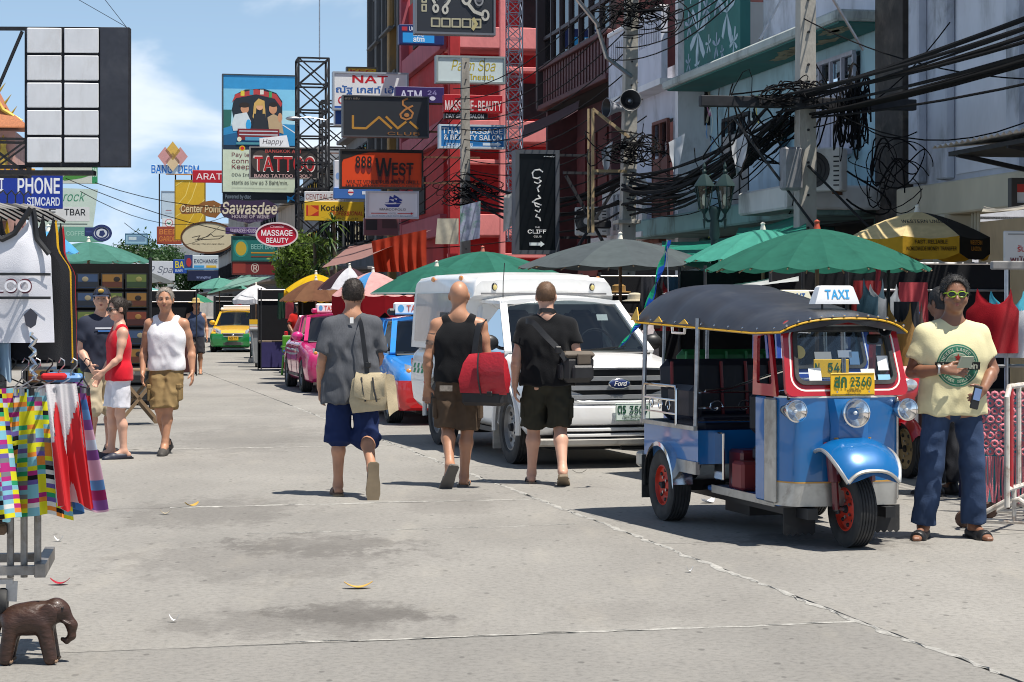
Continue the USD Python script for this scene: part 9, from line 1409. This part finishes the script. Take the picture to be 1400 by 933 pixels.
# ------------------------------------------------------------------ stalls: goods in the shade on the right, picture stall on the left, far stalls
GCOL = ['#2a2c33', '#3b2f2c', '#7a1f24', '#2f4a5a', '#8a8f96', '#4a3a5a', '#b09a6a', '#1d3a2c', '#a8434a', '#23262e', '#56606a', '#c4c0b4', '#34548a', '#6a2a44', '#17181c', '#8c6a3a']
CN = ['charcoal', 'dark brown', 'wine red', 'slate blue', 'silver grey', 'plum', 'sand', 'bottle green', 'rose red', 'ink black', 'steel grey', 'cream', 'royal blue', 'berry', 'jet black', 'ochre']
r = random.Random(77)
def garment(px, py, Y, w, h, k, where, rz):
 m = rot(vest(w, h, k, .012) if k % 3 else shorts_mesh(w * .8, h, k, 0,.015,.15), rz, P(px, py, Y)); top('stall_garment', m, cloth(GCOL[k % 16]), f'{CN[k % 16]} {("shorts", "top", "dress")[k % 3]} hanging {where}', 'garment', 'garments hanging in the shaded stalls')
def stall(label, px, Y, w, d, h, rz):
 c = P(px, 420, Y); p = thing('market_stall', label, 'market stall', (c[0], c[1], 0), rz); top_ = mat('stall_table', (.14,.10,.07),.8, var=.3, scale=6)
 for x in (-w / 2, w / 2):
  for y in (0, d): part(p, 'post', cyl((x, y, 0),(x, y, h),.018,6), DARKSTEEL)
 part(p, 'rail', cyl((-w / 2,0, h - .05),(w / 2,0, h - .05),.014,6), STEEL); part(p, 'rail', cyl((-w / 2, d, h - .3),(w / 2, d, h - .3),.014,6), STEEL); part(p, 'table', cbox((0, d / 2,.72),(w, d, .05),.01), top_); part(p, 'table_cloth', box((0,-.005,.40),(w, .02,.62)), cloth(['#23242c', '#4a2e2c', '#2a3a3c', '#4e463c', '#34305a'][len(label) % 5])); part(p, 'back_cloth', box((0, d + .03, h / 2),(w, .02, h * .96)), cloth('#17181c')); return p
for k, (px, Y, w, rz, lab) in enumerate([(945,27.5,2.6,14, 'shaded clothes stall behind the roof of the nearest three wheeled taxi'),(1100,23.0,2.4,14, 'shaded clothes stall under the big green umbrella'),(1215,20.8,1.9,14, 'shaded clothes stall left of the driver'),(800,31.5,2.8,14, 'shaded stall behind the bonnet of the pickup truck'),(640,36,3.2,12, 'shaded stall behind the canopy of the pickup truck'),(520,44,3.4,12, 'shaded stall under the red valance behind the grey shirted man'),(440,50,3.0,12, 'shaded stall under the yellow and brown umbrellas'),(1330,19.5,1.8,16, 'shaded clothes stall behind the driver at the right')]): stall(lab, px, Y, w, .9,2.05, rz)
k = 0
for x0, x1, y, Y, where, n, rz in ((885,1010,380,26.8, 'in the stall behind the nearest three wheeled taxi', 9,14),(1050,1165,385,22.4, 'in the stall under the big green umbrella', 9,14),(1180,1252,385,20.2, 'in the stall left of the driver', 7,14),(760,880,385,31, 'in the stall behind the pickup truck bonnet', 8,14),(480,560,396,43.4, 'in the stall under the red valance', 6,12),(385,480,398,49.4, 'under the yellow and brown umbrellas', 8,12),(1225,1250,415,19, 'beside the dark doorway left of the driver', 3,14),(356,388,412,61, 'in the stall under the white umbrella', 5,8),(318,345,404,108, 'in the stall below the teal awning', 4,8)):
 for i in range(n): garment(x0 + (x1 - x0) * (i + .5) / n + r.uniform(-3,3), y + r.uniform(-4,6), Y + r.uniform(-.2,.3), r.uniform(.32,.46), r.uniform(.5,.8), k, where, rz + r.uniform(-25,25)); k += 1
for k, (px, py, Y, c, lab) in enumerate(((868,412,27, '#b9b09a', 'cream sun hat on the stall behind the pickup truck'),(846,400,28, '#8a6a3a', 'brown hat on the stall behind the pickup truck'),(858,440,26, '#4a3f38', 'dark hat lower on the same stall'))): top('sun_hat', lathe([(.17,0),(.165,.012),(.10,.02),(.095,.09),(.06,.11),(0,.115)], 18, c=P(px, py, Y)), cloth(c), lab, 'hat')
top('amber_bags', cbox(P(800,402,31.2),(.5,.25,.22),.04), mat('amber_goods', (.45,.2,.03),.4, var=.5, scale=20), 'amber coloured goods on the shelf behind the white canopy', 'goods'); top('grey_shirt', rot(vest(.5,.7,91),12, P(873,432,22.8)), cloth('#b8aeb2'), 'pale grey pink t-shirt hanging between the pickup and the three wheeled taxi', 'garment'); top('scarf', tube([P(1199,354,18.9), P(1201,372,18.9), P(1198,397,18.9)], [.02,.025,.012], 6), cloth('#a83a4a'), 'red scarf end hanging from the edge of the big green umbrella', 'scarf')
for px, c, lab in ((1186, '#b08a3a', 'yellow bag hanging in the stall left of the driver'),(1243, '#3a5a9a', 'blue bag hanging in the stall left of the driver'),(1232, '#c46a1a', 'orange bag hanging low in the stall left of the driver')): top('hanging_bag', wob(cbox(P(px, 440,20.2),(.22,.12,.28),.05),.01,8), cloth(c), lab, 'bag')
dk = lambda h: '#' + ''.join('%02x' % int(int(h[i:i + 2], 16) * .62) for i in (1,3,5))
# picture stall on the left
ps = thing('picture_stall', 'dark picture stall with rows of framed prints behind the couple', 'market stall', P(120,420,31) * A(1,1,0),12); part(ps, 'back_board', box((0,.12,1.15),(1.9,.06,2.2)), cloth('#1c1a1a'));
for x in (-.95,.95): part(ps, 'post', cyl((x, 0,0),(x, 0,2.35),.025,8), DARKSTEEL)
pc = P(120,420,31) * A(1,1,0); R12 = rz3(math.radians(12))
for i in range(5):
 for k in range(7):
  nm_, a, b, cc = r.choice([('blue', '#2f5a86', '#8fb4cf', '#c98a4a'),('amber', '#7a3a1a', '#c9903a', '#2a1a12'),('green', '#3a5a2c', '#8aa04a', '#c9c06a'),('night blue', '#1f2a3c', '#4a6a9a', '#d9c9a0'),('red', '#5a1f1a', '#a84a2a', '#d9a04a'),('grey', '#2a2a2a', '#8a8a86', '#c9c4b4')])
  p = thing('framed_print', f'{nm_} framed print, row {k + 1} and column {i + 1} of the picture stall', 'picture', pc + R12 @ A(-.74 + .37 * i, .05,1.98 - .29 * k),12, 'framed prints on the picture stall'); part(p, 'frame', box((0,0,0),(.34,.03,.25)), BLACK); part(p, 'picture', box((0,-.018,0),(.30,.008,.21)), ink(dk(b))); part(p, 'picture_band', box((0,-.024,-.05),(.30,.006,.08)), ink(dk(a))); part(p, 'picture_spot', sph((r.uniform(-.08,.08),-.024,.03),(.05,.004,.04),10), ink(dk(cc)))
stall('left stall with table beyond the picture stall', 190,46,2.6,1.0,2.0,10); stall('left stall under the pale aqua umbrella', 168,56,3,1.0,2.1,10); stall('far left stall beneath the green umbrella row', 195,92,3.0,1.2,2.1,10); stall('far right stall with black cloth under the white umbrella', 372,62,1.3,1.0,2.0,8); stall('stall far up the street below the teal awning', 335,110,3.2,1.0,2.2,8)
sign('black banner with a round yellow letter mark in the stall beyond the grey bin', 344,410,374,436,60, '#17161a', [('E', .35,.3,.65,.8, '#c9b81c'),('E', .4,.38,.6,.72, '#17161a'), T('JC', .42,.42,.58,.68, '#c9b81c')], None, .02,.04, 'banner')
sign('yellow and blue price sign standing beside the grey bin', 341,437,353,470,56, '#c9c4b0', [('R', 0,0,1,.2, '#d9a81c'),('R', 0,.3,1,.55, '#b81c2a'), T('BX', .2,.34,.8,.52, '#f0eeea'),('R', 0,.72,1,.9, '#2f8a9a')], None, .02,.04, 'price_board')
bn = thing('waste_bin', 'grey wheeled waste container standing beyond the pink taxi', 'bin', P(368,420,53) * A(1,1,0),8); gb = mat('bin_grey', (.26,.27,.28),.5, var=.15, dirt=(.1,.1,.09), damt=.4); part(bn, 'bin_body', fixwind(loft([[(-.42,-.3,.12),(.42,-.3,.12),(.42,.3,.12),(-.42,.3,.12)], [(-.5,-.36,.95),(.5,-.36,.95),(.5,.36,.95),(-.5,.36,.95)]])), gb)
for k in range(5): part(bn, 'bin_rib', bar((-.4 + .2 * k, -.31,.16),(-.46 + .23 * k, -.37,.92),.03), gb)
part(bn, 'bin_lid', cbox((0,0,1.0),(1.06,.8,.09),.03), gb)
for x in (-.34,.34): part(bn, 'bin_wheel', lathe([(0,-.03),(.1,-.03),(.1,.03),(0,.03)], 14, 'x', c=(x, -.2,.1)), RUBBER)
bo = thing('traffic_post', 'red and white banded post beside the grey bin', 'bollard', P(391,420,48.5) * A(1,1,0),0); RW = [ink('#b81c22'), ink('#d9d6d0')]
for k in range(5): part(bo, 'band', lathe([(.05,.06 + .19 * k),(.05,.25 + .19 * k)] if k < 4 else [(.05,.82),(.05,.98),(0,1.0)], 12), RW[k % 2])
part(bo, 'foot', lathe([(.17,0),(.17,.04),(.06,.07)], 14), KERB)
ch = thing('plastic_chair', 'green and blue stacked plastic chairs behind the banded post', 'chair', P(402,420,46.5) * A(1,1,0),200); GP = ink('#4a8a1c')
for x in (-.2,.2):
 for y in (-.2,.2): part(ch, 'leg', bar((x * 1.15, y * 1.15,0),(x, y, .44),.04), GP)
part(ch, 'seat', cbox((0,0,.45),(.46,.46,.04),.015), GP); part(ch, 'backrest', cbox((0,-.24,.72),(.44,.04,.4),.02), GP); part(ch, 'blue_seat', cbox((0,.02,.56),(.44,.42,.05),.02), ink('#1f4aa8')); part(ch, 'armrest', cat([bar((s * .24,-.22,.66),(s * .24,.2,.64),.04) for s in (-1,1)]), GP)
fs = thing('wooden_table', 'folding wooden table legs at the left stall behind the white tank top man', 'table', P(187,420,27) * A(1,1,0),20); WD = mat('table_wood', (.2,.13,.07),.7, var=.3)
for s in (-1,1): part(fs, 'leg', bar((-.3, s * .2,0),(.3, s * .2,.72),.04), WD); part(fs, 'leg', bar((.3, s * .2,0),(-.3, s * .2,.72),.04), WD)
part(fs, 'table_top', cbox((0,0,.74),(.8,.5,.03),.006), WD)
